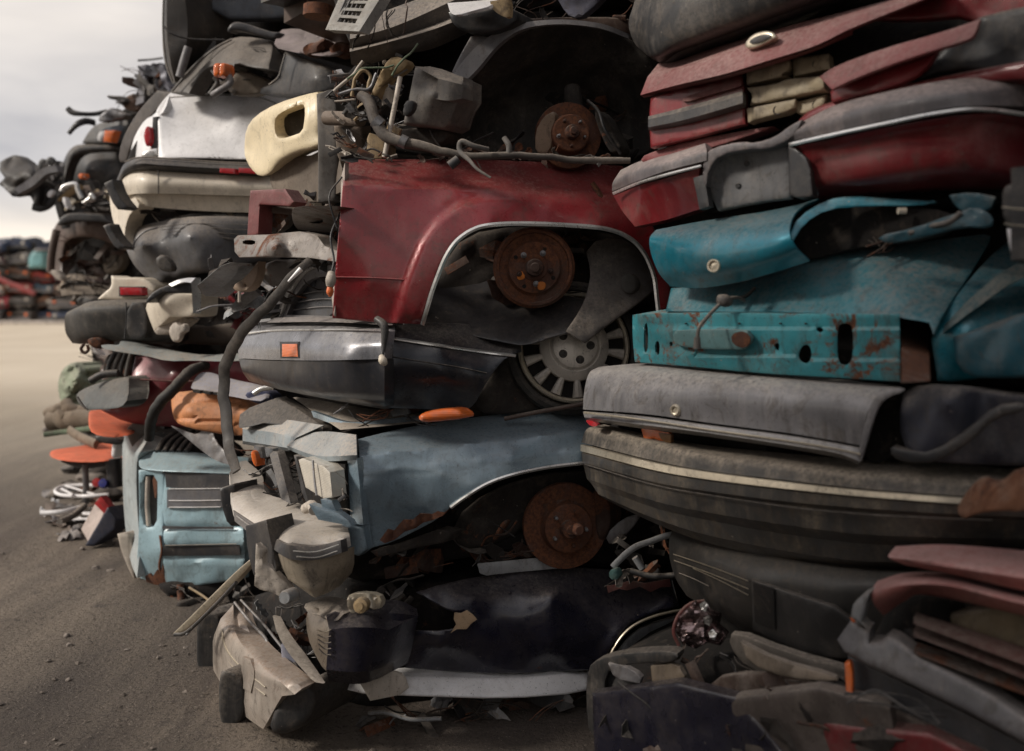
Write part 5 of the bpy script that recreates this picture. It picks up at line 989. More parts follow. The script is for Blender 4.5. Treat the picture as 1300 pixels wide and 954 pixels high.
for i, (q, m_) in enumerate([([(752, 880, 1), (860, 866, 1), (940, 886, 1), (1000, 960, 1), (900, 1010, 1), (756, 1000, 1)], NAVY), ([(920, 886, 1), (1040, 872, 1), (1130, 895, 1), (1150, 1000, 1), (960, 1010, 1)], paint((.09, .07, .06), .5, 0, .4, .3)), ([(1040, 915, 1), (1180, 930, 1), (1320, 1000, 1), (1320, 1060, 1), (1060, 1010, 1)], MAROON)]):
    S('crushed_panel', r6, m_, q, (zR, K(-.19)), r=.02, back=.04, res=6, dent=.014, ds=4, seed=i+20)
# broken lamp in crumpled foil
t = thing('broken_lamp', 'broken lamp with crumpled silver reflector lying under the dark bumper', 'broken lamp', W(888, 825, 2.9))
S('reflector', t, FOIL, [(856, 800, 1), (862, 782, 1), (880, 765, 1), (893, 768, 1), (897, 776, 1), (912, 782, 1), (910, 796, 1), (922, 806, 1), (914, 820, 1), (898, 816, 1), (884, 824, 1), (866, 818, 1)], K(2.84), r=.02, back=.03, res=3, dent=.045, ds=15, seed=7, ang=22)
T('lamp_rim', t, paint((.14, .03, .025), .4, 0, .3), [(862, 820, 2.84), (855, 802, 2.85), (861, 782, 2.86), (876, 767, 2.87), (894, 763, 2.88)], .005)
for i, (x, y) in enumerate(((898, 788), (904, 806), (893, 770))):
    S('highlight_fragment', t, CHROME, [(x-5, y-3, 1), (x+1, y-7, 1), (x+6, y-1, 1), (x+3, y+7, 1), (x-3, y+4, 1)], K(2.80), r=.002, back=.004, res=3, dent=.03, ds=25, seed=i, ang=8)  # bright chrome bits added as highlights of the crumpled foil
# rods on the black fender
t = thing('steel_brackets', 'bent grey steel rods lying on the navy fender beside the lower brake disc', 'steel rod', W(800, 735, 3.3))
T('flat_bar', t, GALV, [(778, 720, 3.30), (795, 702, 3.28), (815, 690, 3.26), (850, 680, 3.25), (880, 672, 3.25)], .011, flat=.4, wob=.006)
T('short_tube', t, GALV, [(806, 708, 3.24), (815, 722, 3.24)], .011)
T('long_pipe', t, BLACKD, [(800, 725, 3.3), (830, 732, 3.28), (870, 728, 3.26), (900, 715, 3.26)], .010)
S('clip', t, paint((.06, .14, .13), .6, 0, .3), [(773, 724), (784, 722), (786, 736), (774, 736)], K(3.27), r=.004, back=.03, res=3)
S('pale_sheet', t, GREYP, [(768, 680), (790, 658), (815, 652), (800, 675), (775, 694)], K(3.5), r=.006, back=.01, res=5, dent=.02)
scraps(t, [(780, 680), (850, 660), (850, 725), (790, 740)], K(3.42), 16, 95, (.02, .06), [UNDER, RUSTD, BLACKD, GREYDUST])

# ---- pink and grey wreck at the lower right
r7 = thing('crushed_car', 'crushed dusty pink car with grey bumper corner, at the lower right edge', 'crushed car', W(1200, 1000, 2.2))
core(r7, [(1110, 770), (1200, 745), (1450, 745), (1450, 1250), (1140, 1150), (1090, 950)], (zR, K(.0)), seed=47, back=.9)
zq = lambda x, y=0: zR(x)-.16
Lf('roof_edge', r7, PINK, [[(1135, 696, .06), (1200, 694, .1), (1300, 702, .14), (1420, 716, .16)], [(1128, 708, .0), (1200, 716, -.03), (1300, 730, -.03), (1420, 745, -.03)], [(1150, 718, .05), (1220, 732, .0), (1300, 750, .0), (1420, 772, .0)]], zq, m=5, smooth=True, back=.02, dent=.008)
Lf('hood_edge', r7, PINK, [[(1112, 740, .1), (1150, 730, .1), (1210, 732, .12), (1300, 752, .14), (1420, 770, .15)], [(1106, 752, .0), (1145, 740, -.02), (1210, 742, -.03), (1300, 764, -.03), (1420, 785, -.03)], [(1110, 768, .0), (1142, 756, -.01), (1180, 750, .02), (1300, 776, .0), (1420, 800, .0)], [(1122, 782, .06), (1148, 764, .06), (1180, 756, .06), (1300, 782, .05), (1420, 808, .05)]], zq, m=4, smooth=True, back=.02, dent=.008)
S('inner_sheet', r7, paint((.17, .13, .075), .7, 0, .5), [(1195, 786), (1240, 772), (1310, 765), (1420, 770), (1420, 850), (1320, 840), (1250, 812)], (zq, K(.07)), r=.02, back=.03, dent=.02, ds=7, res=7)
for k, (y0, y1) in enumerate(((784, 828), (800, 846), (822, 866))):
    Lf('side_rail', r7, paint((.10, .018, .015), .45, 0, .3, .3) if k < 2 else RUSTD, [[(1160, y0, .02), (1240, y0+26, .02), (1320, y1+10, .02), (1420, y1+50, .02)], [(1160, y0+8, -.02), (1240, y0+38, -.02), (1320, y1+24, -.02), (1420, y1+66, -.02)]], zq, m=3, back=.04, dent=.01)
S('bumper_corner', r7, GREYP, [(1063, 812, 1), (1080, 788, 1), (1104, 800, 1), (1104, 816, 1), (1118, 816, 1), (1128, 808, 1), (1140, 812, 1), (1170, 836, 1), (1212, 856, 1), (1262, 884, 1), (1330, 930, 1), (1330, 960, 1), (1230, 905, 1), (1150, 866, 1), (1105, 846, 1), (1072, 828, 1)], (zq, zp([(1064, 810, .02), (1100, 800, .0), (1200, 870, -.03), (1330, 950, -.05), (1110, 850, -.03)])), r=.02, back=.06, res=5, dent=.01, seed=3)
S('bumper_web', r7, paint((.07, .07, .075), .5, 0, .3), [(1076, 832, 1), (1150, 868, 1), (1230, 908, 1), (1330, 962, 1), (1330, 1010, 1), (1200, 960, 1), (1084, 900, 1)], (zq, K(.04)), r=.006, back=.05, res=6, dent=.012)
S('bracket_end', r7, GALV, [(1080, 784, 1), (1083, 768, 1), (1096, 756, 1), (1106, 752, 1), (1100, 768, 1), (1094, 790, 1), (1104, 800, 1)], (zq, K(-.02)), r=.012, back=.05, res=4, dent=.012)
T('bolt_bracket', r7, BLACKD, [(1156, 798, 2.28), (1160, 812, 2.27)], [.014, .018])
S('marker_lens', r7, LORANGE, [(1072, 842, 1), (1080, 840), (1083, 860), (1082, 890), (1075, 892, 1)], (zq, K(-.0)), r=.006, back=.02, res=3)
S('marker_lens', r7, LORANGE, [(1079, 782), (1085, 779), (1088, 788), (1082, 792)], (zq, K(-.01)), r=.004, back=.02, res=3)
T('tail_pipe', r7, RUSTD, [(1100, 880, 2.3), (1180, 910, 2.2), (1260, 960, 2.1)], .016)
S('lower_panel', r7, paint((.08, .05, .04), .6, 0, .4, .3), [(1070, 880), (1120, 892), (1200, 930), (1320, 985), (1320, 1100), (1100, 1050), (1070, 960)], (zq, K(.02)), r=.02, back=.1, dent=.02)

# ---- bumper end of another wreck at the right edge
r8 = thing('bumper_end', 'black and white bumper end jutting in at the right edge beside the teal car', 'bumper', W(1290, 335, 2.0))
S('rubber_cap', r8, BLACKD, [(1272, 248), (1276, 236), (1290, 233), (1400, 228), (1400, 292), (1300, 292), (1274, 284)], (zR, K(-.14)), r=.02, back=.2, res=5)
S('white_end', r8, WHITE, [(1278, 290, 1), (1400, 292, 1), (1400, 336), (1300, 334), (1284, 325), (1280, 305)], (zR, K(-.12)), r=.014, back=.2, res=5)
strip(r8, 'groove_line', CHROMED, [(1273, 263), (1300, 266), (1390, 268)], 1.2, (zR, K(-.165)))
strip(r8, 'groove_line', CHROMED, [(1276, 284), (1300, 287), (1390, 288)], 1., (zR, K(-.16)))

# ================================================================ the stacks go on past the right edge and above the frame
def plain_car(c, ax, L, w_, h, mat, lab, seed):
    t = thing('crushed_car', lab, 'crushed car', c)
    def blk(nm_, sx, sy, sz, dx, dy, dz, m_, wob, sub=5):
        b = box(c+ax[0]*dx+ax[1]*dy+ax[2]*dz, (sx, sy, sz), ax, 0, sub=sub)
        for v in b.verts:
            n = noise.fractal(v.co*1.6+Vector((seed, 0, 0)), 1, 2, 3); n2 = noise.fractal(v.co*1.6+Vector((0, seed, 5)), 1, 2, 3)
            v.co += (ax[2]*n+ax[1]*n2+ax[0]*n*.5)*wob
        put(nm_, b, m_, t)
    blk('body', w_, L, h*.7, 0, L/2, h*.36, mat, .10, 7); blk('roof', w_*.85, L*.5, h*.26, 0, L*.55, h*.8, mat, .08)
    blk('bumper', w_*1.0, .18, h*.25, 0, -.05, h*.25, BLACKD, .04, 3); blk('window', w_*.8, .1, h*.14, 0, L*.28, h*.74, GLASS, .03, 2)
wx = nrm(.79, -1, 0); wy = nrm(.79, .62, 0)
cl_ = [NAVY, MAROON, GREYP, TEAL, BLACKD, SLATE, WHITE, BROWN]
for s_, d in enumerate((2.35, 4.2)):
    z_ = 0; k = 0
    while z_ < 4.6:
        h = .62+.07*((k*3+s_) % 4); c = Vector((.228, 3.2, 0))+wx*(d-.05*((k+s_) % 3))+Vector((0, 0, z_))-wy*.0
        plain_car(c, rotaxes(0, ((k*5) % 5)-2, math.degrees(math.atan2(wx.y, wx.x))), 3.4, 1.65, h, cl_[(k*3+s_) % 8], 'crushed %s car in the %s stack past the right edge, layer %s from the ground' % (['navy', 'maroon', 'grey', 'teal', 'black', 'slate', 'white', 'brown'][(k*3+s_) % 8], ['nearer', 'farther'][s_], ['one', 'two', 'three', 'four', 'five', 'six', 'seven', 'eight'][k]), k+s_*9); z_ += h; k += 1
for i, (x, y, z0, lab, m_) in enumerate([(.95, 2.75, 2.55, 'navy', NAVY), (-.35, 3.95, 2.75, 'brown', BROWN), (-1.75, 5.9, 3.25, 'grey', GREYP), (-3.1, 8.6, 3.15, 'black', BLACKD)]):
    if i >= 2: continue
    for k in range(3):
        plain_car(Vector((x-.05+.06*k, y+.15, z0+.6*k)), rotaxes(0, k*2-2, -38 if i < 2 else -20), 3.4, 1.6, .6, m_ if k == 0 else cl_[(i*3+k) % 8], 'crushed %s car above the %s stack, level %s out of frame' % (lab, ['near right', 'middle', 'left'][i], ['one', 'two', 'three'][k]), 50+i*7+k)

for s_, (x0, y0) in enumerate(((-2.7, -.75), (-2.8, -2.7), (-2.7, -4.7))):  # added stacks out of view, put there to shade the near right stack
    z_ = 0; k = 0
    while z_ < 4.7:
        h = .66+.06*((k*3+s_) % 4)
        plain_car(Vector((x0-.06*((k*2+s_) % 3), y0+.9, z_)), rotaxes(0, ((k*7) % 5)-2, 90+((k*3) % 5)-2), 3.4, 1.75, h, cl_[(k*5+s_*3) % 8], 'crushed %s car in added shading stack %s behind the camera, layer %s from the ground' % (['navy', 'maroon', 'grey', 'teal', 'black', 'slate', 'white', 'brown'][(k*5+s_*3) % 8], ['one', 'two', 'three'][s_], ['one', 'two', 'three', 'four', 'five', 'six', 'seven', 'eight'][k]), k+s_*9+100); z_ += h; k += 1
# ================================================================ LEFT STACK (farther down the aisle)
# ---- top: black bumper end, grey lamp panel
l0 = thing('crushed_car', 'crushed dark car standing on its end with tall black bumper against the sky', 'crushed car', W(300, 50, 5.6))
core(l0, [(212, -120), (420, -200), (520, -60), (470, 60), (420, 50), (270, 50), (222, 90), (210, 40)], 5.75, seed=61, back=1.6)
Lf('bumper', l0, paint((.05, .045, .04), .5, 0, .35, 0, .1, .5, .1, .5), [[(214, -80, .1), (208, -20, .1), (206, 40, .1), (209, 80, .1), (219, 107, .12)], [(220, -80, .0), (213, -20, .0), (212, 40, .0), (216, 76, .0), (222, 104, .05)], [(240, -80, .0), (234, -20, .0), (238, 30, .02), (236, 60, .02), (226, 98, .06)], [(262, -80, .1), (258, -20, .1), (262, 28, .12), (250, 60, .12), (229, 96, .12)]], 5.35, m=4, back=.2, dent=.01)
strip(l0, 'edge_line', GREYDUST, [(211, -60), (208, -10), (207, 40), (211, 80), (219, 104)], 1.2, 5.38)  # paler strip: lit rim of the bumper put into colour
S('panel', l0, paint((.05, .06, .075), .4, .1, .35), [(258, -40), (410, -60), (404, 10), (380, 24), (262, 26)], 5.5, r=.03, back=.06, dent=.02)
T('trim_stay', l0, GREYP, [(228, 98, 5.3), (234, 76, 5.3), (239, 60, 5.3)], .022)
T('loose_wire', l0, BLACKP, [(207, 33, 5.3), (220, 44, 5.3), (245, 50, 5.35), (285, 51, 5.4)], .005)
S('wiper_cowl', l0, BLACKP, [(288, 38), (294, 29), (306, 28), (330, 36), (345, 41), (357, 41), (352, 51), (335, 48), (312, 41), (296, 38), (291, 42)], 5.2, r=.02, back=.05, res=4)
S('crumpled_hood', l0, paint((.30, .24, .25), .3, .2, .35, 0, .3, .4), [(347, 60), (352, 44), (360, 36), (400, 38), (432, 50), (440, 56), (430, 70), (410, 72), (370, 66)], zp([(347, 60, 5.0), (400, 38, 5.3), (440, 56, 4.9), (400, 66, 4.8)]), r=.01, back=.02, res=5, dent=.10, ds=7, ang=15)
S('rust_lump', l0, RUST, [(383, 62), (392, 55), (402, 54), (410, 48), (418, 54), (412, 64), (400, 70), (388, 72)], 4.75, r=.03, back=.05, res=4, dent=.05, ds=10)
S('rust_lump', l0, RUST, [(418, 60), (430, 52), (444, 56), (446, 66), (432, 74), (420, 70)], 4.7, r=.03, back=.05, res=4, dent=.05, ds=10)

l1 = thing('crushed_car', 'crushed charcoal car with a pair of small orange lamps, on the white car', 'crushed car', W(300, 120, 5.5))
core(l1, [(225, 112), (262, 70), (300, 52), (360, 62), (460, 90), (460, 125), (300, 125)], 5.62, seed=63, back=1.5)
S('lamp_panel', l1, paint((.10, .09, .08), .5, 0, .4, 0, 0, .5), [(216, 118, 1), (226, 106), (245, 82), (268, 62), (290, 50), (310, 46), (347, 52, 1), (346, 68), (341, 88, 1), (318, 86), (300, 80), (294, 90), (288, 84), (268, 84), (256, 92), (240, 119, 1)], zp([(216, 118, 5.4), (290, 50, 5.4), (347, 60, 5.2), (300, 75, 5.15), (240, 119, 5.3)]), r=.03, back=.1, res=5, dent=.02)
strip(l1, 'panel_bead', GREYDUST, [(218, 116), (246, 84), (272, 62), (294, 50)], 1.5, 5.34)
S('fender', l1, BLACKP, [(362, 66, 1), (385, 74), (430, 93), (442, 102, 1), (425, 116), (400, 121), (330, 121), (330, 112), (345, 108), (354, 100), (358, 84)], zp([(362, 66, 5.1), (440, 102, 4.8), (340, 118, 5.15), (400, 100, 4.8)]), r=.03, back=.1, res=5, dent=.02)
strip(l1, 'fender_bead', GREYDUST, [(341, 108), (353, 98), (358, 82), (362, 68)], 1, 4.98)
S('cracked_panel', l1, paint((.16, .125, .09), .6, 0, .4, .15), [(296, 94), (310, 90), (340, 102), (344, 108), (332, 121), (286, 121)], 5.2, r=.02, back=.05, res=5, dent=.03)
for x in (271, 278):
    S('lamp', l1, LORANGE, [(x, 84), (x+2, 81), (x+8, 80), (x+9, 94), (x+2, 98), (x, 95)], 5.05, r=.015, back=.06, res=3)
T('wiring', l1, BLACKD, [(272, 98, 5.1), (276, 106, 5.1), (266, 120, 5.1)], .012)
T('wiring', l1, GREYP, [(290, 96, 5.1), (292, 106, 5.08), (278, 116, 5.08), (270, 121, 5.1)], .018)
scraps(l1, [(262, 88), (300, 86), (330, 100), (280, 118)], 5.25, 12, 101, (.03, .07), [BLACKD, UNDER, GREYP])
scraps(l1, [(345, 52), (365, 66), (350, 96), (335, 88)], 5.15, 10, 102, (.02, .06), [BLACKD, UNDER, GREYP])

# ---- white car
l2 = thing('crushed_car', 'crushed white car seen from behind with black bumper strip and red reflectors', 'crushed car', W(250, 270, 5.6))
core(l2, [(170, 180), (215, 125), (420, 125), (440, 270), (200, 275), (150, 262), (152, 230)], 5.72, seed=65, back=1.6)
zw = zp([(216, 118, 5.6), (300, 119, 5.58), (400, 122, 5.5), (200, 150, 5.42), (300, 150, 5.38), (390, 150, 5.36), (200, 198, 5.36), (300, 198, 5.32), (390, 200, 5.3)])
S('trunk_lid', l2, WHITE, [(216, 118, 1), (260, 119), (305, 120), (400, 122, 1), (410, 204, 1), (313, 203), (240, 201), (201, 202, 1), (201, 170), (200, 149, 1), (197, 143), (205, 130)], zw, r=.02, back=.03, res=6, dent=.006, ds=3, seed=2)
strip(l2, 'lid_seam', GREYDUST, [(214, 124), (250, 122), (300, 121), (330, 124), (352, 132)], .5, zw)
S('quarter_panel', l2, WHITE, [(216, 118, 1), (204, 134), (196, 146), (184, 152), (172, 170), (167, 186), (163, 210, 1), (175, 205), (190, 194, 1), (192, 184), (194, 160), (200, 149), (210, 140)], zp([(216, 118, 5.6), (163, 210, 5.85), (190, 190, 5.45), (198, 150, 5.45)]), r=.015, back=.05, res=4)
S('window_seal', l2, paint((.06, .05, .045), .6, 0, .4), [(200, 115, 1), (216, 118, 1), (204, 134), (190, 150), (174, 166), (166, 186), (160, 206, 1), (150, 206), (154, 180), (166, 156), (180, 136)], zp([(200, 115, 5.75), (150, 206, 6.05), (216, 118, 5.65), (166, 186, 5.9)]), r=.02, back=.1, res=4, dent=.01)
S('lamp_recess', l2, DARKGREY, [(194, 149, 1), (201, 148, 1), (201, 190, 1), (192, 192, 1)], 5.42, r=.004, back=.03, res=3)
S('tail_lamp', l2, LRED, [(182, 170), (186, 160), (191, 162, 1), (193, 180), (187, 187), (184, 182)], 5.4, r=.01, back=.04, res=3)
S('chrome_lens', l2, CHROME, [(178, 198), (186, 190), (200, 188, 1), (201, 200, 1), (184, 202)], 5.4, r=.02, back=.04, res=3)
Lf('bumper_strip', l2, BLACKP, [[(150, 224, .25), (158, 208, .10), (174, 200, .02), (210, 202, .0), (280, 207, .0), (400, 211, .0)], [(148, 230, .22), (158, 215, .07), (176, 208, -.03), (210, 210, -.04), (280, 214, -.04), (400, 218, -.04)], [(146, 240, .25), (158, 222, .10), (176, 215, .0), (210, 217, .0), (280, 221, .0), (400, 225, .0)]], 5.22, m=3, smooth=True, back=.08)
strip(l2, 'strip_edge', GREYDUST, [(158, 206), (176, 200), (210, 201), (280, 206), (400, 210)], .8, 5.2)
for x0, x1 in ((279, 298), (303, 330)):
    S('reflector', l2, LRED, [(x0, 213.4, 1), (x1, 214.4, 1), (x1, 221, 1), (x0, 219.5, 1)], 5.165, r=.004, back=.03, res=3)
Lf('bumper', l2, CREAM, [[(147, 238, .28), (160, 222, .12), (180, 216, .03), (210, 218, .02), (280, 222, .02), (400, 226, .02)], [(147, 246, .24), (160, 234, .08), (180, 230, -.01), (210, 231, -.02), (280, 234, -.02), (400, 238, -.02)], [(150, 258, .26), (162, 248, .10), (180, 246, .0), (210, 246, .0), (280, 248, .0), (400, 252, .0)]], 5.22, m=4, smooth=True, back=.1, dent=.006)
strip(l2, 'bumper_seam', BLACKP, [(201, 216), (201, 231), (201, 246)], .6, 5.19)
Lf('valance', l2, CREAM, [[(162, 250, .16), (180, 247, .03), (210, 247, .03), (280, 249, .03), (400, 253, .03)], [(168, 262, .14), (182, 262, .06), (212, 265, .06), (280, 269, .06), (400, 272, .06)]], 5.22, m=3, back=.05, dent=.01)
S('side_skirt', l2, CREAM, [(146, 238), (152, 250), (160, 256), (172, 250, 1), (178, 262), (166, 270), (160, 285), (158, 300), (163, 318), (152, 302), (143, 280), (139, 255), (139, 228)], zp([(140, 228, 5.6), (140, 280, 5.6), (175, 255, 5.25), (162, 316, 5.3)]), r=.02, back=.1, res=4, dent=.01)
S('rubber_buffer', l2, DARKGREY, [(132, 233, 1), (143, 228, 1), (150, 248), (163, 264, 1), (158, 267), (147, 266)], 5.12, r=.01, back=.06, res=3)
S('rubber_buffer', l2, DARKGREY, [(131, 287, 1), (139, 284, 1), (146, 300), (160, 314, 1), (152, 318), (142, 310)], 5.15, r=.01, back=.06, res=3)
scraps(l2, [(185, 268), (300, 270), (300, 276), (190, 276)], 5.3, 8, 104, (.03, .07), [CREAM, UNDER, BLACKD])

t = thing('bumper_corner', 'cream bumper corner with square lamp opening, pointing up beside the white trunk lid', 'bumper', W(350, 225, 3.9))
zmr = zp([(310, 190, 4.2), (330, 150, 4.0), (403, 117, 3.8), (408, 170, 3.76), (350, 200, 3.9), (330, 222, 4.05), (365, 150, 3.8)])
S('shell', t, CREAMY, [(310, 188), (312, 164), (324, 147), (352, 131), (388, 120), (403, 117, 1), (408, 126), (408, 150), (406, 172), (412, 180, 1), (402, 188), (376, 194), (354, 206), (342, 222), (330, 225), (318, 214), (311, 200)], zmr, r=.035, back=.12, res=3.5, dent=.004,
  holes=[[(348, 160), (350, 148), (362, 140), (380, 133), (387, 133), (387, 150), (384, 168), (370, 173), (356, 177), (350, 172)]], hr=.01, vec=Vector((.5, .8, .2)))
S('opening_back', t, paint((.035, .028, .02), .8, 0, .3), [(344, 150), (362, 136), (392, 130), (394, 172), (352, 182)], (zmr, K(.12)), r=.004, back=.02, res=6)
S('side_wall', t, CREAM, [(404, 118, 1), (412, 130), (414, 180, 1), (407, 172), (408, 140)], 3.80, r=.004, back=.06, res=3)
S('clip', t, BLACKP, [(405, 165, 1), (416, 168, 1), (414, 182, 1), (404, 178, 1)], 3.74, r=.003, back=.03, res=3)

# ---- grey plastic bumper below
l3 = thing('crushed_car', 'crushed grey car with smooth rounded plastic bumper under the white car', 'crushed car', W(240, 360, 5.5))
core(l3, [(175, 272), (440, 272), (440, 400), (330, 380), (220, 365), (170, 330)], 5.6, seed=67, back=1.6)
GP = paint((.10, .10, .105), .42, 0, .45, 0, .1, .4, .08, .4)
S('bumper', l3, GP, [(158, 306), (163, 296), (176, 288), (196, 283), (230, 276), (270, 274), (345, 276), (345, 330), (310, 338), (270, 346), (235, 346), (222, 354), (212, 350), (204, 362), (190, 357), (172, 340), (162, 322)], zp([(158, 306, 5.6), (196, 283, 5.4), (345, 276, 5.3), (240, 300, 5.08), (180, 310, 5.2), (215, 335, 5.25), (250, 330, 5.1), (345, 330, 5.25), (190, 355, 5.35)]), r=.05, back=.1, res=5, dent=.01, ds=3)
S('fog_hollow', l3, BLACKD, [(196, 330), (206, 322), (218, 332), (222, 344), (212, 346), (202, 342)], 5.1, r=.02, back=.02, res=3, hr=0)
strip(l3, 'bumper_bead', GREYP, [(168, 318), (172, 305), (184, 294), (200, 289)], 1.2, 5.2)
for k in range(4):
    strip(l3, 'bumper_groove', BLACKD, [(200+k*6, 289+k*3), (250, 284+k*5), (340, 287+k*7)], .35, 5.16)

# ---- white corner with red marker above a black bumper
l4 = thing('crushed_car', 'crushed white and black car with small red side marker, over the maroon door', 'crushed car', W(200, 445, 5.3))
core(l4, [(118, 388), (200, 375), (300, 345), (420, 360), (420, 470), (260, 455), (180, 436), (130, 432), (100, 425)], 5.5, seed=69, back=1.6)
S('corner_panel', l4, CREAM, [(141, 350, 1), (150, 353), (181, 352), (192, 358), (200, 364), (190, 379, 1), (160, 382), (124, 380, 1), (132, 372), (142, 364)], 5.25, r=.02, back=.1, res=4, dent=.008)
S('side_marker', l4, LRED, [(152, 365, 1), (180, 365.5, 1), (181, 375, 1), (153, 375, 1)], 5.215, r=.006, back=.04, res=3)
S('marker_frame', l4, DARKGREY, [(151, 364, 1), (182, 364, 1), (182, 376.5, 1), (151, 376.5, 1)], 5.235, r=.003, back=.03, res=4)
Lf('bumper', l4, BUMPG, [[(96, 392, .18), (112, 384, .10), (140, 381, .05), (220, 380, .05)], [(84, 398, .15), (104, 391, .02), (140, 389, -.03), (220, 390, -.03)], [(82, 410, .16), (102, 408, .02), (140, 409, -.03), (220, 410, -.03)], [(84, 424, .2), (104, 428, .05), (140, 430, .0), (220, 432, .0)], [(92, 436, .25), (108, 437, .15), (140, 434, .1), (220, 438, .1)]], 5.12, m=4, smooth=True, back=.1, dent=.01)
strip(l4, 'bumper_seam', BLACKP, [(160, 384), (160, 408), (158, 430)], .7, 5.08)
S('bumper_block', l4, BLACKD, [(162, 384), (186, 384), (188, 420), (182, 432), (160, 430)], 5.06, r=.01, back=.05, res=4, dent=.01)
T('tow_ring', l4, RUSTD, [(107, 437, 5.1), (103, 443, 5.1), (107, 448, 5.1), (112, 445, 5.1), (111, 438, 5.1)], .008)
S('hinge_lump', l4, RUSTD, [(110, 430), (126, 428), (134, 436), (126, 444), (114, 440)], 5.1, r=.02, back=.06, res=3, dent=.02)
S('dark_hollow', l4, BLACKD, [(240, 380), (280, 375), (330, 385), (330, 430), (290, 436), (240, 430)], 5.2, r=.05, back=.1, dent=.06, res=6)
S('tan_bumper', l4, paint((.08, .06, .045), .6, 0, .4), [(186, 410), (260, 412), (330, 408), (330, 440), (250, 438), (190, 432)], 5.2, r=.04, back=.1, dent=.02, res=6)
scraps(l4, [(245, 375), (320, 360), (330, 400), (260, 420)], 5.05, 26, 105, (.03, .08), [BLACKD, UNDER, GREYP, BLACKP, MAROON])
t = thing('bumper_end', 'cream bumper end with black rubber strip and chrome edge, beside the red side marker', 'bumper', W(215, 425, 5.0))
S('end_face', t, CREAM, [(184, 388), (194, 380), (208, 372, 1), (247, 373, 1), (247, 400), (240, 403), (216, 403, 1), (206, 412), (196, 421, 1), (189, 404)], zp([(184, 388, 5.05), (208, 385, 4.85), (247, 385, 4.85), (196, 418, 5.0)]), r=.012, back=.15, res=4)
S('underside', t, BEIGE, [(196, 421, 1), (208, 408), (216, 402, 1), (240, 403), (232, 412), (214, 424), (200, 426)], 4.98, r=.01, back=.08, res=4, dent=.01)
S('rubber_strip', t, BLACKP, [(184, 386), (190, 374), (206, 364), (226, 360, 1), (243, 359, 1), (243, 373, 1), (208, 372, 1), (194, 381)], 4.84, r=.012, back=.12, res=4)
Lf('chrome_edge', t, CHROME, [[(214, 361, .02), (228, 355, .0), (245, 353, .0), (249, 358, .0), (249, 398, .0)], [(218, 364, .0), (230, 359, -.02), (240, 359, -.02), (243, 364, -.02), (245, 398, -.02)]], 4.83, m=2, back=.03)
S('end_clip', t, BEIGE, [(214, 418), (222, 408), (228, 414), (234, 410), (238, 420), (230, 424), (228, 432), (222, 436), (216, 428)], 4.85, r=.01, back=.02, res=3, dent=.02)
t = S('roof_sheet', None, paint((.22, .30, .32), .5, 0, .5, .15), [(128, 437), (150, 440), (155, 430), (172, 434), (180, 438), (195, 441), (214, 446), (258, 452), (300, 448), (330, 452), (300, 460), (248, 458), (212, 459), (186, 452), (150, 447), (130, 443)], zp([(128, 440, 5.0), (330, 452, 4.8), (200, 442, 5.1), (200, 455, 4.95)]), 'flattened pale blue green roof sheet sagging over the maroon door', cat='sheet metal', r=.008, back=.03, res=5, dent=.03, ds=6)

# ---- maroon door and orange bumper
l5 = thing('crushed_car', 'crushed maroon car with black mirror housing, above the light blue truck', 'crushed car', W(210, 545, 5.3))
core(l5, [(178, 455), (420, 455), (440, 560), (260, 560), (200, 545), (165, 530)], 5.5, seed=71, back=1.6)
S('door_skin', l5, paint((.14, .008, .018), .32, .1, .15, 0, .4, .25, .05, .2), [(172, 452, 1), (330, 452, 1), (330, 530), (300, 545), (200, 542), (160, 537), (128, 521, 1), (160, 516), (163, 500), (166, 480)], zp([(172, 452, 5.2), (330, 452, 5.1), (166, 485, 5.12), (128, 521, 5.25), (200, 540, 5.15), (300, 540, 5.1), (220, 480, 5.0)]), r=.02, back=.05, res=6, dent=.01)
strip(l5, 'door_crease', MAROON, [(178, 482), (172, 500), (160, 516), (140, 520)], 1.4, 5.07)
strip(l5, 'door_crease', MAROON, [(178, 482), (220, 484), (270, 484)], 1.2, 5.02)
S('mirror_housing', l5, paint((.045, .055, .055), .45, 0, .3), [(96, 503), (102, 496), (120, 488), (140, 482), (164, 478, 1), (164, 506), (154, 518), (138, 520), (110, 521), (100, 513)], zp([(96, 503, 5.25), (164, 478, 5.0), (140, 500, 4.95), (110, 515, 5.1)]), r=.03, back=.12, res=4)
strip(l5, 'mirror_edge', GREYDUST, [(98, 504), (106, 516), (112, 521)], 1.2, 5.08)
T('dark_stay', l5, BLACKD, [(115, 484, 5.1), (130, 476, 5.1), (150, 474, 5.1)], .02)
S('seat_frame', l5, UNDER, [(130, 480), (132, 458), (140, 448), (168, 446), (172, 470), (160, 478)], 5.3, r=.02, back=.1, dent=.04, res=5)
for k in range(4): T('seat_tube', l5, GREYDUST if k % 2 else BLACKD, [(136+k*8, 478, 5.15), (139+k*8, 462, 5.15), (146+k*7, 448, 5.15)], .012)
S('bumper', None, ORANGEB, [(217, 503), (222, 498), (248, 497), (275, 500), (310, 505), (322, 512), (320, 552), (298, 554), (272, 550), (240, 544), (222, 536), (218, 520)], zp([(217, 510, 4.75), (240, 520, 4.6), (310, 525, 4.5), (310, 505, 4.6), (240, 498, 4.72), (300, 552, 4.58)]), 'faded orange plastic bumper beneath the lavender grille panel', cat='bumper', r=.03, back=.12, res=4, dent=.006, fn=lambda x, y: np.where(abs(y-(509+(x-220)*.05)) < 2, .012, 0.)+np.where(abs(y-(531+(x-220)*.08)) < 2, .012, 0.))
t = thing('grille_panel', 'crumpled lavender grey grille panel resting on the faded orange bumper', 'grille', W(290, 500, 4.6))
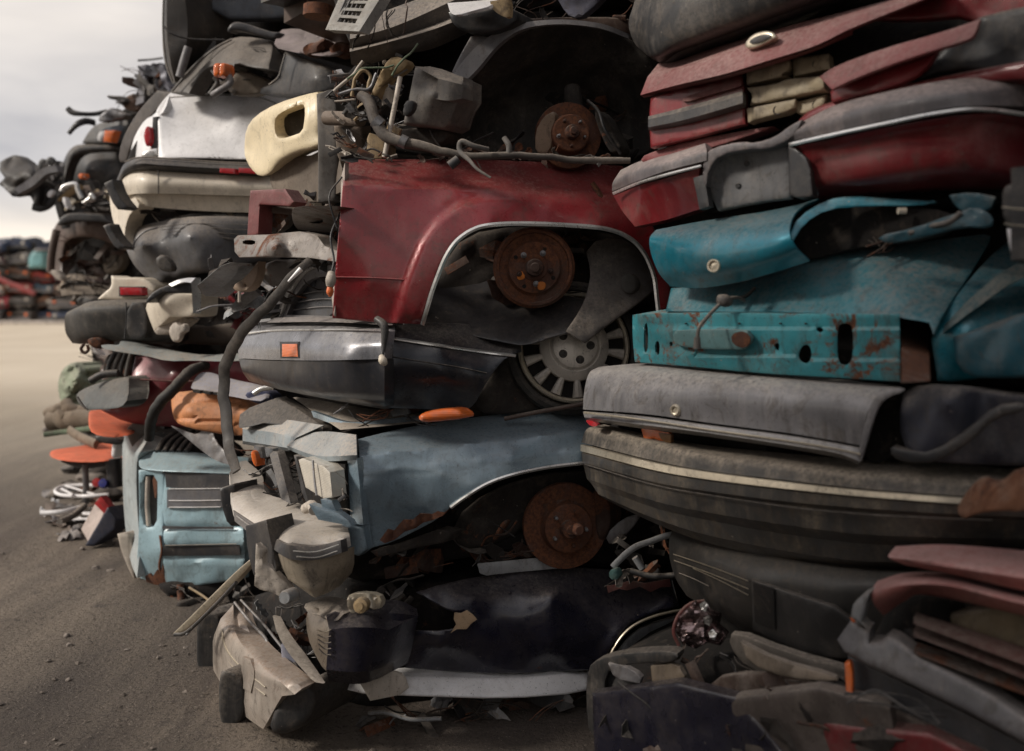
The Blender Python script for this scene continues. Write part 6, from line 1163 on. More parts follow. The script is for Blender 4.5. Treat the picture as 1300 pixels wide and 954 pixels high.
S('panel', t, LAV, [(242, 492), (250, 476), (260, 472), (281, 479), (300, 484), (322, 488), (340, 494), (336, 510), (316, 508), (292, 503), (268, 500), (244, 494)], zp([(242, 492, 4.62), (258, 472, 4.8), (340, 494, 4.4), (300, 484, 4.6), (292, 503, 4.45)]), r=.006, back=.02, res=4, dent=.02, ds=8)
for k in range(3): S('slot', t, BLACKD, [(244+k*13, 494.5+k*1.8, 1), (254+k*13, 496+k*1.8, 1), (254+k*13, 500+k*1.5, 1), (245+k*13, 498+k*1.5, 1)], 4.50, r=.002, back=.02, res=3)
S('blue_rag', t, paint((.07, .08, .16), .7, 0, .2), [(310, 500), (326, 494), (345, 498), (350, 512), (330, 514), (316, 508)], 4.35, r=.02, back=.05, dent=.03, res=4)
T('silver_tab', t, CHROME, [(322, 500, 4.25), (332, 494, 4.25), (346, 492, 4.25)], .012)
b = tube([(262, 466, 4.9), (248, 470, 4.8), (232, 480, 4.7), (216, 498, 4.65), (204, 510, 4.65), (195, 524, 4.66), (190, 540, 4.7), (187, 558, 4.75)], [.022, .026, .026, .027, .027, .026, .026, .024], wob=.012)
put('rubber_hose', b, RUBBER, None, 'thick black rubber hose curving down into the open back of the light blue truck', 'hose')

# ---- light blue truck on the ground
l6 = thing('crushed_truck', 'light blue pickup with torn lamp opening and dark tailgate stripes, lying on the dirt', 'crushed truck', W(240, 748, 5.0))
core(l6, [(185, 605), (290, 605), (340, 640), (340, 735), (215, 738), (190, 700)], 5.0, seed=73, back=1.5)
zT = zp([(176, 597, 4.95), (209, 597, 4.88), (300, 600, 4.76), (305, 690, 4.74), (250, 660, 4.82), (176, 690, 4.93), (174, 732, 4.98), (213, 745, 4.92), (305, 736, 4.82), (205, 700, 4.84)])
S('flank', l6, paint((.38, .43, .44), .5, 0, .55, .05, .1, .3, .08, .3, dcol=(.50, .46, .41)), [(155, 562), (157, 546), (165, 536), (178, 534), (190, 538, 1), (187, 560), (180, 572), (174, 582), (173, 620), (176, 670), (178, 700), (174, 734, 1), (166, 716), (160, 680), (156, 630)], zp([(155, 560, 5.5), (175, 575, 4.98), (176, 700, 4.96), (160, 680, 5.4), (190, 538, 5.35)]), r=.02, back=.1, res=5, dent=.012)
S('rail_cap', l6, LBLUE, [(176, 586), (178, 576), (186, 572), (207, 575), (250, 579), (300, 584, 1), (300, 602, 1), (250, 600), (210, 599), (186, 597), (177, 594)], zp([(176, 590, 4.98), (210, 574, 5.0), (300, 584, 4.88), (210, 598, 4.84), (300, 601, 4.74), (178, 596, 4.92)]), r=.014, back=.08, res=4, dent=.006, ds=8)
S('rail_cap', l6, GREYDUST, [(160, 545), (170, 536), (190, 538), (204, 548), (190, 550), (176, 556), (182, 575), (172, 575), (164, 560)], 5.2, r=.01, back=.03, res=4, dent=.01)
S('tailgate', l6, LBLUE, [(206, 597, 1), (302, 600, 1), (308, 650), (312, 700), (308, 735, 1), (270, 741), (240, 745), (214, 746, 1), (208, 735), (206, 680)], (zT, K(-.0)), r=.012, back=.04, res=5, dent=.012, ds=6, seed=4,
  fn=lambda x, y: np.where((y > 668) & (y < 671), .015, 0.)+np.where((y > 692) & (y < 707), .012, 0.)+np.where(y > 712, -.012, 0.))
S('corner_post', l6, LBLUE, [(176, 597, 1), (208, 597, 1), (209, 640), (206, 690), (213, 745, 1), (196, 741), (178, 734, 1), (174, 715), (176, 680), (177, 640)], zT, r=.008, back=.04, res=3.5, dent=.006, ds=9,
  holes=[[(179, 603), (200, 603), (200, 640), (199, 668), (183, 671), (179, 650)]], hr=.006)
S('lamp_bucket', l6, GREYDUST, [(177, 600), (203, 600), (202, 673), (180, 674)], (zT, K(.07)), r=.01, back=.02, res=5, dent=.01)
T('lamp_rib', l6, BEIGE, [(188, 605, 4.95), (187, 640, 4.94), (189, 668, 4.93)], .012)
S('rust_tear', l6, RUST, [(193, 606), (200, 604), (200, 622), (197, 636), (195, 622)], (zT, K(.015)), r=.002, back=.01, res=3, dent=.01, ds=12)
S('rust_tear', l6, RUST, [(184, 732, 1), (190, 728, 1), (194, 732, 1), (199, 724, 1), (203, 730, 1), (207, 716, 1), (209, 732, 1), (213, 747, 1), (204, 744, 1), (194, 742, 1), (186, 739, 1)], (zT, K(-.012)), r=.003, back=.01, res=3, dent=.01, ds=12)
strip(l6, 'rust_line', RUST, [(203, 680), (205, 700), (202, 720), (208, 742)], 1.4, zT, off=-.010)
STR = paint((.035, .035, .04), .4, 0, .3)
Lf('tailgate_stripe', l6, STR, [[(209, 600, -.015), (250, 601, -.015), (290, 603, -.015)], [(211, 619, -.015), (250, 620, -.015), (291, 620, -.015)]], zT, m=3, back=.004)
Lf('tailgate_stripe', l6, paint((.11, .11, .12), .4, 0, .35), [[(212, 622, -.015), (250, 622, -.015), (292, 622, -.015)], [(212, 645, -.015), (250, 645, -.015), (294, 644, -.015)]], zT, m=3, back=.004)
for y in (621, 636, 644.5): strip(l6, 'white_line', WHITE, [(214, y), (250, y), (280, y-.5)], .6, zT, off=-.020)
Lf('tailgate_stripe', l6, STR, [[(206, 668, -.012), (250, 669, -.01), (296, 669, -.01)], [(206, 672, -.012), (250, 672, -.01), (296, 672, -.01)]], zT, m=2, back=.004)
Lf('tailgate_stripe', l6, STR, [[(207, 694, -.012), (250, 693, -.008), (304, 692, -.010)], [(206, 706, -.012), (250, 706, -.008), (305, 705, -.010)]], zT, m=3, back=.004)
strip(l6, 'white_line', GREYDUST, [(209, 693), (250, 692), (300, 691)], .6, zT, off=-.018)
S('bumper_stub', l6, BEIGE, [(149, 678, 1), (162, 676), (168, 690), (173, 716), (170, 735, 1), (162, 720), (154, 700)], 5.15, r=.01, back=.1, res=4, dent=.01)
S('bed_liner', l6, BLACKD, [(180, 572), (196, 545), (220, 548), (262, 550), (296, 575), (290, 585), (240, 580), (200, 576)], 5.2, r=.03, back=.1, dent=.03, res=6)
for k in range(5): T('bed_rib', l6, BLACKP, [(200+k*9, 574, 5.02), (208+k*10, 560, 5.1), (226+k*10, 548, 5.2)], .014)
S('grey_shard', None, GREYP, [(217, 541, 1), (236, 548), (250, 553), (262, 540, 1), (268, 543, 1), (274, 562), (286, 574), (300, 592, 1), (276, 587), (254, 571), (238, 557)], zp([(217, 541, 4.75), (262, 540, 4.62), (300, 592, 4.45), (254, 571, 4.6)]), 'torn grey sheet metal shard lying across the light blue truck rail', cat='sheet metal', r=.006, back=.006, res=3.5, dent=.02, ds=10)
# wreck remains under the truck, down to the dirt
l7 = thing('crushed_car', 'flattened rusty wreck remains pressed into the dirt under the light blue truck', 'crushed car', W(260, 760, 4.9))
core(l7, [(200, 738), (330, 725), (345, 770), (290, 785), (240, 775), (205, 752)], 4.85, seed=75, back=1.3, dent=.04)
T('leg', l7, RUSTD, [(214, 742, 4.9), (220, 756, 4.88), (222, 762, 4.88)], .018)
T('leg', l7, RUSTD, [(229, 742, 4.85), (230, 760, 4.83), (229, 772, 4.8)], .018)
T('tan_rod', l7, TAN, [(240, 746, 4.8), (262, 760, 4.75), (285, 782, 4.65)], .006)
S('lump', l7, UNDER, [(222, 768), (232, 762), (244, 770), (240, 778), (226, 778)], 4.68, r=.02, back=.06, res=3, dent=.02)
scraps(l7, [(215, 745), (320, 745), (300, 775), (240, 772)], 4.75, 16, 107, (.02, .07), [UNDER, RUSTD, BLACKD])

# ================================================================ FAR END OF THE STACK
f0 = thing('crushed_car', 'crushed dark car with twisted ragged bumper torn out into the open sky', 'crushed car', W(130, 268, 8.0))
core(f0, [(104, 190), (140, 160), (168, 140), (220, 130), (260, 300), (160, 300), (100, 262)], 8.3, seed=81, back=1.8)
S('bumper', f0, paint((.035, .037, .04), .45, 0, .4), [(75, 250), (76, 222), (82, 200), (90, 188), (100, 183), (146, 181, 1), (152, 198), (160, 232), (156, 258), (120, 264), (86, 262)], zp([(75, 250, 8.2), (90, 188, 8.1), (150, 185, 7.9), (115, 215, 7.75), (156, 258, 7.9), (86, 262, 8.0)]), r=.06, back=.15, res=4, dent=.02, holes=[])
S('bumper_rim', f0, BLACKD, [(84, 200), (92, 189), (102, 185), (146, 184), (148, 192), (110, 193), (96, 198), (88, 212), (82, 240), (78, 236)], 7.72, r=.04, back=.06, res=3)
S('orange_lens', f0, LORANGE, [(99, 221), (106, 220), (107, 226), (101, 228)], 7.68, r=.01, back=.05, res=2)
S('torn_bumper', f0, paint((.02, .017, .015), .5, 0, .12, .15, 0, .5), [(0, 206, 1), (8, 201, 1), (18, 197, 1), (26, 199, 1), (36, 206, 1), (46, 216, 1), (50, 208, 1), (56, 214, 1), (61, 205, 1), (66, 210, 1), (70, 204, 1), (76, 214), (80, 224), (76, 238), (66, 240, 1), (63, 256, 1), (54, 262), (44, 260), (39, 250, 1), (30, 248, 1), (16, 250, 1), (4, 238, 1), (-2, 234, 1), (6, 226, 1), (-1, 216, 1)], zp([(0, 206, 7.9), (80, 220, 8.0), (40, 225, 7.7), (10, 240, 7.7), (58, 258, 7.8)]), r=.03, back=.06, res=3, dent=.08, ds=5, rnd=1, seed=2)
Lf('torn_inner_rail', f0, GREYP, [[(18, 240, 0), (36, 228, 0), (54, 214, 0), (70, 210, 0)], [(24, 246, 0), (42, 236, 0), (58, 222, 0), (74, 218, 0)]], 7.6, m=2, back=.05, dent=.02)
S('white_tag', f0, WHITE, [(59, 246), (66, 240), (68, 246), (62, 252)], 7.65, r=.005, back=.02, res=2)
for i, p in enumerate([[(52, 214), (55, 206), (58, 212)], [(60, 212), (64, 204), (68, 207)], [(42, 262), (52, 264), (64, 258), (78, 240)], [(72, 240), (76, 262), (84, 290)]]):
    T('torn_strip', f0, BLACKD, [(x, y, 7.8) for x, y in p], .03 if i < 2 else .035, flat=.5)
scraps(f0, [(50, 206), (78, 210), (80, 240), (60, 250)], 7.75, 14, 111, (.04, .10), [BLACKD, BLACKP, GREYP])

f1 = thing('crushed_car', 'crushed black car with hooked trims and orange lamp, on the farthest column', 'crushed car', W(140, 182, 8.0))
core(f1, [(118, 172), (140, 152), (180, 122), (230, 110), (230, 200), (150, 190)], 8.3, seed=83, back=1.6)
S('lamp_frame', f1, BLACKD, [(104, 182, 1), (112, 168), (122, 158), (140, 153), (162, 150, 1), (164, 162), (156, 176), (150, 183, 1)], zp([(104, 182, 8.0), (162, 150, 7.8), (150, 180, 7.8)]), r=.03, back=.15, res=3.5)
S('blue_inner', f1, paint((.10, .14, .18), .4, 0, .3), [(122, 180), (127, 166), (136, 162), (158, 158), (152, 176), (146, 181)], 7.74, r=.01, back=.05, res=3)
S('orange_lamp', f1, LORANGE, [(133, 166, 1), (147, 166, 1), (142, 181, 1), (131, 180, 1)], 7.68, r=.01, back=.05, res=3)
S('white_reflector', f1, WHITE, [(123, 174), (127, 167), (133, 166), (131, 178), (125, 180)], 7.68, r=.01, back=.05, res=3)
T('hooked_trim', f1, BLACKP, [(86, 138, 7.7), (92, 143, 7.7), (104, 145, 7.7), (120, 145, 7.75), (136, 142, 7.8)], [.022, .024, .018, .018, .02])
T('hooked_trim', f1, BLACKP, [(87, 170, 7.7), (93, 163, 7.7), (100, 157, 7.7), (110, 154, 7.75), (120, 156, 7.8)], [.018, .02, .026, .03, .03], flat=.6)
S('silver_bracket', f1, STEEL, [(125, 148), (136, 140), (143, 136), (150, 142), (162, 146), (160, 151), (140, 153), (126, 156)], 7.7, r=.02, back=.06, res=3, dent=.03, ds=8)
S('rusty_sheet', f1, paint((.14, .08, .05), .7, 0, .3, .4), [(152, 128), (162, 122), (172, 118), (180, 126), (178, 140), (166, 142), (156, 136)], 7.7, r=.02, back=.08, res=3, dent=.05, ds=7)
S('black_claw', f1, BLACKD, [(135, 121), (145, 122), (156, 122), (160, 128), (156, 134), (146, 130), (150, 127), (138, 126)], 7.65, r=.02, back=.05, res=2.5, dent=.02)
T('antenna_stub', f1, BLACKP, [(175, 77, 7.6), (190, 76, 7.6), (206, 74, 7.5)], .008)
Lf('twisted_rail', f1, paint((.20, .20, .23), .45, .2, .4), [[(176, 84, 0), (175, 100, 0), (174, 118, 0), (172, 134, 0)], [(186, 82, -.05), (187, 96, -.05), (184, 112, -.05), (182, 130, -.05)], [(192, 84, 0), (194, 98, 0), (190, 114, 0), (186, 130, 0)]], 7.5, m=2, back=.05, dent=.05, ds=6)
Lf('twisted_rail', f1, paint((.17, .17, .20), .45, .2, .4), [[(192, 82, 0), (202, 90, 0), (205, 104, 0), (214, 116, 0)], [(204, 80, -.03), (210, 90, -.03), (212, 104, -.03), (222, 114, 0)]], 7.4, m=3, back=.06, dent=.05, ds=6)
scraps(f1, [(176, 84), (214, 90), (222, 116), (186, 132), (176, 128)], 7.45, 26, 113, (.05, .12), [STEEL, GREYP, GREYDUST, BROWN, RUSTD])
S('dark_backing', f1, BLACKD, [(176, 124), (188, 100), (206, 92), (222, 112), (215, 122), (200, 128), (184, 145), (172, 148)], 7.7, r=.03, back=.2, dent=.06, res=5)

f2 = thing('crushed_car', 'crushed brown car with black capped bumper and dark hollow, low in the farthest column', 'crushed car', W(110, 352, 8.0))
core(f2, [(84, 282), (160, 262), (240, 300), (240, 395), (140, 392), (92, 375)], 8.3, seed=85, back=1.6)
S('bumper', f2, BROWN, [(60, 345, 1), (61, 322), (66, 296), (74, 280), (88, 270), (120, 266), (150, 268), (162, 282), (166, 320, 1), (152, 318), (140, 308), (110, 300), (84, 305), (80, 325), (79, 354, 1), (70, 352)], zp([(60, 345, 8.1), (74, 280, 8.0), (110, 285, 7.7), (166, 300, 7.8), (79, 350, 7.85)]), r=.05, back=.12, res=4, dent=.01)
S('bumper_cap', f2, DARKGREY, [(73, 284), (78, 275), (90, 270), (130, 272, 1), (142, 284, 1), (110, 281), (90, 281), (74, 287)], 7.64, r=.02, back=.06, res=3)
S('inner_sheet', f2, paint((.12, .09, .06), .7, 0, .4, .2), [(130, 332), (146, 322), (158, 320), (156, 340), (140, 350), (132, 345)], 7.9, r=.02, back=.05, dent=.05, res=4)
T('side_rail', f2, BROWN, [(64, 345, 7.8), (66, 320, 7.8), (72, 292, 7.8)], .03)
S('foot_bracket', f2, BEIGE, [(63, 343), (72, 343), (80, 352), (78, 358), (68, 352)], 7.7, r=.01, back=.04, res=3)
T('chrome_pipe', f2, CHROME, [(78, 243, 7.5), (82, 237, 7.5), (96, 234, 7.5), (99, 242, 7.5), (104, 252, 7.5)], .018)
T('chrome_pipe', f2, CHROME, [(106, 258, 7.5), (114, 252, 7.5), (116, 247, 7.5), (120, 253, 7.5)], .014)
S('white_panel', f2, WHITE, [(78, 252), (83, 250), (87, 262), (84, 267)], 7.55, r=.01, back=.03, res=2.5)
S('junk_backing', f2, UNDER, [(74, 262), (84, 244), (120, 238), (150, 248), (155, 270), (120, 272), (84, 276)], 7.95, r=.04, back=.1, dent=.06, res=5)
scraps(f2, [(80, 244), (140, 244), (150, 266), (86, 268)], 7.7, 34, 115, (.04, .12), [STEEL, CHROMED, BROWN, UNDER, BLACKP, GREYDUST, TAN])
scraps(f2, [(84, 310), (155, 318), (150, 345), (84, 350)], 7.9, 20, 116, (.05, .14), [UNDER, RUSTD, BLACKD, BROWN])

f3 = thing('crushed_car', 'flattened olive brown car remains at the foot of the farthest column', 'crushed car', W(110, 390, 8.0))
core(f3, [(84, 352), (160, 345), (240, 350), (240, 560), (125, 560), (118, 440), (98, 385)], 8.3, seed=87, back=1.6)
Lf('folded_sheet', f3, paint((.16, .115, .07), .55, .1, .4, .25), [[(80, 352, 0), (92, 348, 0), (112, 352, 0), (134, 358, 0)], [(74, 366, -.1), (90, 356, -.1), (112, 358, -.1), (136, 366, -.1)]], 7.8, m=3, back=.08, dent=.03)
Lf('folded_sheet', f3, paint((.14, .105, .07), .55, .1, .4, .2), [[(76, 366, 0), (94, 362, 0), (116, 364, 0), (140, 368, 0)], [(78, 376, -.05), (96, 374, -.05), (116, 374, -.05), (138, 374, -.05)]], 7.72, m=3, smooth=True, back=.1, dent=.03)
S('black_lump', f3, BLACKD, [(96, 382), (104, 375), (118, 378), (124, 384), (112, 390), (100, 388)], 7.6, r=.03, back=.1, res=3, dent=.04)
scraps(f3, [(78, 352), (140, 352), (136, 385), (90, 380)], 7.7, 16, 117, (.04, .10), [UNDER, BROWN, BLACKD, GREYDUST])
scraps(f3, [(118, 440), (165, 440), (160, 480), (122, 470)], 7.0, 16, 118, (.04, .12), [UNDER, BROWN, WHITE, GREYDUST, BLACKD])

# ================================================================ LITTER ON THE DIRT
b = shell([(74, 482), (80, 468), (92, 460), (106, 461), (114, 472), (113, 496), (106, 514), (94, 522), (80, 518), (74, 500)], zp([(74, 480, 7.3), (94, 488, 7.0), (113, 480, 7.25), (90, 520, 7.2)]), r=.12, back=.5, res=2.2, dent=.14, ds=7, seed=3)
put('cloth_sack', b, paint((.30, .34, .24), .85, 0, .4, 0, 0, .5, .2, .3, dcol=(.4, .38, .3)), None, 'crumpled pale green sack slumped beside the black mirror housing', 'sack')
t = thing('round_seat', 'round flat orange vinyl seat on a steel post, standing on the dirt', 'seat', W(105, 640, 6.3))
S('cushion', t, SEATO, [(62, 577), (67, 571), (85, 569.5), (120, 571), (141, 574), (143, 582), (130, 587), (95, 587), (68, 583)], zp([(62, 577, 6.4), (143, 577, 6.3), (100, 570, 6.5), (100, 586, 6.12)]), r=.04, back=.3, res=3, dent=.006)
S('seat_pan', t, BLACKP, [(72, 584), (100, 588), (140, 585), (138, 592), (110, 596), (90, 592)], 6.3, r=.02, back=.2, res=3)
T('post', t, GREYP, [(108, 590, 6.3), (109, 612, 6.3), (109, 640, 6.3)], .02)
T('post_arm', t, BLACKP, [(144, 582, 6.2), (146, 600, 6.2), (148, 618, 6.2)], .05)
t = thing('orange_bench', 'bright orange vinyl seat back wedged under the maroon car', 'seat back', W(135, 558, 5.6))
S('pad', t, SEATO, [(112, 526), (116, 520), (132, 524), (158, 535, 1), (158, 542), (152, 556), (126, 554), (113, 547)], zp([(112, 525, 5.5), (158, 540, 5.3), (130, 540, 5.25)]), r=.04, back=.08, res=3)
S('pan', t, BLACKP, [(118, 552), (154, 556), (156, 566), (124, 562)], 5.45, r=.02, back=.05, res=3)
t = S('plastic_bottle', None, WHITE, [(143, 561), (149, 559), (150, 568), (146, 582), (141, 580), (142, 570)], 5.5, 'small white plastic bottle below the bright orange seat back', cat='bottle', r=.02, back=.05, res=2)
t = S('yellow_rag', None, paint((.55, .50, .04), .7, 0, .2), [(126, 556), (134, 554), (140, 558), (136, 564), (128, 562)], 5.55, 'small yellow rag below the bright orange seat back', cat='rag', r=.02, back=.05, res=2, dent=.02)
t = thing('tool_box', 'red metal case with cream lid lying tipped open by the truck', 'metal case', W(120, 690, 5.9))
S('lid', t, paint((.42, .34, .30), .5, 0, .4), [(103, 672, 1), (124, 634, 1), (137, 642, 1), (113, 690, 1)], zp([(103, 672, 5.95), (124, 634, 6.0), (113, 690, 5.85)]), r=.01, back=.05, res=3, rnd=0)
S('case_side', t, paint((.03, .035, .06), .4, 0, .3), [(108, 693, 1), (137, 644, 1), (148, 660, 1), (146, 672, 1), (118, 694, 1)], 5.85, r=.01, back=.1, res=3, rnd=0)
S('red_edge', t, paint((.5, .03, .03), .4, 0, .2), [(120, 640, 1), (128, 630, 1), (143, 650, 1), (140, 660, 1)], 5.88, r=.005, back=.04, res=3, rnd=0)
t = thing('wire_frame', 'bent white wire frame lying among the litter under the orange seat', 'wire frame', W(95, 626, 6.4))
T('loop', t, WHITE, [(140, 618, 6.4), (110, 616, 6.5), (80, 618, 6.5), (70, 624, 6.4), (80, 629, 6.3), (110, 630, 6.2), (138, 628, 6.2)], .012)
T('spoke', t, WHITE, [(76, 620, 6.5), (90, 627, 6.25), (92, 630, 6.2)], .008)
T('spoke', t, WHITE, [(84, 617, 6.5), (100, 622, 6.4), (120, 628, 6.2)], .008)
b = tube([(52, 652, 6.1), (80, 650, 6.1), (105, 644, 6.2)], .016); put('white_pipe', b, WHITE, None, 'thin white pipe lying on the dirt left of the red case', 'pipe')
b = tube([(76, 662, 6.0), (92, 655, 6.1), (108, 642, 6.2)], .02); put('grey_pipe', b, GREYDUST, None, 'short grey pipe crossing the thin white pipe on the dirt', 'pipe')
b = tube([(56, 552, 6.9), (85, 548, 6.9), (118, 544, 6.8)], .02, flat=.6); put('wood_slat', b, GREEN, None, 'thin green wooden slat sticking out over the dirt below the rubble', 'wooden slat')
b = tube([(88, 546, 6.8), (100, 554, 6.7), (122, 564, 6.5)], .03, flat=.6); put('wood_slat', b, WOOD, None, 'brown wooden slat slanting down under the thin green slat', 'wooden slat')
for i, (x, y, w_, lab) in enumerate([(92, 530, .34, 'split grey log end under the green sack'), (86, 520, .18, 'small brown rubble lump under the green sack')]):
    b = tube([(x-24, y+i*4, 7.0), (x, y, 6.95), (x+24, y+4, 6.9)], [w_*.22, w_*.25, w_*.2], wob=.05, seed=i); put('log', b, WOOD, None, lab, 'log')
R = random.Random(5)
def rock(x, y, Z, s, mat, lab, grp):
    bm = bmesh.new(); bmesh.ops.create_icosphere(bm, subdivisions=3, radius=1); c = W(x, y, Z); c.z = max(c.z, s*.3)
    sc = (s*R.uniform(.8, 1.3), s*R.uniform(.8, 1.2), s*R.uniform(.5, .8))
    for v in bm.verts:
        q = v.co.copy(); f = 1+.35*noise.noise(q*1.3+Vector((x, y, 0)))+.12*noise.noise(q*4+Vector((x, 0, y)))
        v.co = Vector((c.x+q.x*sc[0]*f, c.y+q.y*sc[1]*f, c.z+q.z*sc[2]*f))
    return put('rubble_stone', bm, mat, None, lab, 'stone', grp)
for i in range(26):
    x = R.uniform(60, 150); y = R.uniform(588, 680) if i % 3 else R.uniform(530, 570)
    Z = FP*(H-.02)/(y-HY); rock(x, y, min(Z, 8), R.uniform(.035, .11), R.choice([STONE, STONE, UNDER, GREYDUST, BLACKD]), 'small stone or clod in the litter left of the light blue truck', 'stones in the litter by the truck')
for i in range(20):
    x = R.uniform(60, 290); y = R.uniform(690, 900) if i % 2 else R.uniform(430, 700)
    x = min(x, 140) if y < 740 else min(x, 235)
    Z = FP*(H-.0)/(y-HY); rock(x, y, Z, R.uniform(.008, .02), STONE, 'tiny pebble on the open dirt of the aisle', 'pebbles on the dirt')
# torn bits lying on the ground as loose things
def litter(n, xr, yr, seed, lab, size):
    R = random.Random(seed)
    for i in range(n):
        x, y = R.uniform(*xr), R.uniform(*yr); Z = FP*(H-.03)/(y-HY); c = W(x, y, Z); c.z = .03; s = R.uniform(*size)
        ax = rotaxes(R.uniform(-25, 25), R.uniform(-25, 25), R.uniform(0, 180)); V = []
        for a in range(5):
            for q in range(4): V.append(c+ax[0]*(a/2-1)*s*R.uniform(.8, 1.1)+ax[1]*(q/1.5-1)*s*.5*R.uniform(.7, 1.1)+ax[2]*(s*.3*R.uniform(-.4, 1)))
        F = [(a*4+q, a*4+q+1, a*4+q+5, a*4+q+4) for a in range(4) for q in range(3)]
        b = bmesh.new(); thicken(b, V, F, 0, BD, .006); put('torn_scrap', b, R.choice([BLACKD, RUSTD, GREYP, BROWN, UNDER, WHITE, STEEL]), None, lab, 'metal scrap', 'torn scraps littering the ground')
litter(34, (62, 150), (590, 690), 3, 'torn metal scrap in the litter between the orange seat and the truck', (.04, .12))
for (x, y, m_, lab) in ((123, 613, paint((.6, .02, .02), .4, 0, .1), 'tiny red plastic cap in the litter beside the seat post'), (131, 614, paint((.04, .05, .3), .4, 0, .1), 'tiny blue plastic cap in the litter beside the seat post')):
    put('bottle_top', lathe([(0, .02), (.025, .018), (.03, 0), (.03, -.03), (0, -.032)], W(x, y, 6.15), (.1, -1, .3), 18), m_, None, lab, 'plastic cap')

# ================================================================ FAR SIDE OF THE YARD
R = random.Random(11)
FCOL = [((.05, .08, .16), 'dark blue'), ((.35, .33, .32), 'pale grey'), ((.09, .035, .05), 'plum'), ((.45, .05, .04), 'faded red'), ((.03, .03, .035), 'black'), ((.20, .10, .06), 'rusty brown'), ((.10, .16, .22), 'steel blue'), ((.25, .24, .23), 'grey'), ((.5, .02, .05), 'bright red'), ((.07, .06, .055), 'charcoal')]
def farcar(x, y, Z, px_w, px_h, ci, lab, seed):
    """one flattened car of the far pile; x, y is its lower middle"""
    col, nm = FCOL[ci]; c = W(x, y, Z); w_ = px_w*Z/FP; h = px_h*Z/FP; L = 3.6
    rz = R.uniform(-12, 12); ax = rotaxes(0, R.uniform(-3, 3), rz)
    t = thing('crushed_car', lab, 'crushed car', c, 'flattened cars of the far pile')
    m = paint(col, .5, 0, .35, .15, 0, .4, .1, .3, .5)
    def blk(nm_, sx, sy, sz, dx, dy, dz, mat, wob, sub=4):
        b = box(c+ax[0]*dx+ax[1]*dy+ax[2]*dz, (sx, sy, sz), ax, 0, wob=0, sub=sub)
        for v in b.verts:
            n = noise.fractal(v.co*1.1+Vector((seed, 0, 0)), 1, 2, 3); n2 = noise.fractal(v.co*1.1+Vector((0, seed, 5)), 1, 2, 3)
            v.co += ax[2]*n*wob+ax[1]*n2*wob+ax[0]*n*wob*.7
        put(nm_, b, mat, t)
    blk('body', w_, L, h*.62, 0, L/2, h*.33, m, .22, 6); blk('roof', w_*.8, L*.5, h*.3, 0, L*.55, h*.8, m, .2)
    blk('window', w_*.7, .12, h*.2, 0, L*.3, h*.72, GLASS, .08, 2); blk('bumper', w_*.96, .2, h*.2, 0, -.06, h*.18, BLACKD if seed % 2 else GREYP, .1, 2)
    for sx in (-1, 1):
        put('lamp', lathe([(0, .05), (.09, .04), (.12, 0)], c+ax[0]*sx*w_*.34+ax[2]*h*.42-ax[1]*.16, -ax[1], 12), LCLEAR if seed % 3 else LORANGE, t)
        if seed % 2: put('wheel', lathe([(.12, .1), (.28, .1), (.3, .05), (.3, -.05)], c+ax[0]*sx*(w_*.5)+ax[1]*.7+ax[2]*.2, ax[0]*sx, 18), RUBBER, t)
PLACE = ['at the foot of the far pile', 'low in the far pile', 'halfway up the far pile', 'high in the far pile', 'near the top of the far pile', 'on top of the far pile']
k = 0
cols = [(-12, 33, 6, 0), (22, 34, 6, 1), (54, 32, 5, 2), (84, 33, 5, 3), (116, 33, 5, 4)]
seq = {0: [4, 8, 5, 9, 2, 0], 1: [9, 7, 3, 5, 7, 0], 2: [0, 5, 6, 3, 9], 3: [0, 1, 5, 8, 7], 4: [4, 6, 5, 9, 2]}
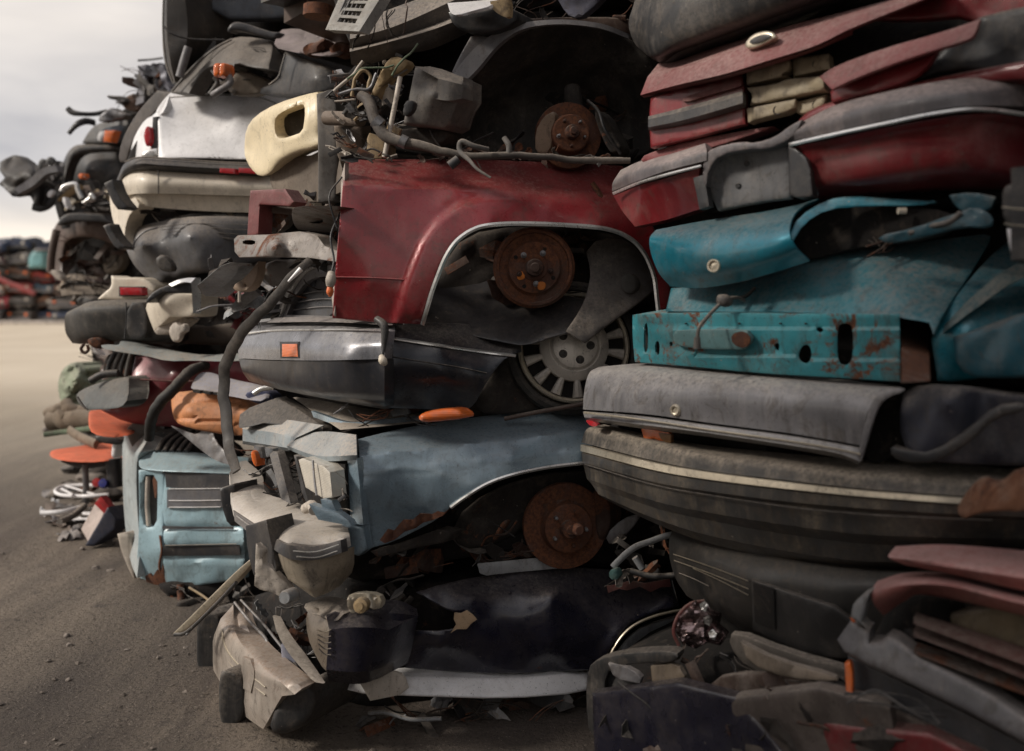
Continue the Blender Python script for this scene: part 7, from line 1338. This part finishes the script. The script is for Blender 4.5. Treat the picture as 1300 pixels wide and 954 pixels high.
for (cx, cw, n, ci) in cols:
    y = 407.5
    for j in range(n):
        hgt = 17.0+((ci*7+j*5) % 4)*.9; 
        if ci in (2, 3, 4): hgt *= .93
        nm = FCOL[seq[ci][j]][1]
        side = ['at its left', 'in its left half', 'in its middle', 'beside the near stack', 'just behind the near stack'][ci]
        farcar(cx+((j*13+ci*5) % 7-3), y, 70+((j*3+ci) % 3)*.5, cw, hgt, seq[ci][j], '%s flattened car %s, %s' % (nm, PLACE[min(j, 5)], side), k); k += 1
        y -= hgt-.4
t = thing('storage_tank', 'pale turquoise rounded tank standing on the far pile of cars', 'tank', W(47, 340, 69.3))
S('body', t, paint((.16, .36, .38), .5, 0, .3, 0, 0, .2, .05, .2), [(36, 339), (37, 326), (43, 318), (54, 317), (57, 325), (56, 340, 1), (40, 341)], 69, r=.35, back=1.2, res=1.6)
S('lid', t, GREYP, [(42, 318), (48, 315), (54, 317), (52, 319), (44, 320)], 68.9, r=.1, back=.6, res=1.5)
t = thing('far_pole', 'thin red girder slanting down across the far pile of cars', 'girder', W(30, 372, 68))
T('girder', t, paint((.30, .03, .03), .5, 0, .2), [(-10, 350, 67.8), (15, 361, 67.6), (44, 373, 67.4)], .17, flat=.6)
# tree behind the far pile
t = thing('tree', 'small dark bushy tree just showing above the far pile of cars', 'tree', W(20, 384+FP*H/95, 95))
T('trunk', t, WOOD, [(20, 384+FP*H/95, 95), (20, 350, 95), (21, 318, 95)], [.25, .18, .08])
bm = bmesh.new()
for i in range(900):
    u = Vector((R.gauss(0, 1), R.gauss(0, 1), R.gauss(0, 1))).normalized()*R.random()**.4; lob = R.choice([(0, 0, 0), (.8, .3, .5), (-.9, 0, .1), (.2, 0, 1.2), (-.3, .4, -.6)])
    c = W(20, 316, 95)+Vector((lob[0]*.8, lob[1], lob[2]*.5))+Vector((u.x*.75, u.y*.8, u.z*.6)); ax = rotaxes(R.uniform(0, 180), R.uniform(0, 180), R.uniform(0, 180)); s = R.uniform(.07, .14)
    vs = [bm.verts.new(c+ax[0]*a*s+ax[1]*b_*s*.6) for a, b_ in ((-1, 0), (0, -1), (1, 0), (0, 1))]; bm.faces.new(vs)
put('crown', bm, paint((.04, .055, .03), .7, 0, 0, 0, 0, .3), t)
# concrete kerb along the foot of the far pile
b = box((W(20, 408, 66).x, 66, .12), (60, .5, .24), None, .03)
put('kerb', b, paint((.55, .50, .46), .8, 0, .1), None, kind='structure')
